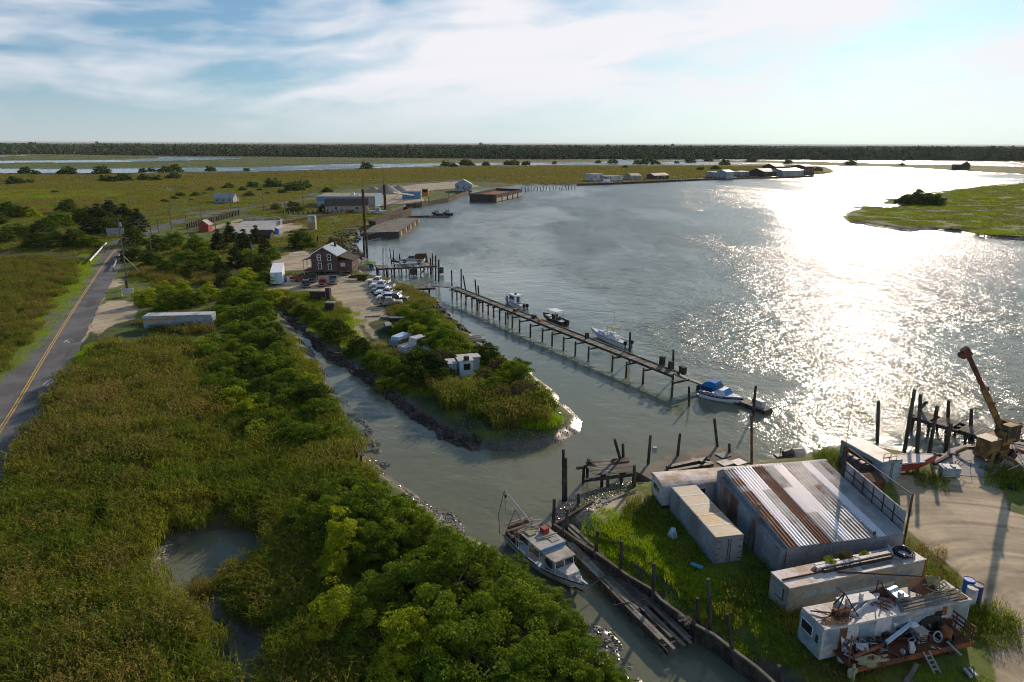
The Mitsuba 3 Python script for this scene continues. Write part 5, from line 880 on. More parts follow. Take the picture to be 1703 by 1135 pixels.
F('white_beam', 'pale square beam lying slanted across the middle of the scrap heap', 'beam', fmb().bar((3.0, .9, .55), (5.9, 1.7, .95), .2), 'sky_paint')
F('metal_cabinet', 'grey metal cabinet standing among the scrap right of the pale beam', 'cabinet', fmb().box(5.5, 6.2, .75, 1.3, 0, .85).box(5.45, 6.25, .7, 1.35, .85, .88), 'beige_panel')
F('white_carton', 'bright white box lying on top of the grey cabinet', 'box', fmb().box(5.5, 6.0, 1.3, 1.75, .75, .98), 'white_paint')
F('rusty_pipe', 'pinkish rusty pipe lying along the front left of the flatbed', 'pipe', fmb().cyl((.1, .45, .45), (2.6, .75, .6), .12, None, 10), 'rust_bright', 40)
F('tan_net', 'tan fishing net bundle hanging over the front edge of the flatbed', 'net', fmb().blob((1.3, .15, .2), (1.0, .28, .24), 3, .7, 2), 'rope_tan')
F('cable_reel', 'round pale cable reel leaning in the scrap near the flatbed front', 'reel', fmb().cyl((4.3, .3, .4), (4.5, .15, .42), .38, None, 16).cyl((4.35, .2, .4), (4.55, .05, .45), .16, None, 10), 'white_worn', 40)
F('rusty_drum', 'rusty ribbed drum at the right end of the scrap heap', 'drum', fmb().cyl((7.7, .7, 0), (7.7, .7, .8), .33, None, 14).cyl((7.7, .7, .25), (7.7, .7, .3), .36, None, 14).cyl((7.7, .7, .5), (7.7, .7, .55), .36, None, 14), 'rust_bright', 40)
F('ring_wheel', 'pale spoked ring wheel standing left of the rusty drum', 'wheel', MB((*L2W(FO, FR_, 6.9, .6), FZ + .42), FR_).raw(*(lambda t: (np.array(t.vertices) @ trimesh.transformations.rotation_matrix(1.2, [1, 0, 0])[:3, :3].T, t.faces))(trimesh.creation.torus(.34, .05, major_sections=18, minor_sections=6))), 'grey_siding', 40)
F('boiler_plate', 'dark curved plate of an old hood at the back right of the scrap', 'plate', fmb().prism([(6.4, .2), (6.5, .9), (7.0, 1.15), (8.0, 1.1), (8.4, .7), (8.4, .2)], 1.6, 2.25, 'y'), 'dark_metal')
F('white_fender', 'white moulded fender panel leaning at the left of the scrap heap', 'panel', fmb().raw([(.1, 1.5, .2), (.9, 1.7, .25), (1.0, 1.9, 1.05), (.2, 1.8, 1.1), (.5, 1.7, .4)], [[0, 4, 3], [4, 1, 2], [4, 2, 3]]).box(.1, 1.0, 1.86, 1.92, .5, 1.1), 'white_gel')
F('curved_panel', 'pale curved boat panel behind the white fender', 'panel', fmb().prism([(1.2, .1), (1.6, 1.05), (1.9, .95), (1.7, .1)], 1.9, 1.96, 'y'), 'beige_panel')
F('orange_pole', 'rust orange pole leaning on the left end of the flatbed', 'pole', fmb().cyl((-.35, .3, .1), (.35, 1.1, 1.5), .05, None, 6), 'rust_bright')
F('buoy_cluster', 'yellowish tangle of rope and floats hanging at the left flatbed corner', 'rope', fmb().blob((-.35, -.1, -.2), (.22, .2, .5), 2, .8, 6), 'rope_tan')
_r = np.random.default_rng(12); GRP = 'scrap metal pieces heaped on the rusty flatbed'
for k in range(150):
    x, y = _r.uniform(.3, FL - .6), _r.uniform(.15, 2.1); z = .08 + .45 * math.exp(-((y - 1.1) / .8) ** 2) * _r.uniform(.2, 1.2); a, e = _r.uniform(0, 6.28), _r.uniform(-.3, .5); l = _r.uniform(.4, 1.3); ty = k % 6
    d = np.array([math.cos(a), math.sin(a), e]) * l; m = fmb()
    if ty == 0: m.cyl((x, y, z), np.array([x, y, z]) + d, .07, None, 8); nm, cat, mt = 'scrap_pipe', 'pipe', ('rust', 'grey_siding')[k // 6 % 2]
    elif ty == 1: m.bar((x, y, z), np.array([x, y, z]) + d, .1, .05); nm, cat, mt = 'scrap_bar', 'bar', ('rust', 'rust_bright')[k // 6 % 2]
    elif ty == 2: m.cyl((x, y, z + .1), np.array([x, y, z + .1]) + d * .12, .17, None, 12); nm, cat, mt = 'scrap_disc', 'disc', ('rust', 'dark_metal', 'rust', 'grey_siding')[k // 6 % 4]
    elif ty == 3: m.tube([(x + .21 * math.cos(t), y + .18 * math.sin(t), z + .12 + .1 * math.sin(t + k)) for t in np.linspace(0, 6.3, 14)], .035, 5); nm, cat, mt = 'scrap_hoop', 'hoop', ('grey_siding', 'rust', 'dark_metal', 'rust', 'white_worn')[k // 6 % 5]
    elif ty == 4: m.raw([(x, y, z), np.array([x, y, z + .05]) + d * .6, np.array([x - d[1] * .4, y + d[0] * .4, z + .25]) + d * .6, (x - d[1] * .4, y + d[0] * .4, z + .2)], [[0, 1, 2], [0, 2, 3]]); nm, cat, mt = 'scrap_sheet', 'sheet', ('white_worn', 'rust', 'sky_paint', 'rust')[k // 6 % 4]
    else: m.box(x, x + _r.uniform(.2, .5), y, y + _r.uniform(.2, .4), z - .1, z + _r.uniform(.1, .35)); nm, cat, mt = 'scrap_casting', 'casting', ('rust', 'dark_metal')[k // 6 % 2]
    put(thing(nm, {'rust': 'rusty', 'rust_bright': 'orange rusty', 'dark_metal': 'black', 'silver': 'silvery', 'white_worn': 'whitish', 'sky_paint': 'pale blue', 'grey_siding': 'grey'}[mt] + f' metal {cat} tangled in the scrap heap on the flatbed, ' + ('left third' if x < FL / 3 else 'right third' if x > FL * 2 / 3 else 'middle third'), cat, GRP), m.ply(mt, 40))
F('access_ladder', 'grey ladder leaning against the front side of the flatbed', 'ladder', (lambda m: [m.bar((x, -.1, .2), (x + .25, -1.0, -.85), .07) for x in (5.05, 5.5)] and [m.bar((5.05 + .25 * k / 5, -.1 - .9 * k / 5, .2 - 1.05 * k / 5), (5.5 + .25 * k / 5, -.1 - .9 * k / 5, .2 - 1.05 * k / 5), .06) for k in range(1, 5)] and m)(fmb()), 'grey_siding')
F('fallen_board', 'grey board lying on the ground in front of the flatbed', 'board', fmb().bar((3.3, -.9, -.8), (4.5, -.3, -.45), .25, .05).bar((2.6, -1.3, -.82), (3.4, -.8, -.75), .3, .05), 'deck_wood')
c = G(1403, 1100, YZ); put(thing('white_tank', 'white cylindrical tank standing tilted at the left of the flatbed', 'tank'), MB((c[0], c[1], YZ)).cyl((-.25, -.15, .25), (.35, .2, 1.35), .3, .3, 14).blob((-.25, -.15, .25), (.3, .3, .2), 2, 0).ply('white_gel', 40))
c = G(1118, 892, YZ); put(thing('plastic_cone', 'pale blue white plastic funnel tub lying on the shaded grass', 'tub'), MB((c[0], c[1], YZ)).cyl((0, 0, .02), (.05, 0, .75), .48, .2, 14).ply('sky_paint', 40))
c = G(1158, 946, YZ); put(thing('teal_board', 'teal painted board lying on the shaded grass', 'board'), MB((c[0], c[1], YZ + .25), math.radians(-38)).box(-.5, .5, -.2, .2, 0, .08).ply('teal_board'))
c = G(1613, 1122, YZ); put(thing('white_crate_bits', 'two pale scraps of plastic on the ground right of the ladder', 'scrap'), MB((c[0], c[1], YZ + .1)).box(-.3, -.1, -.4, .3, 0, .15).box(.1, .3, -.3, .4, 0, .12).ply('white_worn'))

# --- timber bulkhead, rocks behind it, pilings
BK = [(921, 874), (943, 889), (996, 925), (1046, 961), (1086, 984), (1099, 1000), (1157, 1042), (1187, 1058), (1219, 1083), (1258, 1112), (1300, 1150)]
bk = thing('timber_bulkhead', 'dark timber bulkhead wall holding up the bank above the plank dock', 'bulkhead'); bp = [G(x, y, 1.25) for x, y in BK]
for a, b in zip(bp, bp[1:]):
    d = (b - a) / np.linalg.norm(b - a)
    for k in range(5): part(bk, 'wale_board', MB().bar(np.array([*a[:2], -.1 + k * .3]), np.array([*b[:2], -.1 + k * .3]) - d * .03, .1 + .012 * (k % 2), .27).ply('piling_wood'))
    part(bk, 'cap_beam', MB().bar(np.array([*a[:2], 1.36]), np.array([*b[:2], 1.36]) - d * .02, .22, .14).ply('deck_wood_dark' if a[1] > 41 else 'deck_wood'))
put(thing('retaining_beam', 'pair of long dark beams rising along the bulkhead corner towards the pier', 'beam'), MB().bar(G(925, 872, 1.2), G(985, 835, 1.35), .25).bar(G(920, 878, .9), G(962, 850, 1.1), .25).ply('piling_wood'))
BP = 'dark pilings standing along the timber bulkhead'
for b_, t_, l in [((920, 880), (922, 830), 'tall piling at the bulkhead corner beside the workboat mast'), ((942, 888), (943, 847), 'piling second from the bulkhead corner'), ((963, 850), (962, 821), 'short piling beside the shell covered slope'), ((991, 927), (994, 883), 'piling above the canopy of the workboat with pale top'), ((1032, 958), (1034, 900), 'piling in the grass above the middle of the plank dock'), ((1086, 1000), (1088, 937), 'tall piling in front of the gravel rocks'), ((1160, 1038), (1160, 995), 'short thin piling by the dry brush'), ((1181, 1056), (1178, 963), 'tallest piling of the bulkhead row near the shaded grass'), ((1220, 1095), (1209, 1021), 'leaning piling at the lower end of the bulkhead'), ((1300, 1140), (1296, 1107), 'piling cut by the bottom edge of the picture'), ((937, 832), (937, 748), 'tall twin piling in the water, taller left pile'), ((941, 832), (941, 762), 'tall twin piling in the water, shorter right pile')]:
    piling(b_, t_, .15, 'piling', l, BP, z0=.6 if b_[1] > 860 else 0.1)
def rocks(key, P, n, s, seed, lift=0.0, matn='stone', low=0.0):
    r = np.random.default_rng(seed); b = P.bounds; m = MB(); k = 0
    while k < n:
        x, y = r.uniform(b[0], b[2], 400), r.uniform(b[1], b[3], 400); ok = shapely.contains_xy(P, x, y); x, y = x[ok], y[ok]; z = ground(x, y)
        for i in range(len(x)):
            if k >= n: break
            if z[i] < low - .3: continue
            q = s * r.uniform(.5, 1.4); m.blob((x[i], y[i], z[i] + lift + q * .1), (q * r.uniform(.7, 1.3), q * r.uniform(.6, 1.1), q * r.uniform(.4, .7)), 0 if q < .3 else 1, .7, int(r.integers(9999))); k += 1
    scene[key] = m.ply(matn)
rocks('bulkhead_rocks', poly([(1000, 905), (1060, 950), (1110, 985), (1180, 1040), (1200, 1060), (1160, 1045), (1095, 990), (1040, 950), (1000, 922)], 1.3), 420, .16, 1, .05); labels['bulkhead_rocks'] = {'label': 'grey broken stones filling the edge behind the timber bulkhead', 'category': 'stones', 'kind': 'stuff'}
rocks('riprap_bank', poly([(474, 516), (500, 536), (540, 576), (590, 607), (640, 641), (700, 685), (760, 720), (800, 730), (790, 744), (742, 730), (660, 670), (590, 620), (545, 594), (500, 550), (470, 525)], .6), 1300, .34, 2, .03); labels['riprap_bank'] = {'label': 'dark broken rocks and rubble along the west bank of the peninsula', 'category': 'rocks', 'kind': 'stuff'}
rocks('riprap_east', poly([(700, 488), (722, 500), (742, 522), (780, 553), (770, 556), (730, 525), (706, 502)], .6), 160, .5, 3, .05); labels['riprap_east'] = {'label': 'pale rock pile on the east bank of the peninsula near the ramp', 'category': 'rocks', 'kind': 'stuff'}
rocks('oyster_shoal', SHOAL, 900, .10, 4, .02, 'mud_shell', .1); labels['oyster_shoal'] = {'label': 'wet mud shoal with oyster clumps shining along the west side of the creek', 'category': 'shoal', 'kind': 'stuff'}
rocks('oyster_shoal_near', SHOAL2, 600, .09, 5, .02, 'mud_shell', .1); labels['oyster_shoal_near'] = {'label': 'shining oyster clumps on the mud beside the plank dock at bottom', 'category': 'shoal', 'kind': 'stuff'}
rocks('shell_slope', BANK, 900, .09, 6, .02, 'mud_shell'); labels['shell_slope'] = {'label': 'shell covered slope at the corner of the boat yard', 'category': 'shells', 'kind': 'stuff'}
rocks('shell_spit', SPIT.difference(TIP), 1200, .075, 7, .0, 'mud_shell', .05); labels['shell_spit'] = {'label': 'glistening shell spit round the tip of the peninsula', 'category': 'shells', 'kind': 'stuff'}
rocks('far_rubble', FLAT, 260, .5, 8, .0, 'stone', .1); labels['far_rubble'] = {'label': 'rubble on the mud flat behind the brown house', 'category': 'rubble', 'kind': 'stuff'}
db = thing('dry_brush', 'bundle of pale dry reed stalks lying on the stones behind the bulkhead', 'brush'); m = MB(); c = G(1150, 1030, 1.4); _r = np.random.default_rng(3)
for k in range(40): m.bar(c, c + np.array([_r.uniform(-1.2, .2), _r.uniform(-.9, .5), _r.uniform(0, .3)]), .02)
put(db, m.ply('deck_wood'))

# --- barge hulk with rotten pilings, collapsed pier
bh = thing('sunken_barge', 'mud covered old barge deck at the water behind the mobile home', 'barge'); dk = Gs([(1058, 785), (1100, 762), (1187, 741), (1214, 748), (1250, 770), (1180, 782), (1085, 800)], .9)
part(bh, 'deck', MB().prism([tuple(q) for q in dk], -.6, .95, 'z').ply('hulk_deck')); part(bh, 'hatch_beam', MB().bar(G(1110, 778, 1.1), G(1178, 763, 1.1), .5, .3).bar(G(1150, 765, 1.1), G(1185, 772, 1.1), .4, .3).bar(G(1185, 772, 1.1), G(1110, 785, 1.1), .4, .25).ply('dark_metal'))
for px, py, l, mt in ((1203, 757, 'pale square board lying on the old barge deck', 'board_pale'), (1206, 770, 'pinkish stained sheet lying against the mobile home', 'roof_stained'), (1228, 769, 'small white board beside the stained sheet', 'white_worn')):
    c = G(px, py, 1.0); put(thing('loose_board', l, 'board'), MB((c[0], c[1], 1.0), .5).box(-.7, .7, -.6, .6, 0, .06).ply(mt))
for b_, t_, l in [((1078, 772), (1082, 724), 'piling with a grey meter box, on the old barge'), ((1127, 758), (1131, 721), 'middle piling of three along the old barge'), ((1193, 743), (1188, 696), 'tallest piling at the outer corner of the old barge'), ((1213, 752), (1213, 738), 'short mooring post at the right corner of the old barge'), ((1035, 776), (1022, 731), 'leaning piling at the back of the collapsed pier'), ((1037, 776), (1036, 738), 'upright piling crossing the leaning one on the collapsed pier'), ((1055, 813), (1055, 774), 'piling at the right front corner of the collapsed pier')]:
    bb, tt = piling(b_, t_, .16, 'piling', l, 'pilings of the old barge and collapsed pier', z0=.9)
c = G(1084, 741, 2.5); put(thing('meter_box', 'grey electric meter box fixed to the piling on the old barge', 'box'), MB((*G(1080, 772, .9)[:2] + np.array([.25, -.1]), zat(*G(1080, 772, .9)[:2], 752))).box(-.02, .38, -.2, .2, 0, .62).ply('grey_siding'))
cp = thing('collapsed_pier', 'collapsed plank pier sagging over the shell slope', 'pier'); A = G(965, 800, 1.5); B = G(1056, 790, 1.75); crz2 = frame_to(A, B); CL = np.linalg.norm((B - A)[:2])
def cmb(): return MB((A[0], A[1], 0), crz2)
_r = np.random.default_rng(17)
for k in range(11):
    y = .2 + k * .3; part(cp, 'plank', cmb().bar((1.5 + _r.uniform(-.3, .2), y, 1.95 + .02 * (k % 2)), (CL + _r.uniform(-.2, .3), y + _r.uniform(-.05, .05), 2.05), .26, .06).ply('deck_wood' if k % 3 else 'deck_wood_dark'))
part(cp, 'plank', cmb().bar((CL - 1.6, 2.6, 2.15), (CL + .2, 2.7, 2.15), .9, .06).ply('rust'), label='rust red panel on the far corner of the deck')
for p_, q_ in (((0.4, -.1, 1.55), (CL + .2, .0, 1.8)), ((.2, 2.4, 1.7), (2.6, 2.6, 1.8)), ((1.6, 3.2, 2.2), (2.8, .0, 1.5)), ((1.7, 3.3, 1.7), (CL, 3.3, 1.85))): part(cp, 'beam', cmb().bar(p_, q_, .26, .26).ply('piling_wood'))
for x, y in ((1.0, 2.5), (2.9, .1), (2.6, 1.2), (4.3, .0), (5.6, .1), (1.6, 3.2), (5.2, 3.0)): part(cp, 'support_pile', cmb().cyl((x, y, -.6), (x, y, 1.75), .16, None, 8).ply('piling_wood', 40))
put(thing('grey_timber', 'long pale grey timber lying on the bank below the collapsed pier', 'beam'), MB().bar(G(1003, 837, 1.3), G(1058, 814, 1.45), .2, .15).ply('board_pale'))
GS = 'rotten stub pilings on the shoal by the west bank'
for b_, t_ in [((590, 775), (589, 740)), ((595, 790), (593, 748)), ((600, 786), (600, 757)), ((588, 765), (597, 792)), ((578, 800), (578, 788)), ((583, 805), (584, 790)), ((603, 800), (601, 770))]:
    piling(b_, t_, .17, 'stub_piling', 'rotten dark stub piling in the cluster on the shoal by west bank', GS, z0=.1)

# --- plank dock and moored workboat
pd = thing('plank_dock', 'long low dock of grey planks with broken lower end beside the workboat', 'dock'); A, B = G(905, 872, .75), G(1112, 1082, .75); prz = frame_to(A, B); PL = np.linalg.norm((B - A)[:2])
PW = 2.3
def dmb(): return MB((A[0], A[1], 0), prz)
_r = np.random.default_rng(9); secs = np.linspace(0, PL, 5)
for k in range(8):
    y = .0 + k * PW / 8
    for s_ in range(4):
        x0, x1 = secs[s_], secs[s_ + 1] - .02
        if s_ == 3:
            if k in (2, 5): continue
            x1 += _r.uniform(-1.2, .6)
        part(pd, 'plank', dmb().bar((x0, y + PW / 16, .76 + _r.uniform(-.012, .012)), (x1, y + PW / 16 + _r.uniform(-.03, .03), .76 + _r.uniform(-.012, .012)), PW / 8 - .035, .05).ply(('deck_wood', 'deck_wood', 'deck_wood_dark', 'board_pale')[int(_r.integers(4))]))
for x in np.arange(.2, PL + .3, 1.9):
    part(pd, 'joist', dmb().box(x - .08, x + .08, -.1, PW + .1, .48, .72).ply('piling_wood'))
    for y in (-.02, PW + .02): part(pd, 'support_pile', dmb().cyl((x, y, -1), (x, y, .5), .12, None, 8).ply('deck_wood_dark', 40))
part(pd, 'edge_beam', dmb().box(0, PL, -.1, -.02, .35, .7).ply('piling_wood')); part(pd, 'edge_beam', dmb().box(0, PL, PW + .02, PW + .1, .35, .7).ply('piling_wood'))
put(thing('skiff_cover', 'greenish grey upturned skiff cover lying along the plank dock beside the workboat', 'cover'), dmb().prism([(3.9, .15), (6.6, .25), (6.6, .7), (3.9, .7)], .8, 1.02, 'z').ply('deck_wood'))
put(thing('loose_plank', 'loose plank pair lying lengthwise on the inner end of the dock', 'plank'), dmb().bar((1.2, 2.0, .84), (5.0, 2.1, .84), .22, .06).bar((.6, 1.5, .84), (3.6, 1.6, .85), .2, .06).ply('board_pale'))
put(thing('mooring_rope', 'dark mooring rope slack across the plank dock to a piling', 'rope'), MB().tube([G(972, 985, .9), G(982, 975, .82), G(1004, 960, .84), (G(1004, 960, .84) + G(1034, 950, 1.4)) / 2, G(1034, 952, 1.3)], .035).tube([G(1020, 1007, .8), G(1050, 1001, .85), G(1086, 995, 1.4)], .035).ply('dark_metal'))
wb = thing('workboat', 'weathered white fishing workboat with boom and rusty dredge gear at the plank dock', 'boat'); S_, Bw = G(856, 888, .5), G(970, 978, .9); wrz = frame_to(S_, Bw); WBL = np.linalg.norm((Bw - S_)[:2]) - .2
mk, R = hull(wb, S_[:2], wrz, WBL, 2.9, 1.15, 'white_worn', 'rust', 'white_worn', z=0.05, deck_drop=.22, bow=.35, sheer=.45, full=2.6)
X = lambda t: t * WBL
part(wb, 'boot_stripe', mk().loft(np.stack([R[:, 1] + [0, .02, .04], R[:, 1] + [0, .03, .22]], 1)).loft(np.stack([R[:, 3] + [0, -.03, .22], R[:, 3] + [0, -.02, .04]], 1)).ply('rust'))
def cabin(t0, t1, w0, w1, z0, z1, s0=.05, s1=.2):
    return [[(X(t0), w0, z0), (X(t0), -w0, z0), (X(t0) + s0, -w0 * .93, z1), (X(t0) + s0, w0 * .93, z1)], [(X(t1), w1, z0), (X(t1), -w1, z0), (X(t1) - s1, -w1 * .93, z1), (X(t1) - s1, w1 * .93, z1)]]
tr = part(wb, 'trunk_cabin', mk().loft(cabin(.76, .90, .95, .62, .9, 1.45, 0, .08), True, True).ply('white_worn'))
wh = part(wb, 'wheelhouse', mk().loft(cabin(.60, .78, 1.12, 1.0, .85, 2.05, 0, .22), True, True).ply('white_worn'))
part(wh, 'roof', mk().loft([[(X(.595), 1.15, 2.06), (X(.595), -1.15, 2.06), (X(.595), -1.15, 2.13), (X(.595), 1.15, 2.13)], [(X(.772), 1.05, 2.06), (X(.772), -1.05, 2.06), (X(.772), -1.05, 2.13), (X(.772), 1.05, 2.13)]], True, True).ply('roof_grey'))
for s in (-1, 1):
    xa, xb = X(.78) - .075, X(.78) - .195; part(wh, 'windscreen', mk().raw([(xa + .01, s * .06, 1.3), (xa + .01, s * .88, 1.3), (xb + .012, s * .84, 1.92), (xb + .012, s * .06, 1.92)], [[0, 1, 2], [0, 2, 3]]).ply('glass_dark')); 
    y0, y1 = s * 1.09, s * 1.02; part(wh, 'side_window', mk().box(X(.645), X(.74), min(s * 1.02, s * 1.09), max(s * 1.02, s * 1.09), 1.35, 1.85).ply('glass_dark'))
part(wh, 'number_letters', mk().raw(*(lambda t: (np.stack([X(.70) - t.vertices[:, 0], 0 * t.vertices[:, 0] - 1.125 + t.vertices[:, 2] * 0 - .002 * (t.vertices[:, 2] > 0), 1.0 + t.vertices[:, 1]], 1), t.faces))(meshkit.text_mesh('341', .16, .004, True))).ply('dark_void'))
part(wb, 'foredeck', mk().loft(np.stack([R[8:, 0] - [0, .06, .04], R[8:, 4] + [0, .06, -.04]], 1)).ply('white_worn')); part(wb, 'anchor_roller', mk().bar((WBL - .3, 0, 1.3), (WBL + .7, 0, 1.45), .16, .12).bar((WBL - .3, .2, 1.3), (WBL + .5, .1, 1.4), .06).cyl((WBL - .6, -.2, 1.35), (WBL - .6, .2, 1.35), .16, None, 8).ply('silver'))
cn = part(wb, 'canopy', mk().box(X(.24), X(.60), -1.28, 1.28, 2.32, 2.40).ply('roof_grey')); part(cn, 'fascia', mk().box(X(.60), X(.605) + .03, -1.28, 1.28, 2.14, 2.42).ply('blue_paint'), label='faded blue front edge of the canopy'); part(cn, 'hatch_cover', mk().box(X(.50), X(.56), .2, 1.0, 2.4, 2.45).ply('grey_siding'))
for k in range(4): part(cn, 'roof_board', mk().box(X(.25) + k * .16, X(.25) + k * .16 + .1, -1.2, 1.2, 2.4, 2.43).ply('deck_wood'))
for t in (.26, .42, .58):
    for s in (-1, 1): part(wb, 'canopy_post', mk().bar((X(t), s * 1.22, .8), (X(t), s * 1.22, 2.32), .07).ply('white_worn'))
part(wb, 'side_board', mk().box(X(.28), X(.42), -1.24, -1.2, .8, 1.7).ply('sky_paint')); part(wb, 'side_board', mk().box(X(.30), X(.60), 1.2, 1.24, .8, 1.6).ply('sky_paint')); part(wb, 'cockpit_dark', mk().box(X(.1), X(.6), -1.1, 1.1, .5, .66).ply('deck_wood_dark'))
part(wb, 'engine_box', mk().box(X(.32), X(.46), -.5, .5, .66, 1.3).ply('deck_wood')); part(wb, 'red_bin', mk().box(X(.36), X(.42), .3, .85, 2.41, 2.85).ply('red_paint'), label='dark red plastic bin on the canopy'); part(wb, 'canopy_gear', mk().box(X(.30), X(.38), -.9, -.2, 2.41, 2.5).bar((X(.28), -1.0, 2.45), (X(.34), .9, 2.6), .08).bar((X(.46), -.6, 2.5), (X(.48), 1.25, 2.55), .1).ply('rope_tan'))
bo = part(wb, 'boom', mk().cyl((X(.20), .5, 2.3), (X(.02), -1.2, 5.2), .08, .07, 8).ply('white_worn', 40)); part(bo, 'stay', mk().tube([(X(.02), -1.2, 5.2), (-.3, -1.5, 2.8), (-.2, -1.45, .8)], .03).tube([(X(.02), -1.2, 5.2), (X(.02), -1.1, 3.2)], .015).ply('dark_metal')); part(bo, 'block', mk().blob((X(.02), -1.1, 4.6), (.12, .12, .2), 1, .2).ply('dark_metal'))
part(wb, 'gallows_frame', mk().bar((X(.03), -1.25, .8), (X(.06), -.3, 3.3), .08).bar((X(.06), .9, .8), (X(.06), -.3, 3.3), .08).bar((X(.22), .3, .9), (X(.06), -.3, 3.3), .07).bar((X(.03), -1.2, 1.9), (X(.05), 1.2, 2.0), .1).ply('grey_siding'))
part(wb, 'mast_post', mk().bar((X(.2), .5, .7), (X(.2), .5, 2.9), .12).bar((X(.2), .5, 2.7), (X(.28), 1.2, 2.75), .08).bar((X(.22), .5, 2.0), (X(.3), 1.3, 2.3), .06).ply('silver'))
part(wb, 'dredge_roller', mk().cyl((X(.09), -1.2, 1.9), (X(.09), 1.2, 1.9), .17, None, 10).ply('rust_bright', 40)); part(wb, 'dredge', mk().box(X(.02), X(.14), -1.1, 1.1, .7, 1.1).bar((X(.03), -1.0, 1.1), (X(.14), 1.0, 1.5), .1).cyl((X(.16), -1.0, 1.2), (X(.16), .9, 1.2), .2, None, 8).ply('rust', 40))
for s, t0 in ((-1, .05), (1, .05)): part(wb, 'rail', mk().bar((X(t0), s * 1.25, 1.5), (X(.34), s * 1.3, 1.55), .06).bar((X(.12), s * 1.27, .8), (X(.16), s * 1.27, 1.5), .05).bar((X(.24), s * 1.28, .8), (X(.2), s * 1.28, 2.2), .06).bar((X(.22), s * 1.28, .8), (X(.27), s * 1.28, 2.2), .06).ply('grey_siding'))
part(wb, 'fender', mk().blob((X(.08), -1.55, .35), (.18, .15, .25), 2, .1).ply('white_worn', 40)); part(wb, 'side_bench', mk().box(X(.55), X(.63), -1.5, -1.1, .95, 1.05).ply('sky_paint'))
# ------------------------------------------------------------------ the long dock, its boats, and the piers of the inner basin
DZ = 2.55
A, B = G(750, 479, DZ), G(1117, 624, DZ); drz = frame_to(A, B); DL = np.linalg.norm((B - A)[:2]); DWD = 1.65
ld = thing('long_dock', 'long narrow plank dock on tall piles reaching out into the river', 'dock')
def lmb(): return MB((A[0], A[1], 0), drz)
_r = np.random.default_rng(41); m = [MB((A[0], A[1], 0), drz) for _ in range(3)]
FA, FB = G(1158, 641, .55), G(1272, 684, .55); frz = frame_to(FA, FB); FLN = np.linalg.norm((FB - FA)[:2])
for k in range(int(DL / .3)): m[int(_r.integers(3))].box(k * .3 + .015, k * .3 + .285, _r.uniform(-.05, .03), DWD + _r.uniform(-.05, .05), DZ - .06, DZ + _r.uniform(-.01, .02))
for q, mt in zip(m, ('deck_wood', 'deck_wood_dark', 'board_pale')): part(ld, 'deck_boards', q.ply(mt), kind='stuff')
part(ld, 'ramp', MB().bar(np.array([*L2W(A, drz, DL - .2, DWD / 2), DZ - .05]), np.array([*L2W(FA, frz, .6, DWD / 2), .62]), 1.65, .22).ply('deck_wood'))
ms = [MB((FA[0], FA[1], 0), frz) for _ in range(2)]
for k in range(int(FLN / .3)): ms[int(_r.integers(2))].box(k * .3 + .015, k * .3 + .285, 0, DWD, .5, .56)
for q, mt in zip(ms, ('deck_wood', 'board_pale')): part(ld, 'float_boards', q.ply(mt), kind='stuff')
part(ld, 'float', MB((FA[0], FA[1], 0), frz).box(0, FLN, .02, DWD - .02, -.3, .49).ply('piling_wood'))
part(ld, 'stringer', lmb().box(0, DL, .02, .2, DZ - .4, DZ - .07).ply('piling_wood')); part(ld, 'stringer', lmb().box(0, DL, DWD - .2, DWD - .02, DZ - .4, DZ - .07).ply('piling_wood'))
part(ld, 'kerb_rail', lmb().box(0, DL, DWD - .12, DWD, DZ + .02, DZ + .16).ply('deck_wood'))
near = [(752, 497), (760, 500), (775, 509), (785, 513), (794, 517), (803, 519), (812, 524), (821, 528), (831, 533), (841, 540), (852, 546), (864, 553), (882, 561), (902, 568.5), (918, 575.5), (937, 583.5), (956.5, 592), (978.5, 601), (1018, 617), (1041, 628), (1069, 639), (1117, 661), (1146, 675)]
for i, (px, py) in enumerate(near):
    if px > 1140: piling((px, py), (px, 643), .16, 'piling', 'free standing short piling left of the blue topped cabin cruiser', 'tall pilings along the long dock'); continue
    b = G(px, py, 0); top = DZ - .05 if px < 1140 else 2.6
    part(ld, 'support_pile', MB().cyl((b[0], b[1], -1.5), (b[0], b[1], top), .17, .15, 8).ply('piling_wood', 40))
    q = np.array([b[0], b[1]]) + .0; 
    if px < 1140:
        t_ = (b[:2] - A[:2]) @ np.array([math.cos(drz), math.sin(drz)]); part(ld, 'cross_beam', lmb().box(t_ - .1, t_ + .1, -.5, DWD + .1, DZ - .62, DZ - .4).bar((t_, ((b[:2] - A[:2]) @ np.array([-math.sin(drz), math.cos(drz)])), DZ - .5), (t_, .3, DZ - .5), .2).ply('piling_wood'))
for b_, t_, l in [((752, 492), (751, 450), 'leftmost tall piling at the shore end of the long dock'), ((767, 495), (767, 448), 'tallest piling at the shore end of the long dock'), ((776, 492), (770, 458), 'leaning piling beside the tallest one at the shore end'), ((793, 500), (790, 465), 'first tall piling along the long dock past the shore end'), ((797, 505), (795, 475), 'second tall piling along the long dock past the shore end'), ((845, 530), (843, 492), 'thin tall piling beside the first white cabin boat'), ((1047, 603), (1048, 553), 'tall piling beside the outboards of the third boat'), ((1119, 632), (1120, 582), 'tall piling between the dock boxes and the blue topped boat'), ((1252, 692), (1257, 642), 'leaning tall piling at the outer end of the long dock')]:
    piling(b_, t_, .17, 'piling', l, 'tall pilings along the long dock')
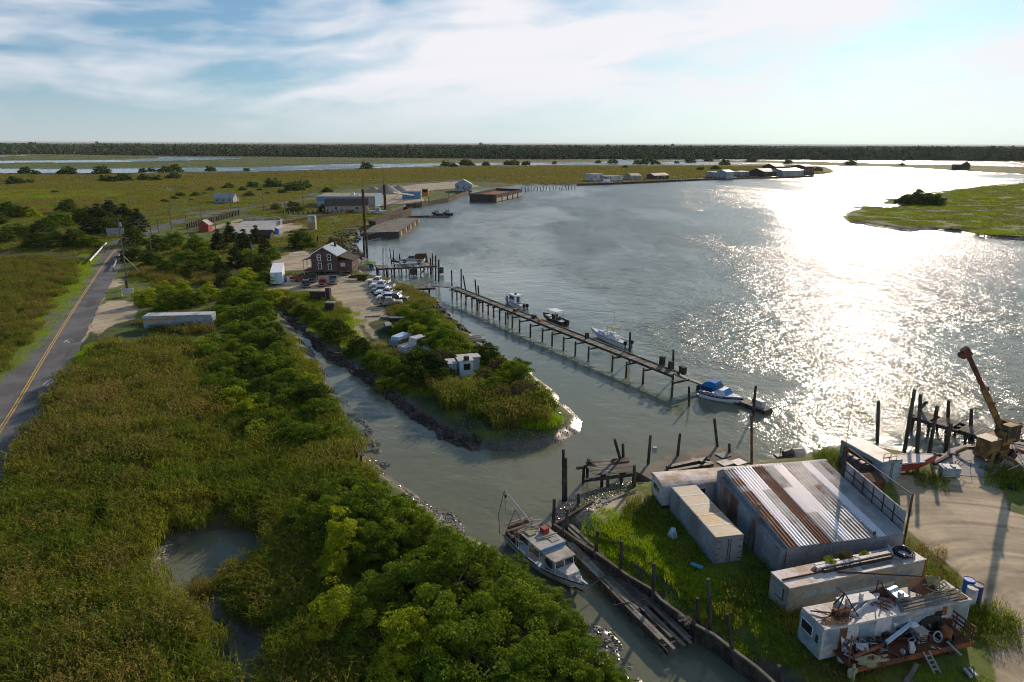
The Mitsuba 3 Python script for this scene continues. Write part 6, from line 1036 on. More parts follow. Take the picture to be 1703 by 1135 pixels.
for px, py, w, h, l, mt in [(857, 518, .9, .45, 'rusty heap of gear on the dock below the first boat', 'rust_bright'), (888, 529, .9, .5, 'brown crab traps on the dock between first and second boat', 'bark'), (898, 534, .6, .3, 'orange tub on the dock just left of the second boat', 'orange_paint'), (976, 563, .35, .9, 'dark post with coiled line on the dock left of the third boat', 'dark_metal'), (1101, 608, .7, 1.3, 'tall brown dock box left of the tall piling', 'bark'), (1115, 614, .5, 1.1, 'narrow brown dock box touching the tall piling', 'bark'), (1133, 621, .5, 1.0, 'brown dock box left of the pair right of the tall piling', 'bark'), (1137, 623, .5, 1.0, 'brown dock box right of the pair right of the tall piling', 'bark'), (1262, 676, 1.5, .8, 'white storage chest on the outer end of the dock', 'white_worn'), (1255, 668, .4, .3, 'small dark bucket beside the white chest', 'dark_metal')]:
    zd = .56 if px > 1150 else DZ; c = G(px, py, zd); put(thing('dock_box' if mt == 'bark' else 'dock_gear', l, 'box' if h > .6 else 'gear'), MB((c[0], c[1], zd + .02), drz).box(-w / 2, w / 2, -.3, .3, 0, h).box(-w / 2 - .04, w / 2 + .04, -.34, .34, h, h + .07).ply(mt))
gw = thing('gangway', 'railed gangway linking the fixed pier to the long dock', 'gangway'); a_, b_ = G(722, 475, 1.9), G(757, 479, DZ)
d_ = (b_ - a_); L_ = np.linalg.norm(d_); n_ = np.array([-d_[1], d_[0], 0]) / np.linalg.norm(d_[:2])
part(gw, 'walkway', MB().bar(a_, b_, 1.5, .2).ply('board_pale'))
for s in (-.62, .62): part(gw, 'handrail', MB().bar(a_ + n_ * s + [0, 0, 1], b_ + n_ * s + [0, 0, 1], .05).bar(a_ + n_ * s + [0, 0, .5], b_ + n_ * s + [0, 0, .5], .04).ply('grey_siding'))
m = MB(); [m.bar(a_ + d_ * t + n_ * s, a_ + d_ * t + n_ * s + [0, 0, 1], .05) for t in np.linspace(0, 1, 8) for s in (-.62, .62)]; part(gw, 'rail_posts', m.ply('grey_siding'), kind='stuff')

def pier(key, a, b, w, z, mats=('deck_wood', 'deck_wood_dark'), step=2.2, board=.3):
    rz = frame_to(a, b); L = np.linalg.norm((np.asarray(b) - a)[:2]); mk = lambda: MB((a[0], a[1], 0), rz); r = np.random.default_rng(int(abs(a[0] * 10)) + 1); ms = [mk() for _ in mats]
    for k in range(int(L / board)): ms[int(r.integers(len(ms)))].box(k * board + .01, (k + 1) * board - .01, r.uniform(-.08, .05), w + r.uniform(-.05, .08), z - .08, z + r.uniform(-.01, .02))
    for q, mt in zip(ms, mats): part(key, 'deck_boards', q.ply(mt), kind='stuff')
    for y in (.1, w - .1): part(key, 'stringer', mk().box(0, L, y - .1, y + .1, z - .45, z - .09).ply('piling_wood'))
    for x in np.arange(.3, L, step):
        part(key, 'cross_beam', mk().box(x - .12, x + .12, -.1, w + .1, z - .75, z - .46).ply('piling_wood'))
        for y in (.15, w - .15): part(key, 'support_pile', mk().cyl((x, y, -1.2), (x, y, z - .75), .16, None, 7).ply('piling_wood', 40))
    return mk
fp = thing('fixed_pier', 'low fixed pier leading from the parking lot to the gangway', 'pier'); pier(fp, G(664, 481, 1.9), G(724, 479, 1.9), 2.6, 1.9)
tp = thing('truck_pier', 'massive dark timber pier carrying a parked flatbed truck', 'pier'); mk = pier(tp, G(628, 447, 2.4), G(727, 442, 2.4), 5.2, 2.4, ('concrete', 'deck_wood'), 2.0, .5)
for x in (8.5, 16.0): part(tp, 'plank_wall', mk().box(x, x + 1.6, -.15, .0, .2, 1.9).ply('piling_wood'))
part(tp, 'brace', mk().bar((11.2, 0, .2), (12.6, 0, 1.7), .25).ply('piling_wood'))
TPG = 'pilings round the pier with the parked truck'
for b_, t_, r_, l in [((637, 466), (637, 412), .1, 'tall thin pole at the shore end of the truck pier'), ((656, 460), (656, 440), .17, 'short front piling of the truck pier near its middle'), ((651, 437), (648, 414), .14, 'left post of the pair behind the truck pier'), ((655, 437), (654, 415), .14, 'right post of the pair behind the truck pier'), ((665, 437), (664, 422), .16, 'post behind the truck pier just left of the truck'), ((709, 436), (707, 422), .5, 'thick cluster post at the tail of the truck'), ((716, 456), (716, 429), .17, 'piling at the outer end of the truck pier, leftmost'), ((720, 456), (719, 422), .17, 'piling at the outer end of the truck pier, tallest'), ((724.5, 467), (724.5, 425), .2, 'piling at the outer end of the truck pier, second from right'), ((729.5, 469), (729.5, 432), .24, 'thick free standing piling off the end of the truck pier'), ((628, 464), (628, 446), .16, 'front left piling of the truck pier'), ((645, 463), (645, 445), .16, 'front piling beside the tall thin pole')]:
    piling(b_, t_, r_, 'piling', l, TPG, z0=0.0 if b_[1] > 445 else 2.2)
c = G(618, 446, 1.6); put(thing('blue_tote', 'blue tub standing at the shore end of the truck pier', 'tub'), MB((c[0], c[1], 1.5)).cyl((0, 0, 0), (0, 0, 1.3), .6, .7, 12).ply('blue_drum', 40))
put(thing('pile_rack', 'dark timber rack behind the truck pier', 'rack'), MB().bar(G(652, 434, 2.6), G(662, 436, 2.6), .5).bar(G(653, 430, 3.0), G(660, 436, 2.4), .3).ply('piling_wood')); put(thing('dock_ladder', 'pale ladder standing behind the truck pier', 'ladder'), (lambda c: MB((c[0], c[1], 0)).bar((-.25, 0, 0), (-.25, 0, 5.5), .08).bar((.25, 0, 0), (.25, 0, 5.5), .08).add([m for m in [MB((c[0], c[1], 0))] if [m.bar((-.25, 0, k * .5), (.25, 0, k * .5), .06) for k in range(11)]][0]))(G(643, 437, 0)).ply('grey_siding'))

# boats
def outboard(key, mk, x, y, z=.3): part(key, 'outboard', mk().box(x - .55, x - .05, y - .17, y + .17, z + .35, z + 1.0).bar((x - .3, y, z + .4), (x - .35, y, z - .5), .16).ply('dark_void'))
def boat(px0, py0, px1, py1, label, B, D, matn, z=0, **kw):
    s, b = G(px0, py0, z), G(px1, py1, z); key = thing('boat', label, 'boat'); rz = frame_to(s, b); L = np.linalg.norm((b - s)[:2]) * .97
    mk, R = hull(key, s[:2], rz, L, B, D, matn, matn, 'white_worn', z=z, **kw); return key, mk, L, R
def cab(mk, x0, x1, w, z0, z1, s0=.1, s1=.5): return mk().loft([[(x0, w, z0), (x0, -w, z0), (x0 + s0, -w * .92, z1), (x0 + s0, w * .92, z1)], [(x1, w, z0), (x1, -w, z0), (x1 - s1, -w * .92, z1), (x1 - s1, w * .92, z1)]], True, True)
k, mk, L, R = boat(873, 515.5, 840, 502, 'white pilothouse boat, first along the dock from shore', 2.5, 1.25, 'white_gel', bow=.5)
ch = part(k, 'pilothouse', cab(mk, L * .34, L * .66, .95, .9, 2.5, .05, .35).ply('white_gel')); part(ch, 'roof', mk().box(L * .32, L * .64, -1.0, 1.0, 2.5, 2.6).ply('white_gel'))
for s in (-1, 1): part(ch, 'side_window', mk().box(L * .38, L * .58, min(s * .9, s * .97), max(s * .9, s * .97), 1.6, 2.25).ply('glass_dark'))
part(ch, 'windscreen', mk().raw([(L * .66 - .12, -.8, 1.6), (L * .66 - .12, .8, 1.6), (L * .66 - .3, .75, 2.3), (L * .66 - .3, -.75, 2.3)], [[0, 1, 2], [0, 2, 3]]).ply('glass_dark')); part(ch, 'rear_door', mk().box(L * .335, L * .35, -.3, .4, 1.0, 2.3).ply('glass_dark')); part(ch, 'radar', mk().box(L * .45, L * .5, -.25, .25, 2.6, 2.85).ply('dark_metal'))
outboard(k, mk, 0, -.4); outboard(k, mk, 0, .4); part(k, 'bow_rail', mk().tube([(L * .7, 1.0, 1.5), (L * .98, 0.1, 1.9), (L * .98, -.1, 1.9), (L * .7, -1.0, 1.5)], .03).ply('silver'))
k, mk, L, R = boat(940, 542.5, 904, 529.5, 'dark hulled centre console boat with white flat canopy, second along the dock', 2.5, 1.2, 'bark', bow=.5)
part(k, 'canopy', mk().box(L * .26, L * .66, -1.0, 1.0, 2.45, 2.53).ply('white_gel'))
for x in (.28, .64):
    for y in (-.9, .9): part(k, 'canopy_post', mk().bar((L * x, y, .9), (L * x, y, 2.45), .07).ply('silver' if x < .5 else 'dark_metal'))
part(k, 'console', mk().box(L * .42, L * .54, -.45, .45, .7, 1.7).ply('dark_metal')); part(k, 'seat', mk().box(L * .3, L * .38, -.5, .5, .7, 1.3).ply('bark')); part(k, 'bow_cushion', mk().box(L * .7, L * .85, -.5, .5, .8, 1.05).ply('white_gel')); outboard(k, mk, 0, 0)
k, mk, L, R = boat(1043, 579, 985, 557, 'white centre console boat with olive T top and twin outboards, third along the dock', 2.8, 1.35, 'white_gel', bow=.8)
part(k, 'foredeck', mk().loft(np.stack([R[7:, 0] - [0, .05, .0], R[7:, 4] + [0, .05, 0.0]], 1)).ply('white_gel')); part(k, 'cuddy', cab(mk, L * .55, L * .82, .75, 1.0, 1.6, .1, .8).ply('white_gel')); part(k, 'hatch', mk().box(L * .60, L * .66, -.35, .35, 1.6, 1.66).ply('dark_void'))
tt = part(k, 't_top', mk().box(L * .28, L * .5, -.95, .95, 2.85, 2.95).ply('rope_tan'))
for x in (.31, .48):
    for y in (-.75, .75): part(tt, 'post', mk().bar((L * x, y, 1.0), (L * x, y * .95, 2.85), .06).ply('silver'))
part(k, 'console', cab(mk, L * .36, L * .48, .45, .9, 1.9, .05, .3).ply('white_gel')); part(k, 'leaning_post', mk().box(L * .27, L * .32, -.6, .6, .9, 1.5).ply('white_gel')); part(k, 'rod', mk().cyl((L * .36, .9, 2.9), (L * .1, 2.6, 4.2), .03, .02, 5).cyl((L * .46, -.6, 2.9), (L * .5, -.8, 5.6), .02, .012, 5).ply('dark_metal'))
for y in (-.75, 0, .75)[::2]: outboard(k, mk, 0, y, .35)
part(k, 'bow_rail', mk().tube([(L * .6, 1.1, 1.6), (L * .85, .8, 2.0), (L * 1.05, 0, 2.1), (L * .85, -.8, 2.0), (L * .6, -1.1, 1.6)], .03).ply('silver'))
k, mk, L, R = boat(1168, 657, 1229, 674, 'white cabin cruiser with bright blue canvas top near the end of the dock', 2.7, 1.25, 'white_gel', bow=.7, sheer=.3)
part(k, 'foredeck', mk().loft(np.stack([R[6:, 0] - [0, .05, .0], R[6:, 4] + [0, .05, 0]], 1)).ply('white_gel')); cu = part(k, 'cabin', cab(mk, L * .42, L * .78, 1.0, 1.0, 1.75, .0, .7).ply('white_gel')); part(cu, 'front_cover', mk().raw([(L * .78 - .1, -.95, 1.14), (L * .78 - .1, .95, 1.14), (L * .78 - .68, .88, 1.73), (L * .78 - .68, -.88, 1.73)], [[0, 1, 2], [0, 2, 3]]).ply('blue_canvas'))
cv = part(k, 'canvas_top', mk().loft([[(L * .02, 1.1, 1.2), (L * .02, .9, 1.7), (L * .02, -.9, 1.7), (L * .02, -1.1, 1.2)], [(L * .12, 1.12, 1.2), (L * .12, .85, 2.25), (L * .12, -.85, 2.25), (L * .12, -1.12, 1.2)], [(L * .25, 1.12, 1.2), (L * .25, .8, 2.55), (L * .25, -.8, 2.55), (L * .25, -1.12, 1.2)], [(L * .40, 1.1, 1.3), (L * .40, .8, 2.45), (L * .40, -.8, 2.45), (L * .40, -1.1, 1.3)], [(L * .50, 1.0, 1.7), (L * .50, .7, 1.9), (L * .50, -.7, 1.9), (L * .50, -1.0, 1.7)]], False, True).ply('blue_canvas', 30)); part(cv, 'window', mk().raw([(L * .41, -.82, 2.38), (L * .41, .82, 2.38), (L * .51, .74, 1.88), (L * .51, -.74, 1.88)], [[0, 2, 1], [0, 3, 2]]).ply('glass_dark'))
part(cv, 'side_curtain', mk().box(L * .06, L * .38, -1.14, -1.12, 1.15, 1.75).ply('navy')); part(k, 'hull_stripe', mk().loft(np.stack([R[:, 0] + [0, .02, -.18], R[:, 0] * [1, .985, 1] + [0, .02, -.34]], 1)).loft(np.stack([R[:, 4] * [1, .985, 1] + [0, -.02, -.34], R[:, 4] + [0, -.02, -.18]], 1)).ply('navy')); part(k, 'bow_rail', mk().tube([(L * .72, 1.05, 1.35), (L * .9, .6, 1.9), (L * 1.06, 0, 2.0), (L * .9, -.6, 1.9), (L * .72, -1.05, 1.35)], .03).ply('silver')); part(k, 'swim_platform', mk().box(-.5, 0, -1.0, 1.0, .2, .3).ply('white_gel'))
for px0, py0, px1, py1, l, mt in ((735, 359.5, 718, 357, 'dark workboat left of the pair moored off the deck barge', 'dark_metal'), (751, 359, 737, 357, 'dark workboat right of the pair moored off the deck barge', 'navy')):
    k, mk, L, R = boat(px0, py0, px1, py1, l, 2.6, 1.3, mt); part(k, 'wheelhouse', cab(mk, L * .4, L * .65, .8, .9, 2.5).ply('grey_paint')); part(k, 'mast', mk().bar((L * .4, 0, 2.4), (L * .38, 0, 3.8), .1).ply('dark_metal')); outboard(k, mk, 0, 0)

# ------------------------------------------------------------------ vehicles (x forward)
def vb(*profile, y=1.0): return MB().prism(list(profile), -y, y, 'y')
W4 = ((1.75, .82), (1.75, -.82), (-1.75, .82), (-1.75, -.82))
V_PICK = {'body': vb((-2.9, .55), (-2.9, 1.12), (-.75, 1.15), (1.05, 1.18), (2.6, 1.12), (2.85, .95), (2.85, .5), (2.2, .5), (2.1, .85), (1.4, .85), (1.3, .45), (-1.3, .45), (-1.4, .85), (-2.1, .85), (-2.2, .55), y=.98),
          'cab': MB().loft([[(-.75, .95, 1.1), (-.75, -.95, 1.1), (-.65, -.78, 1.88), (-.65, .78, 1.88)], [(1.3, .95, 1.12), (1.3, -.95, 1.12), (.55, -.78, 1.88), (.55, .78, 1.88)]], True, True),
          'bed': MB().box(-2.78, -.85, -.82, .82, 1.02, 1.165), 'bumper': MB().box(2.8, 2.95, -.95, .95, .45, .7).box(-3.0, -2.88, -.95, .95, .5, .7), 'grille': MB().box(2.82, 2.88, -.6, .6, .72, 1.0)}
V_CAR = {'body': vb((-2.3, .4), (-2.35, .95), (-1.6, 1.05), (1.0, 1.0), (2.1, .88), (2.3, .7), (2.3, .35), (1.85, .35), (1.7, .68), (1.15, .68), (1.0, .33), (-1.0, .33), (-1.15, .68), (-1.75, .68), (-1.9, .38), y=.9),
         'cab': MB().loft([[(-1.9, .86, .98), (-1.9, -.86, .98), (-1.5, -.68, 1.55), (-1.5, .68, 1.55)], [(1.15, .86, .98), (1.15, -.86, .98), (.35, -.68, 1.55), (.35, .68, 1.55)]], True, True),
         'bed': MB().box(-.3, -.2, -.1, .1, 1.5, 1.57), 'bumper': MB().box(2.25, 2.36, -.85, .85, .35, .55).box(-2.42, -2.3, -.85, .85, .4, .6), 'grille': MB().box(2.27, 2.33, -.5, .5, .58, .74)}
WIN_P = [MB().raw([(1.22, .86, 1.19), (1.22, -.86, 1.19), (.62, -.74, 1.83), (.62, .74, 1.83)], [[0, 1, 2], [0, 2, 3]])] + [MB().raw([(-.62, s * .945, 1.2), (1.02, s * .945, 1.2), (.48, s * .81, 1.8), (-.58, s * .81, 1.8)], [[0, 1, 2], [0, 2, 3]]) for s in (1, -1)] + [MB().raw([(-.76, .8, 1.22), (-.76, -.8, 1.22), (-.685, -.72, 1.8), (-.685, .72, 1.8)], [[0, 1, 2], [0, 2, 3]])]
WIN_C = [MB().raw([(1.12, .78, 1.03), (1.12, -.78, 1.03), (.42, -.64, 1.5), (.42, .64, 1.5)], [[0, 1, 2], [0, 2, 3]])] + [MB().raw([(-1.6, s * .86, 1.04), (.85, s * .86, 1.04), (.3, s * .71, 1.48), (-1.4, s * .71, 1.48)], [[0, 1, 2], [0, 2, 3]]) for s in (1, -1)]
WHEEL, RIM = MB().cyl((0, -.13, 0), (0, .13, 0), .40, None, 12), MB().cyl((0, -.14, 0), (0, .14, 0), .22, None, 10)
_vp = {}
def vply(tag, m, mt):
    if (tag, mt) not in _vp: _vp[tag, mt] = m.ply(mt)
    return _vp[tag, mt]
def vehicle(px, py, ang, kind_, paint, label, cat, z=YZ, s=1.0, sz=None):
    c = G(px, py, z); key = thing('pickup_truck' if kind_ == 'pickup' else 'parked_car', label, cat); V, WN = (V_PICK, WIN_P) if kind_ == 'pickup' else (V_CAR, WIN_C); tw = at(c[0], c[1], z, math.radians(ang), [s, s, sz or s])
    part(key, 'body', vply(kind_ + 'body', V['body'], paint), tw); cb_ = part(key, 'cab', vply(kind_ + 'cab', V['cab'], paint), tw)
    for i, w in enumerate(WN): part(cb_, 'window' if i else 'windscreen', vply(kind_ + f'win{i}', w, 'glass_dark'), tw)
    if kind_ == 'pickup': part(key, 'cargo_bed', vply('bed', V['bed'], 'dark_void'), tw)
    part(key, 'bumper', vply(kind_ + 'bumper', V['bumper'], 'grey_paint'), tw); part(key, 'grille', vply(kind_ + 'grille', V['grille'], 'dark_void'), tw)
    for s_ in (1, -1): part(key, 'headlight', vply(kind_ + f'hl{s_}', MB().box(2.72 if kind_ == 'pickup' else 2.2, 2.87 if kind_ == 'pickup' else 2.32, s_ * .78 - .15, s_ * .78 + .15, .8 if kind_ == 'pickup' else .6, 1.0 if kind_ == 'pickup' else .76), 'silver'), tw)
    for x, y in W4 if kind_ == 'pickup' else [(1.42 * np.sign(a), b * .93) for a, b in W4]:
        ww = part(key, 'wheel', vply('wheel', WHEEL, 'black_rubber'), tw @ T().translate([float(x), float(y), .4])); part(ww, 'rim', vply('rim', RIM, 'silver'), tw @ T().translate([float(x), float(y), .4]))
    return key, tw
for args in [(629, 473, 172, 'pickup', 'car_white', 'white pickup, farthest of the right row beside the pier', 'pickup truck'), (636, 480, 172, 'pickup', 'car_white', 'white pickup, second of the right row from the pier', 'pickup truck'), (634, 487, 174, 'car', 'car_blue', 'grey blue car between the second and third white pickups', 'car'), (646, 492, 172, 'pickup', 'car_white', 'white pickup, third of its kind in the right row', 'pickup truck'), (644, 499, 175, 'car', 'car_white', 'pale car half hidden behind the black pickup', 'car'), (658, 502, -6, 'pickup', 'car_black', 'black pickup behind the tan one in the right row', 'pickup truck'), (647, 509, 8, 'pickup', 'car_tan', 'tan pickup, nearest of the right row, facing the river', 'pickup truck'),
             (509, 477, -72, 'car', 'car_black', 'black car parked nearest the white trailer, facing the camera', 'car'), (537, 475, -78, 'car', 'car_red', 'dark red car parked between black and grey vehicles', 'car'), (521, 468, -80, 'pickup', 'car_black', 'black pickup parked behind the black and the red car', 'pickup truck'), (555, 471, -82, 'pickup', 'car_grey', 'dark grey pickup parked right of the red car', 'pickup truck')]: vehicle(*args)
k, tw = vehicle(686, 437.5, 176, 'pickup', 'car_silver', 'silver flatbed truck with dark stake body on the pier', 'truck', 2.42, 1.15); part(k, 'stake_body', MB().box(-3.0, -.9, -1.0, 1.0, 1.1, 1.2).box(-3.0, -.9, -1.0, -.92, 1.2, 2.1).box(-3.0, -.9, .92, 1.0, 1.2, 2.1).box(-1.0, -.9, -1, 1, 1.2, 2.2).ply('rust'), tw)
def simple_trailer(px, py, ang, mt, label, L=4.6, w=1.9, z=YZ):
    c = G(px, py, z); k = thing('utility_trailer', label, 'trailer'); mk = lambda: MB((c[0], c[1], z), math.radians(ang)); part(k, 'bed', mk().box(-L / 2, L / 2, -w / 2, w / 2, .55, .7).ply(mt)); part(k, 'side', mk().box(-L / 2, L / 2, -w / 2, -w / 2 + .06, .7, 1.15).box(-L / 2, L / 2, w / 2 - .06, w / 2, .7, 1.15).box(-L / 2, -L / 2 + .06, -w / 2 + .06, w / 2 - .06, .7, 1.1).ply(mt)); part(k, 'tow_bar', mk().bar((L / 2, 0, .6), (L / 2 + 1.2, 0, .5), .12).ply(mt))
    for s in (-1, 1): part(k, 'wheel', mk().cyl((-.3, s * (w / 2 + .08) - .1, .35), (-.3, s * (w / 2 + .08) + .1, .35), .35, None, 10).ply('black_rubber', 40))
    return k, mk
simple_trailer(496, 468, 160, 'rust_bright', 'rusty red utility trailer behind the black car'); k, mk = simple_trailer(597, 466, 175, 'rust', 'brown utility trailer with junk, alone below the house'); part(k, 'load', mk().blob((0, 0, 1.0), (1.6, .7, .4), 2, .7, 2).ply('bark'))
wl = thing('box_trailer', None, None)
del wl; _count['box_trailer'] = 0
bx = box_trailer('white_box_trailer', 'long white box trailer left of the parked cars', 'trailer', (-57.3, 159.4), math.radians(16), 2.75, 13.8, 2.75, YZ + .5, 'white_paint', 'white_paint', 'sky_paint', 8, 3, 'white_paint', True)
cc = box_trailer('blue_grey_trailer', 'pale blue grey trailer with orange stripe, half hidden by roadside bushes', 'trailer', G(357, 545, YZ)[:2] + np.array([-.3, 0]), math.radians(97), 2.6, 12.0, 2.3, YZ + .15, 'pale_blue_panel', 'white_worn', 'pale_blue_panel', 7, 3, 'white_worn', False, False)
p_, q_ = G(258, 543, YZ + 1), G(330, 540, YZ + 1); _o = L2W(G(357, 545, YZ)[:2] + np.array([-.3, 0]), math.radians(97), 0, 0)
part(cc, 'stripe', MB((*_o, YZ + .15), math.radians(97)).box(-.03, .0, 6.2, 11.8, 1.45, 1.8).ply('orange_paint'), label='faded orange painted stripe'); part(cc, 'support', MB((*_o, YZ), math.radians(97)).bar((-.7, 2.2, 0), (-.05, 3.4, 2.0), .08).ply('white_worn'))
for px, py, l, w, d, h, mt in ((531, 497, 'brown dumpster at the edge of the lot', 3.4, 1.6, 1.5, 'bark'), (547, 500, 'tall brown cabinet box right of the dumpster', .9, 1.0, 2.6, 'bark'), (551, 517, 'dark green lidded bin below the dumpster', 1.9, 1.6, 1.7, 'dark_metal')):
    c = G(px, py, YZ); k = thing('dumpster', l, 'dumpster'); part(k, 'bin', MB((c[0], c[1], YZ), -.15).prism([(-w / 2, 0), (w / 2, 0), (w / 2 * 1.05, h), (-w / 2 * 1.05, h)], -d / 2, d / 2, 'y').ply(mt)); part(k, 'lid', MB((c[0], c[1], YZ + h), -.15).prism([(-d / 2, 0), (d / 2, .0), (d / 2, .08), (-d / 2, .2)], -w / 2 * 1.08, w / 2 * 1.08).ply('grey_paint' if mt == 'dark_metal' else mt))
for px, mt, l in ((477, 'blue_drum', 'blue drum beside the doors of the white box trailer'), (479.5, 'sky_paint', 'pale drum beside the blue drum at the box trailer')): barrel(px, 469, mt, l, 1.2, .45)

# brown house
ho = thing('brown_house', 'two storey brown shingled house with pale blue metal roof on posts', 'house'); a_, b_ = G(519, 454, YZ + .6), G(560, 454, YZ + .6); hrz = math.radians(-3); HW = 6.6; HD = 8.0; HO = a_[:2]; HZ = YZ + .9
def hmb(): return MB((HO[0], HO[1], HZ), hrz)
part(ho, 'wall', hmb().prism([(0, 0), (HW, 0), (HW, 4.3), (HW / 2, 6.3), (0, 4.3)], 0, HD, 'y').ply('shingle_brown'))
for s in (0, 1):
    q = [(-.4, 4.08), (HW / 2, 6.36), (HW / 2, 6.5), (-.4, 4.22)]; q = q if s == 0 else [(HW - x, z) for x, z in q]; rf = part(ho, 'roof', hmb().prism(q, -.4, HD + .4, 'y').ply('roof_blue'))
    for k in range(1, 8): xx, zz = q[3][0] + (q[2][0] - q[3][0]) * k / 8, q[3][1] + (q[2][1] - q[3][1]) * k / 8
part(ho, 'barge_board', hmb().bar((-.4, -.42, 4.16), (HW / 2, -.42, 6.42), .05, .22).bar((HW + .4, -.42, 4.16), (HW / 2, -.42, 6.42), .05, .22).ply('white_paint'))
for x, z in ((1.7, 2.9), (4.3, 3.0), (1.8, .8), (4.4, .6)):
    w = part(ho, 'window', hmb().box(x - .12, x + .92, -.06, .03, z - .12, z + 1.52).ply('white_paint')); part(w, 'pane', hmb().box(x, x + .8, -.08, -.03, z + .74, z + 1.4).box(x, x + .8, -.08, -.03, z, z + .66).ply('glass_dark'))
for y in (1.5, 5.0): w = part(ho, 'window', hmb().box(-.06, .03, y, y + 1, 2.4, 3.7).ply('white_paint')); part(w, 'pane', hmb().box(-.08, -.03, y + .1, y + .9, 2.5, 3.6).ply('glass_dark'))
po = part(ho, 'porch', hmb().box(-2.4, 0, .5, HD - 1, 0, .2).prism([(-2.7, 2.7), (0, 3.3), (0, 3.42), (-2.7, 2.82)], .2, HD - .6, 'y').ply('shingle_brown'))
for y in (.6, 3.3, HD - 1.2): part(po, 'post', hmb().bar((-2.3, y, -.9), (-2.3, y, 2.75), .16).ply('white_worn'))
an = part(ho, 'annex', hmb().box(HW, HW + 3.6, 1.2, HD - .5, 0, 2.9).ply('shingle_brown')); part(an, 'roof', hmb().prism([(HW, 3.9), (HW + 4.0, 2.8), (HW + 4.0, 2.92), (HW, 4.02)], .9, HD - .2, 'y').ply('bark')); part(an, 'window', hmb().box(HW + .6, HW + 1.8, 1.14, 1.2, 1.2, 2.2).ply('white_worn'))
for x in np.arange(.2, HW + 3.6, 1.6):
    for y in (.2, HD - .6): part(ho, 'stilt', hmb().bar((x, y + (1.1 if x > HW else 0), -1.0), (x, y + (1.1 if x > HW else 0), 0), .25).ply('piling_wood'))
part(ho, 'stair', hmb().prism([(HW + .6, -.9), (HW + 2.6, -.9), (HW + .6, .1)], -.6, .6, 'y').ply('deck_wood_dark')); part(ho, 'chimney', hmb().box(HW / 2 + 1.0, HW / 2 + 1.5, HD - 2, HD - 1.5, 5, 7).ply('bark'))
k = thing('motor_scooter', 'small white and black outboard skiff parked in front of the house', 'skiff'); c = G(552, 458, YZ); del labels[k]; scene.pop(k, None); _count['motor_scooter'] = 0

# junk and little blue shed on the peninsula
bs = thing('blue_shed', 'small pale blue shed with white flat roof and dark window among bushes', 'shed'); c = G(776, 626, YZ); srz = math.radians(18)
def bmb2(): return MB((c[0], c[1], YZ), srz)
part(bs, 'wall', bmb2().box(-1.0, 1.0, 0, 1.8, 0, 2.3).ply('sky_paint')); part(bs, 'roof', bmb2().box(-1.15, 1.15, -.15, 2.0, 2.3, 2.4).ply('white_worn')); w = part(bs, 'window', bmb2().box(-.45, .65, -.05, .02, .9, 2.0).ply('white_worn')); part(w, 'pane', bmb2().box(-.38, .58, -.07, -.03, .97, 1.93).ply('dark_void')); part(bs, 'roof_box', bmb2().box(-.3, .4, -.1, .5, 2.4, 3.0).ply('rust'), label='rusty box on the shed roof'); part(bs, 'lean_to_roof', bmb2().box(-2.6, -1.2, .5, 3.0, 1.9, 2.0).ply('white_worn')); part(bs, 'back_roof', bmb2().box(-.6, 2.8, 2.2, 4.2, 2.0, 2.1).ply('white_worn'))
part(bs, 'back_wall', bmb2().box(-.5, 2.6, 2.3, 4.1, 0, 2.0).ply('pale_blue_panel'))
part(bs, 'side_wall', bmb2().box(-2.5, -1.3, .6, 2.9, 0, 1.9).ply('pale_blue_panel'))
s_, b_ = G(668, 592, YZ), G(712, 580, YZ)
k = thing('derelict_boat', 'derelict white cabin boat lying on the peninsula with dark windows', 'boat'); rz = frame_to(s_, b_); mk, R = hull(k, s_[:2], rz, 7.5, 2.6, 1.3, 'white_worn', 'grey_siding', 'white_worn', z=YZ + .5, bow=.5); part(k, 'cabin', cab(mk, 2.2, 5.2, .95, .8, 2.0).ply('white_worn')); part(k, 'window_band', mk().box(2.5, 4.6, -.98, -.93, 1.2, 1.75).ply('dark_void'))
s_, b_ = G(655, 577, YZ), G(672, 570, YZ); k = thing('derelict_boat', 'wrapped grey boat lying behind the derelict cabin boat', 'boat'); mk, R = hull(k, s_[:2], frame_to(s_, b_), 5.5, 2.1, 1.1, 'pale_blue_panel', 'grey_siding', 'white_worn', z=YZ + .3, bow=.5); part(k, 'tarp', cab(mk, .4, 4.2, .9, .7, 1.3).ply('sky_paint'))
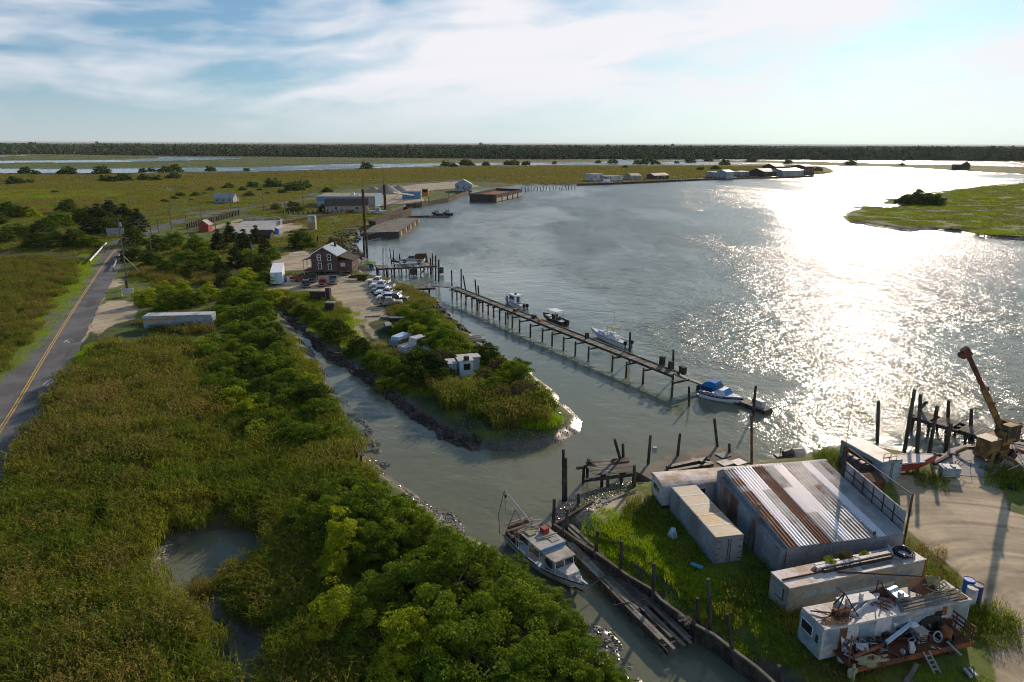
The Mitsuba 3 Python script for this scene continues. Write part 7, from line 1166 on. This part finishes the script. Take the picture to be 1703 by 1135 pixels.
for px, py, ang, w, d, h, mt, l in ((645, 549, -80, 3.6, 1.6, 1.1, 'dark_metal', 'dark skeleton of a trailer frame beside the wheel ruts'), (655, 530, 4, 5.5, .8, .4, 'deck_wood', 'stack of grey planks below the tan pickup'), (664, 535, 0, 4.0, .9, .8, 'bark', 'long dark trough behind the plank stack'), (620, 527, 5, 3.0, 1.0, .15, 'deck_wood_dark', 'flat boards lying at the end of the parking lot'), (706, 577, 25, 3.2, 2.2, 1.5, 'pale_blue_panel', 'pale blue grey hull section right of the derelict boat'), (711, 590, 70, 1.6, 1.4, 1.6, 'sky_paint', 'pale blue tarp covered box below the hull section'), (783, 566, 10, 5.0, 2.2, .5, 'grey_siding', 'low grey float on the east bank of the peninsula'), (680, 512, 12, 2.6, 1.2, .4, 'tan_wood', 'tan wooden pallet in the grass by the tan pickup'), (666, 575, 60, 1.6, 1.0, .8, 'pale_blue_panel', 'round grey tub in the junk by the wheel ruts')):
    cq = G(px, py, YZ); k = thing('junk_pile' if w > 3 else 'junk_box', l, 'junk'); part(k, 'base', MB((cq[0], cq[1], YZ - .05), math.radians(ang)).prism([(-w / 2, 0), (w / 2, 0), (w / 2 * .94, h), (-w / 2 * .9, h * .9)], -d / 2, d / 2, 'y').ply(mt)); part(k, 'top', MB((cq[0], cq[1], YZ + h - .05), math.radians(ang + 6)).box(-w * .4, w * .35, -d * .3, d * .35, -.1, .12).bar((-w * .5, 0, .05), (w * .5, d * .3, .15), .1).ply('grey_siding' if mt != 'grey_siding' else 'deck_wood'))
put(thing('sunken_log', 'dark log lying in the water off the east bank of the peninsula', 'log'), MB().cyl(G(733, 512, .3), G(744, 522, .05), .16, .12, 7).ply('piling_wood', 40))
# ------------------------------------------------------------------ roadside
def pole(b_, ty, label, arms=1, h=None, group='utility poles along the roads', box=False, z=YZ):
    b = G(*b_, z); t = zat(b[0], b[1], ty); k = thing('utility_pole', label, 'utility pole', group); part(k, 'mast', MB().cyl((b[0], b[1], z - .5), (b[0], b[1], t), .17, .11, 7).ply('pole_wood', 40))
    for i in range(arms): part(k, 'cross_arm', MB((b[0], b[1], t - .4 - .9 * i), .5).box(-1.1, 1.1, -.06, .06, -.06, .06).ply('pole_wood'))
    if box: part(k, 'transformer', MB((b[0] + .35, b[1], t - 2.2)).cyl((0, 0, 0), (0, 0, 1.0), .27, None, 10).ply('grey_siding', 40))
    return np.array([b[0], b[1], t - .35])
P_, PL_ = {}, {}
for n, b_, ty, arms, box, l in [('a', (211, 462), 362, 2, True, 'nearest utility pole at the road end, with transformer and guy wires'), ('b', (255, 440), 387, 0, False, 'bare pole standing in the copse right of the nearest pole'), ('c', (252, 392), 349, 1, False, 'utility pole on the grass behind the copse, left of three'), ('d', (264, 388), 358, 0, False, 'short utility pole on the grass behind the copse, middle of three'), ('e', (286, 384), 345, 1, True, 'utility pole on the grass behind the copse, right of three'), ('f', (216, 348), 320, 0, False, 'lone pole in front of the dark evergreen wood'), ('g', (311, 383), 357, 2, False, 'pole with double cross arms at the start of the picket row'), ('h', (336, 370), 320, 1, False, 'tall pole left of the small red shed'), ('i', (359, 381), 355, 1, False, 'short pole right of the small red shed'), ('j', (384, 345), 309, 1, False, 'tall pole in front of the grey bungalow'), ('k', (398, 360), 324, 1, False, 'pole at the far end of the picket row'), ('l', (445, 339), 299, 1, False, 'tall pole left of the blue warehouse'), ('m', (505, 350), 297, 1, True, 'tallest pole at the corner of the blue warehouse'), ('n', (439, 350), 319, 0, False, 'short pole left of the two round bushes'), ('o', (533, 327), 312, 0, False, 'small pole behind the blue warehouse'), ('p', (552, 325), 300, 1, False, 'far pole behind the warehouse roof'), ('q', (604, 317), 296, 1, False, 'far pole left of the gravel heaps'), ('r', (638, 308), 293, 1, False, 'far pole behind the gravel heaps'), ('s', (476, 370), 328, 0, False, 'thin pole by the rust coloured retaining wall'), ('t', (421, 445), 402, 0, True, 'pole hidden among the copse trees near the white box trailer'), ('u', (686, 302), 290, 1, False, 'far pole out on the marsh right of the gravel heaps'), ('v', (768, 301), 288, 1, False, 'far pole behind the house at the water'), ('w', (808, 299), 287, 1, False, 'far pole on the marsh right of the house'), ('x', (850, 300), 288, 1, False, 'far pole beyond the hopper barge, first of two'), ('y', (872, 300), 286, 1, False, 'far pole beyond the hopper barge, second of two'), ('z', (1040, 297), 281, 1, False, 'far pole above the white sheds across the river')]:
    PL_[n] = l; P_[n] = pole(b_, ty, l, arms, box=box)
for n, (a_, b_) in enumerate([('a', 'c'), ('c', 'e'), ('e', 'h'), ('h', 'j'), ('j', 'l'), ('l', 'p'), ('p', 'q'), ('q', 'r'), ('g', 'k'), ('k', 'm'), ('m', 'p'), ('a', 'd'), ('r', 'u'), ('u', 'v'), ('d', 'g')]):
    p, q = P_[a_], P_[b_]; m = MB()
    for o in (-.8, .8):
        pts = [p + (q - p) * t + np.array([o * .88, o * .48, -.035 * np.linalg.norm(q - p) * 4 * t * (1 - t) * .8]) for t in np.linspace(0, 1, 9)]; m.tube(pts, .02, 3)
    put(thing('power_line', 'wires strung from the ' + ' '.join(PL_[a_].split()[:11]), 'wire', 'power lines between the utility poles'), m.ply('wire_grey'))
b = G(237, 457, YZ); put(thing('guy_pole', 'pale leaning guy brace propped against the nearest utility pole', 'brace'), MB().cyl((b[0], b[1], YZ), (P_['a'][0], P_['a'][1], zat(P_['a'][0], P_['a'][1], 426)), .09, None, 6).ply('grey_siding', 40))
def guard(pts, label, mt):
    k = thing('guard_rail', label, 'guard rail'); w = [G(x, y, YZ) for x, y in pts]
    for a_, c_ in zip(w, w[1:]): part(k, 'rail', MB().bar(a_ + [0, 0, .95], c_ + [0, 0, .95], .12, .5).ply(mt))
    for a_ in w: part(k, 'post', MB().box(a_[0] - .1, a_[0] + .1, a_[1] - .1, a_[1] + .1, YZ - .2, YZ + 1.1).ply('pole_wood'))
guard([(150, 440), (158, 431), (166, 422), (173, 414), (178, 409)], 'white guard rail on the left side of the road bridge', 'white_paint'); guard([(189, 452), (193, 443), (197, 434), (201, 427)], 'grey guard rail on the right side of the road bridge', 'grey_siding')
sg = thing('sign_board', 'white blank roadside board on two short legs beside the driveway', 'sign'); c = G(213, 493, YZ); part(sg, 'panel', MB((c[0], c[1], YZ), .15).box(-1.25, 1.25, -.06, .06, .5, 1.75).ply('white_worn'))
for x in (-1.2, 1.2): part(sg, 'leg', MB((c[0], c[1], YZ), .15).bar((x, 0, -.2), (x, 0, 1.85), .12).ply('white_paint'))
k = thing('cross_post', 'dark wooden cross shaped post behind the white roadside board', 'post'); c = G(212, 482, YZ); put(k, MB((c[0], c[1], YZ)).box(-.25, .25, -.15, .15, 0, 2.2).box(-1.8, 1.8, -.1, .1, 1.5, 1.68).ply('piling_wood'))
k = thing('wood_sign', 'grey wooden billboard back at the foot of the evergreen wood', 'sign'); c = G(193, 394, YZ); put(k, MB((c[0], c[1], YZ), .1).box(-3, 3, -.1, .1, .8, 3.0).box(-2.6, -2.4, -.1, .1, -.2, .8).box(2.4, 2.6, -.1, .1, -.2, .8).ply('grey_siding'))
put(thing('driftwood_pile', 'pile of brush and dead branches left of the white guard rail', 'brush'), (lambda c, r: [m.bar(c + np.array([r.uniform(-2.5, 1.5), r.uniform(-1.5, 1.5), r.uniform(0, .8)]), c + np.array([r.uniform(-3, 2), r.uniform(-2, 2), r.uniform(0, 1.2)]), .08) for m in [MB()] for _ in range(50)][-1])(G(140, 433, YZ), np.random.default_rng(1)).ply('board_pale'))
def pickets(pts, n, label, h, gap_kind):
    k = thing(gap_kind, label, 'fence'); L = LineString([G(x, y, YZ)[:2] for x, y in pts])
    for i in range(n):
        q = L.interpolate(i / (n - 1), normalized=True); part(k, 'post', MB().box(q.x - .3, q.x + .3, q.y - .3, q.y + .3, YZ - .1, YZ + h * (.9 + .2 * ((i * 7) % 5) / 5)).ply('dark_metal'))
    part(k, 'rail', MB().bar(np.array([*L.coords[0], YZ + .5]), np.array([*L.coords[-1], YZ + .5]), .1).ply('dark_metal'))
pickets([(313, 381), (340, 374), (397, 358)], 30, 'row of dark upright picket posts along the grey side road', 2.2, 'picket_row'); pickets([(472, 357), (577, 355)], 14, 'row of dark square posts in front of the brown roofed shed', 2.0, 'post_row')

# ------------------------------------------------------------------ far yards, simplified but solid
def building(name, label, cat, a_, b_, depth, h, wall, roofm, pitch=0.0, ridge='x', z=YZ, wins=0, group=None):
    p, q = G(*a_, z), G(*b_, z); rz = frame_to(p, q); L = np.linalg.norm((q - p)[:2]); k = thing(name, label, cat, group); mk = lambda: MB((p[0], p[1], z), rz)
    part(k, 'wall', (mk().box(0, L, 0, depth, -.3, h) if not pitch else mk().prism([(0, -.3), (depth, -.3), (depth, h), (depth / 2, h + pitch), (0, h)], 0, L) if ridge == 'x' else mk().prism([(0, -.3), (L, -.3), (L, h), (L / 2, h + pitch), (0, h)], 0, depth, 'y')).ply(wall))
    if not pitch: part(k, 'roof', mk().box(-.2, L + .2, -.2, depth + .2, h, h + .25).ply(roofm))
    elif ridge == 'x':
        for s in (0, 1): pr_ = [(-.4, h - .12), (depth / 2, h + pitch + .05), (depth / 2, h + pitch + .25), (-.4, h + .1)]; part(k, 'roof', mk().prism(pr_ if s == 0 else [(depth - y, v) for y, v in pr_], -.3, L + .3).ply(roofm))
    else:
        for s in (0, 1): pr_ = [(-.4, h - .12), (L / 2, h + pitch + .05), (L / 2, h + pitch + .25), (-.4, h + .1)]; part(k, 'roof', mk().prism(pr_ if s == 0 else [(L - x, v) for x, v in pr_], -.3, depth + .3, 'y').ply(roofm))
    for i in range(wins):
        x = L * (i + .5) / wins; w = part(k, 'window', mk().box(x - .8, x + .8, -.08, .02, h * .4, h * .8).ply('white_paint')); part(w, 'pane', mk().box(x - .7, x + .7, -.1, -.05, h * .42, h * .78).ply('glass_dark'))
    return k, mk, L
k, mk, L = building('blue_warehouse', 'long low warehouse with blue wall and flat tan roof', 'warehouse', (527, 344), (624, 344), 26, 5.2, 'blue_paint', 'gravel'); part(k, 'lower_wall', mk().box(0, 5, -.1, 0, -.3, 3.0).ply('pale_blue_panel')); part(k, 'door', mk().box(5.5, 7.5, -.12, 0, 0, 3.2).ply('dark_void')); part(k, 'end_panel', mk().box(L - 6, L + .1, -.12, 0, 0, 4.8).ply('beige_panel')); part(k, 'roof_unit', mk().box(L * .55, L * .6, 8, 11, 5.4, 6.6).box(L * .68, L * .7, 6, 8, 5.4, 6.2).ply('white_worn'))
building('brown_roof_shed', 'grey shed with brown shingled roof and two pale windows before the warehouse', 'shed', (541, 354), (612, 353), 12, 3.4, 'beige_panel', 'bark', 2.6, 'x', wins=2)
building('grey_bungalow', 'small grey house with grey roof beside the marsh road', 'house', (356, 338), (388, 338), 9, 2.6, 'grey_siding', 'asphalt_shingle', 2.4, 'x', wins=3); building('red_shed', 'small red shed with pale gable beside the picket posts', 'shed', (331, 386), (347, 386), 4.0, 2.6, 'red_paint', 'grey_siding', 1.6, 'y'); building('low_shed', 'low dark shed with brown roof behind the copse', 'shed', (428, 400), (450, 400), 5, 1.8, 'bark', 'bark', 1.3, 'x')
k, mk, L = building('water_house', 'blue grey house on posts at the water behind the hopper barge', 'house', (757, 319), (785, 319), 14, 4.6, 'pale_blue_panel', 'asphalt_shingle', 3.4, 'y', wins=3); part(k, 'deck', mk().box(-1, L + 4, -2, 0, .6, .8).ply('white_worn'))
building('blue_container', 'blue shipping container beside the gravel heaps', 'container', (669, 331), (700, 331), 5, 4.2, 'blue_paint', 'blue_paint'); k, mk, L = building('yellow_loader', 'yellow machine cab standing right of the blue container', 'loader', (702, 326), (712, 326), 4, 4.2, 'orange_paint', 'tan_wood'); part(k, 'cab_window', mk().box(.5, L - .5, -.1, 0, 2.2, 3.8).ply('dark_void'))
k = thing('tan_kiosk', 'tall tan and white stacked block tower above the rust retaining wall', 'tower'); p = G(512, 383, YZ); part(k, 'lower_block', MB((p[0], p[1], YZ), .05).box(0, 3.0, 0, 2.6, 0, 3.0).ply('tan_wood')); part(k, 'upper_block', MB((p[0], p[1], YZ), .05).box(.05, 3.0, .05, 2.6, 3.0, 5.4).ply('beige_panel')); part(k, 'shutter', MB((p[0], p[1], YZ), .05).box(.6, 1.8, -.06, 0, 3.4, 4.8).ply('white_worn'))
k = thing('portable_toilet', 'blue portable toilet standing on the sandy lot', 'toilet'); p = G(461, 390, YZ); part(k, 'cabin', MB((p[0], p[1], YZ)).box(-.7, .7, -.7, .7, 0, 2.2).ply('blue_drum')); part(k, 'roof', MB((p[0], p[1], YZ)).prism([(-.8, 2.2), (.8, 2.2), (0, 2.5)], -.8, .8, 'y').ply('sky_paint'))
k = thing('block_wall', 'low wall of pale concrete blocks round the sandy storage slab', 'wall')
for i, (a_, b_) in enumerate([((372, 388), (398, 392)), ((398, 392), (432, 395)), ((432, 395), (468, 378)), ((468, 378), (468, 368)), ((404, 368), (468, 366))]):
    p, q = G(*a_, YZ), G(*b_, YZ); n = max(int(np.linalg.norm(q - p) / 2.2), 1)
    for j in range(n): part(k, 'block', MB().bar(p + (q - p) * (j / n) + [0, 0, .5], p + (q - p) * ((j + .94) / n) + [0, 0, .5], .8, 1.0).ply('concrete'))
scene[thing('concrete_slab', None, None, None, 'structure')] = MB().prism([tuple(v) for v in Gs([(375, 388), (432, 394), (466, 378), (466, 367), (405, 368)], YZ)], YZ - .1, YZ + .12, 'z').ply('concrete'); labels['concrete_slab']['label'] = 'pale storage slab inside the block wall'
for i, px in enumerate((412, 424, 436, 448, 460)): c = G(px, 367 - i * .3, YZ + .1); put(thing('timber_stack', 'tan stack of timber on the far side of the storage slab', 'timber', 'timber stacks on the storage slab'), MB((c[0], c[1], YZ + .12)).box(-1.6, 1.6, -.6, .6, 0, .8).box(-1.5, 1.4, -.5, .5, .8, 1.2).ply('tan_wood'))
k = thing('retaining_wall', 'long rust brown sheet pile wall running from the slab to the warehouse', 'wall'); p, q = G(468, 374, YZ), G(602, 351, YZ)
for j in range(40): part(k, 'sheet_pile', MB().bar(p + (q - p) * (j / 40) + [0, 0, .6], p + (q - p) * ((j + .9) / 40) + [0, 0, .6], .25 + .1 * (j % 2), 1.3).ply('rust'))
def heap(px, py, r_, h, label, mt='gravel', sx=1.0):
    c = G(px, py, YZ); n = 28; R_ = [[(r_ * sx * (1 - t) * math.cos(a) * (1 + .14 * math.sin(3 * a + px)), r_ * (1 - t) * math.sin(a) * (1 + .12 * math.cos(2 * a + px)), h * t ** .9) for a in np.linspace(0, 2 * math.pi, n)] for t in np.linspace(0, .97, 7)]
    put(thing('gravel_heap', label, 'gravel heap'), MB((c[0], c[1], YZ - .2)).loft(R_).ply(mt, 60))
heap(622, 322, 9, 5.0, 'left gravel heap behind the rusty spud pole', 'tan_wood'); heap(645, 322, 11, 6.4, 'tall central gravel heap behind the barges'); heap(664, 320, 9, 5.2, 'right gravel heap under the conveyor'); heap(686, 324, 7, 3.0, 'low gravel heap behind the blue container'); heap(700, 400, 0.01, 0.01, 'x') if False else None
k = thing('conveyor', 'long inclined conveyor running down over the gravel heaps', 'conveyor'); p, q = G(652, 320, YZ + 8), G(694, 326, YZ + 1.0); part(k, 'belt', MB().bar(p, q, 1.4, .8).ply('beige_panel')); part(k, 'leg', MB().bar(p + (q - p) * .2, G(660, 326, YZ), .3).bar(p + (q - p) * .55, G(676, 326, YZ), .3).ply('grey_siding'))
# deck barge with spuds, long conveyor barge, hopper barge
def barge(name, label, cn, zt, matd, mats, zb=-.5, rim=0.0):
    w = [G(x, y, zt)[:2] for x, y in cn]; P_b = Polygon(w); k = thing(name, label, 'barge'); part(k, 'hull', MB().prism(w, zb, zt - .02, 'z').ply(mats)); part(k, 'deck', MB().prism(list(P_b.buffer(-.25).exterior.coords)[:-1], zt - .1, zt + .03, 'z').ply(matd))
    for i in range(len(w)):
        a_, b_ = np.array([*w[i], zt + rim / 2 + .02]), np.array([*w[(i + 1) % len(w)], zt + rim / 2 + .02]); part(k, 'gunwale', MB().bar(a_, b_, .4, .12 + rim).ply(mats))
    return k, w
k, w = barge('deck_barge', 'flat grey decked barge moored beside the rusty spud poles', [(604, 387.5), (664, 386), (697, 363), (640, 362)], 2.4, 'barge_deck', 'dark_metal')
for i in range(9):
    a_ = np.array([*w[1], 0]) + (np.array([*w[2], 0]) - np.array([*w[1], 0])) * (i + .3) / 9; b_ = a_ + (np.array([*w[2], 0]) - np.array([*w[1], 0])) / 9 * .6; part(k, 'fender_panel', MB().bar(a_ + [.15, -.15, 1.4], b_ + [.15, -.15, 1.4], .25, 1.6).ply('rust' if i % 2 else 'tan_wood'))
k, w = barge('conveyor_barge', 'long dark rusty barge behind the flat deck barge', [(614, 372), (624, 374), (684, 350), (673, 348)], 2.6, 'rust', 'bark', rim=1.2)
put(thing('truss_boom', 'dark lattice boom lying on the deck of the barges', 'boom'), (lambda m, p, q: [m.bar(p + [0, 0, o], q + [0, 0, o], .25) for o in (0, 1.6)] and [m.bar(p + (q - p) * t + [0, 0, 1.6 * (i % 2)], p + (q - p) * (t + .125) + [0, 0, 1.6 * ((i + 1) % 2)], .15) for i, t in enumerate(np.arange(0, 1, .125))] and m)(MB(), G(648, 366, 3.2), G(668, 362, 3.2)).ply('dark_metal'))
k, w = barge('hopper_barge', 'big rusty hopper barge moored in front of the house at the water', [(781, 327), (824, 328.5), (868, 319), (826, 317)], 3.2, 'rust_bright', 'bark', rim=1.5)
for i in range(5):
    a_ = np.array([*w[1], 1.6]); b_ = np.array([*w[2], 1.6]); part(k, 'pale_panel', MB().bar(a_ + (b_ - a_) * (i + .1) / 5 + [.3, -.3, 0], a_ + (b_ - a_) * (i + .9) / 5 + [.3, -.3, 0], .2, 2.4).ply('beige_panel'))
for b_, ty, l in (((608, 400), 315, 'tall rusty spud pole at the near corner of the deck barge'), ((641, 353), 307, 'tall rusty spud pole behind the deck barge')):
    b = G(*b_, 0); put(thing('spud_pole', l, 'pole'), MB().cyl((b[0], b[1], -2), (b[0], b[1], zat(b[0], b[1], ty)), .5 if b_[0] < 620 else .7, None, 12).ply('rust', 40))
for a_, b_, l, z1, z2 in (((604, 392), (624, 387), 'grey truss gangway from the bank to the deck barge', 1.6, 2.6), ((604, 409), (634, 402), 'lower grey truss gangway hanging from the twin piles', 1.5, 2.0), ((574, 381), (600, 379), 'truss frame lying on the bank left of the spud pole', 1.6, 1.6)):
    p, q = G(*a_, z1), G(*b_, z2); m = MB(); [m.bar(p + [0, 0, o], q + [0, 0, o], .14) for o in (0, 1.2)]; [m.bar(p + (q - p) * t + [0, 0, 1.2 * (i % 2)], p + (q - p) * (t + .1) + [0, 0, 1.2 * ((i + 1) % 2)], .09) for i, t in enumerate(np.arange(0, .99, .1))]; m.bar(p, q, 1.0, .08); put(thing('truss_gangway', l, 'gangway'), m.ply('grey_siding'))
for b_, t_, l in (((606, 428), (604, 387), 'left twin pile at the mud flat'), ((611, 428), (609, 390), 'right twin pile at the mud flat'), ((573, 423), (567, 392), 'leaning dark post on the mud flat behind the house'), ((528, 410), (528, 393), 'short dark post behind the house')): piling(b_, t_, .3, 'piling', l, 'dark posts by the mud flat behind the brown house', z0=.2)
k = thing('floating_dock', 'low dark floating dock left of the pair of moored workboats', 'dock'); put(k, MB().bar(G(680, 361, .4), G(713, 360, .4), 2.4, .8).bar(G(713, 361, .4), G(748, 361, .4), 1.2, .5).ply('piling_wood'))
put(thing('bank_boat', 'pale small boat lying on the bank left of the second spud pole', 'boat'), MB(G(628, 355, 1.6)).prism([(-4, -1.2), (2, -1.2), (4.5, 0), (2, 1.2), (-4, 1.2)], 0, 1.4, 'z').box(-1, 1.2, -.8, .8, 1.4, 2.6).ply('white_worn'))
def pilework(name, label, pts, h, n, z=0.0, w=1.0):                # a far timber quay: cap, face and its row of piles
    k = thing(name, label, 'quay'); L = LineString([G(x, y, z)[:2] for x, y in pts]); c = list(L.coords)
    for a_, b_ in zip(c, c[1:]): part(k, 'face', MB().bar((*a_, h / 2 - .2), (*b_, h / 2 - .2), w, h + .3).ply('piling_wood'))
    for i in range(n):
        q = L.interpolate(i / (n - 1), normalized=True); hh = h + [.2, 1.6, .5, 2.4, .9][i * 7 % 5]; part(k, 'pile', MB().cyl((q.x, q.y - w / 2 - .2, -1), (q.x, q.y - w / 2 - .2, hh), .3, .28, 6).ply('piling_wood'))
pilework('timber_quay', 'dark timber quay with uneven piles right of the floating dock', [(676, 347), (700, 345), (712, 342), (745, 336), (780, 322)], 2.4, 22); pilework('far_quay', 'dark ragged timber quay lining the far river bank', [(960, 309), (1010, 307.5), (1080, 304.5), (1160, 300.5), (1262, 297)], 1.8, 46, w=2.0); pilework('far_quay', 'short dark quay under the buildings at the far point', [(1264, 297.5), (1300, 297), (1352, 294.5)], 1.6, 10, w=2.0)
_r = np.random.default_rng(8)
for i, px in enumerate(np.linspace(868, 956, 18)): piling((px + _r.uniform(-1.5, 1.5), 319 - (px - 868) * .05 + _r.uniform(-1, 1)), (px, 311.5 - (px - 868) * .02 + _r.uniform(-1.5, 1.5)), .3, 'piling', 'thin bare piling in the far row right of the hopper barge', 'bare far pilings right of the hopper barge')
FBG = [('white_cabin', 'white shed on the far quay, left of two', (986, 302), (1003, 301.5), 12, 6.5, 'white_worn', 'white_worn', 0), ('white_cabin', 'longer pale shed on the far quay, right of two', (1008, 302), (1036, 301), 10, 4.6, 'white_worn', 'beige_panel', 0), ('far_hut', 'low grey hut on the far quay right of the pale sheds', (1050, 300), (1066, 299.5), 10, 4, 'grey_siding', 'grey_siding', 2), ('far_hut', 'brownish hut on the far quay at the middle', (1088, 299), (1112, 298), 10, 3.6, 'bark', 'grey_siding', 2), ('boat_shed', 'shed with bright metal roof near the right end of the far quay, left of two', (1192, 295.5), (1210, 295), 16, 5, 'grey_siding', 'white_paint', 0), ('boat_shed', 'pale blue shed between the two bright metal roofs', (1208, 297), (1220, 296.5), 12, 6, 'pale_blue_panel', 'pale_blue_panel', 2), ('boat_shed', 'shed with bright metal roof near the right end of the far quay, right of two', (1232, 293), (1250, 292.5), 14, 4.4, 'grey_siding', 'white_paint', 0),
       ('point_house', 'low grey roofed house at the left of the far point', (1270, 294), (1292, 293.5), 22, 5, 'bark', 'grey_siding', 3), ('point_house', 'dark house behind the others on the far point', (1288, 289), (1304, 288.5), 18, 8, 'bark', 'dark_metal', 3), ('point_house', 'long pale green building at the middle of the far point', (1302, 294), (1336, 292.5), 18, 6, 'grey_siding', 'grey_paint', 2), ('point_house', 'tallest square building at the right of the far point', (1337, 292), (1353, 291.5), 18, 9.5, 'bark', 'grey_siding', 2), ('strip_house', 'far house alone on the thin marsh strip', (1582, 282), (1597, 282.5), 22, 7, 'bark', 'grey_paint', 4)]
for n, l, a_, b_, dp, h, wl_, rf_, pt in FBG: building(n, l, 'building', a_, b_, dp, h, wl_, rf_, pt, 'x', wins=2 if h < 8 else 3)
k, mk, L, R = boat(1017, 307, 998, 307.4, 'white motor yacht moored at the far quay', 5, 2.6, 'white_gel'); part(k, 'cabin', cab(mk, L * .25, L * .7, 2, 2, 4.8).ply('white_gel')); part(k, 'flybridge', cab(mk, L * .35, L * .6, 1.6, 4.8, 6.5).ply('glass_dark'))
# far town on the left, towers on the skyline
for i, (px, py, w, h, l) in enumerate([(36, 252.5, 9, 14, 'white house in the far town, leftmost'), (45, 252.5, 7, 10, 'grey far town house second from left'), (53, 252.5, 8, 12, 'pale far town house in the middle'), (62, 253, 6, 9, 'small far town house right of the middle'), (127, 254.5, 7, 12, 'pale block right of the thin mast, far town'), (134, 254, 5, 7, 'low house at the right end of the far town')]): building('town_house', l, 'house', (px - w / 2, py), (px + w / 2, py), 20, h, 'white_worn' if i % 2 == 0 else 'grey_siding', 'asphalt_shingle', 4, 'x')
def tower(px, base, top, label, kind_, r_=1.2):
    b = G(px, base, 1.0); t = zat(b[0], b[1], top); k = thing(kind_, label, kind_.replace('_', ' ')); part(k, 'shaft', MB().cyl((b[0], b[1], 0), (b[0], b[1], t), r_, r_ * .8, 6).ply('grey_paint'))
    if kind_ == 'water_tower': part(k, 'tank', MB().blob((b[0], b[1], t + 2), (r_ * 5, r_ * 5, r_ * 3.6), 2, 0).ply('pale_blue_panel', 40))
tower(164, 252, 238.5, 'water tower on the left skyline above the forest', 'water_tower', 1.6); tower(119, 254, 235.5, 'thin radio mast on the left skyline', 'radio_mast', .9); tower(800, 258, 241, 'far dark tank tower on the middle skyline', 'water_tower', 1.3); tower(1118, 258, 242.5, 'far tank tower on the skyline right of the middle', 'water_tower', 1.2); tower(1413, 260, 242, 'thin mast on the right skyline, left of two', 'radio_mast', .8); tower(1457, 260, 242.5, 'thin mast on the right skyline, right of two', 'radio_mast', .8)
for px, py, rx, h, l in ((459, 342, 3.4, 4.2, 'round reddish bush at the warehouse corner, left of two'), (490, 343, 4.6, 5.4, 'round dark bush at the warehouse corner, right of two'), (536, 346, 2.4, 4, 'dark upright bush against the warehouse wall')): plant(px, py, 'dark' if px > 470 else 'brown', rx, h, 'bush', l, 'bush')

# pale air that greys the far forest: one thin closed volume round camera and scene
scene['mat_air'] = {'type': 'null'}
scene['air'] = {'type': 'homogeneous', 'albedo': 0.95, 'sigma_t': 0.00003}
scene['haze'] = {'type': 'cube', 'to_world': T().translate([0.0, 5900.0, 19.5]) @ T().scale([9400.0, 6300.0, 22.5]), 'bsdf': {'type': 'ref', 'id': 'mat_air'}, 'interior': {'type': 'ref', 'id': 'air'}}
scene['camera']['medium'] = {'type': 'ref', 'id': 'air'}
labels['haze'] = {'label': 'thin pale haze lying over the river and the marshes', 'category': 'haze', 'kind': 'stuff'}

# plants of one description are told apart by their order from left to right
_same = {}
for k in PX: _same.setdefault(labels[k]['label'], []).append(k)
ORD = 'first second third fourth fifth sixth seventh eighth ninth tenth eleventh twelfth thirteenth fourteenth fifteenth sixteenth'.split()
for l, ks in _same.items():
    if 1 < len(ks) <= 16:
        for o, k in zip(ORD, sorted(ks, key=PX.get)):
            t = l + ', ' + o + ' from left'
            if len(t.split()) <= 16: labels[k]['label'] = t
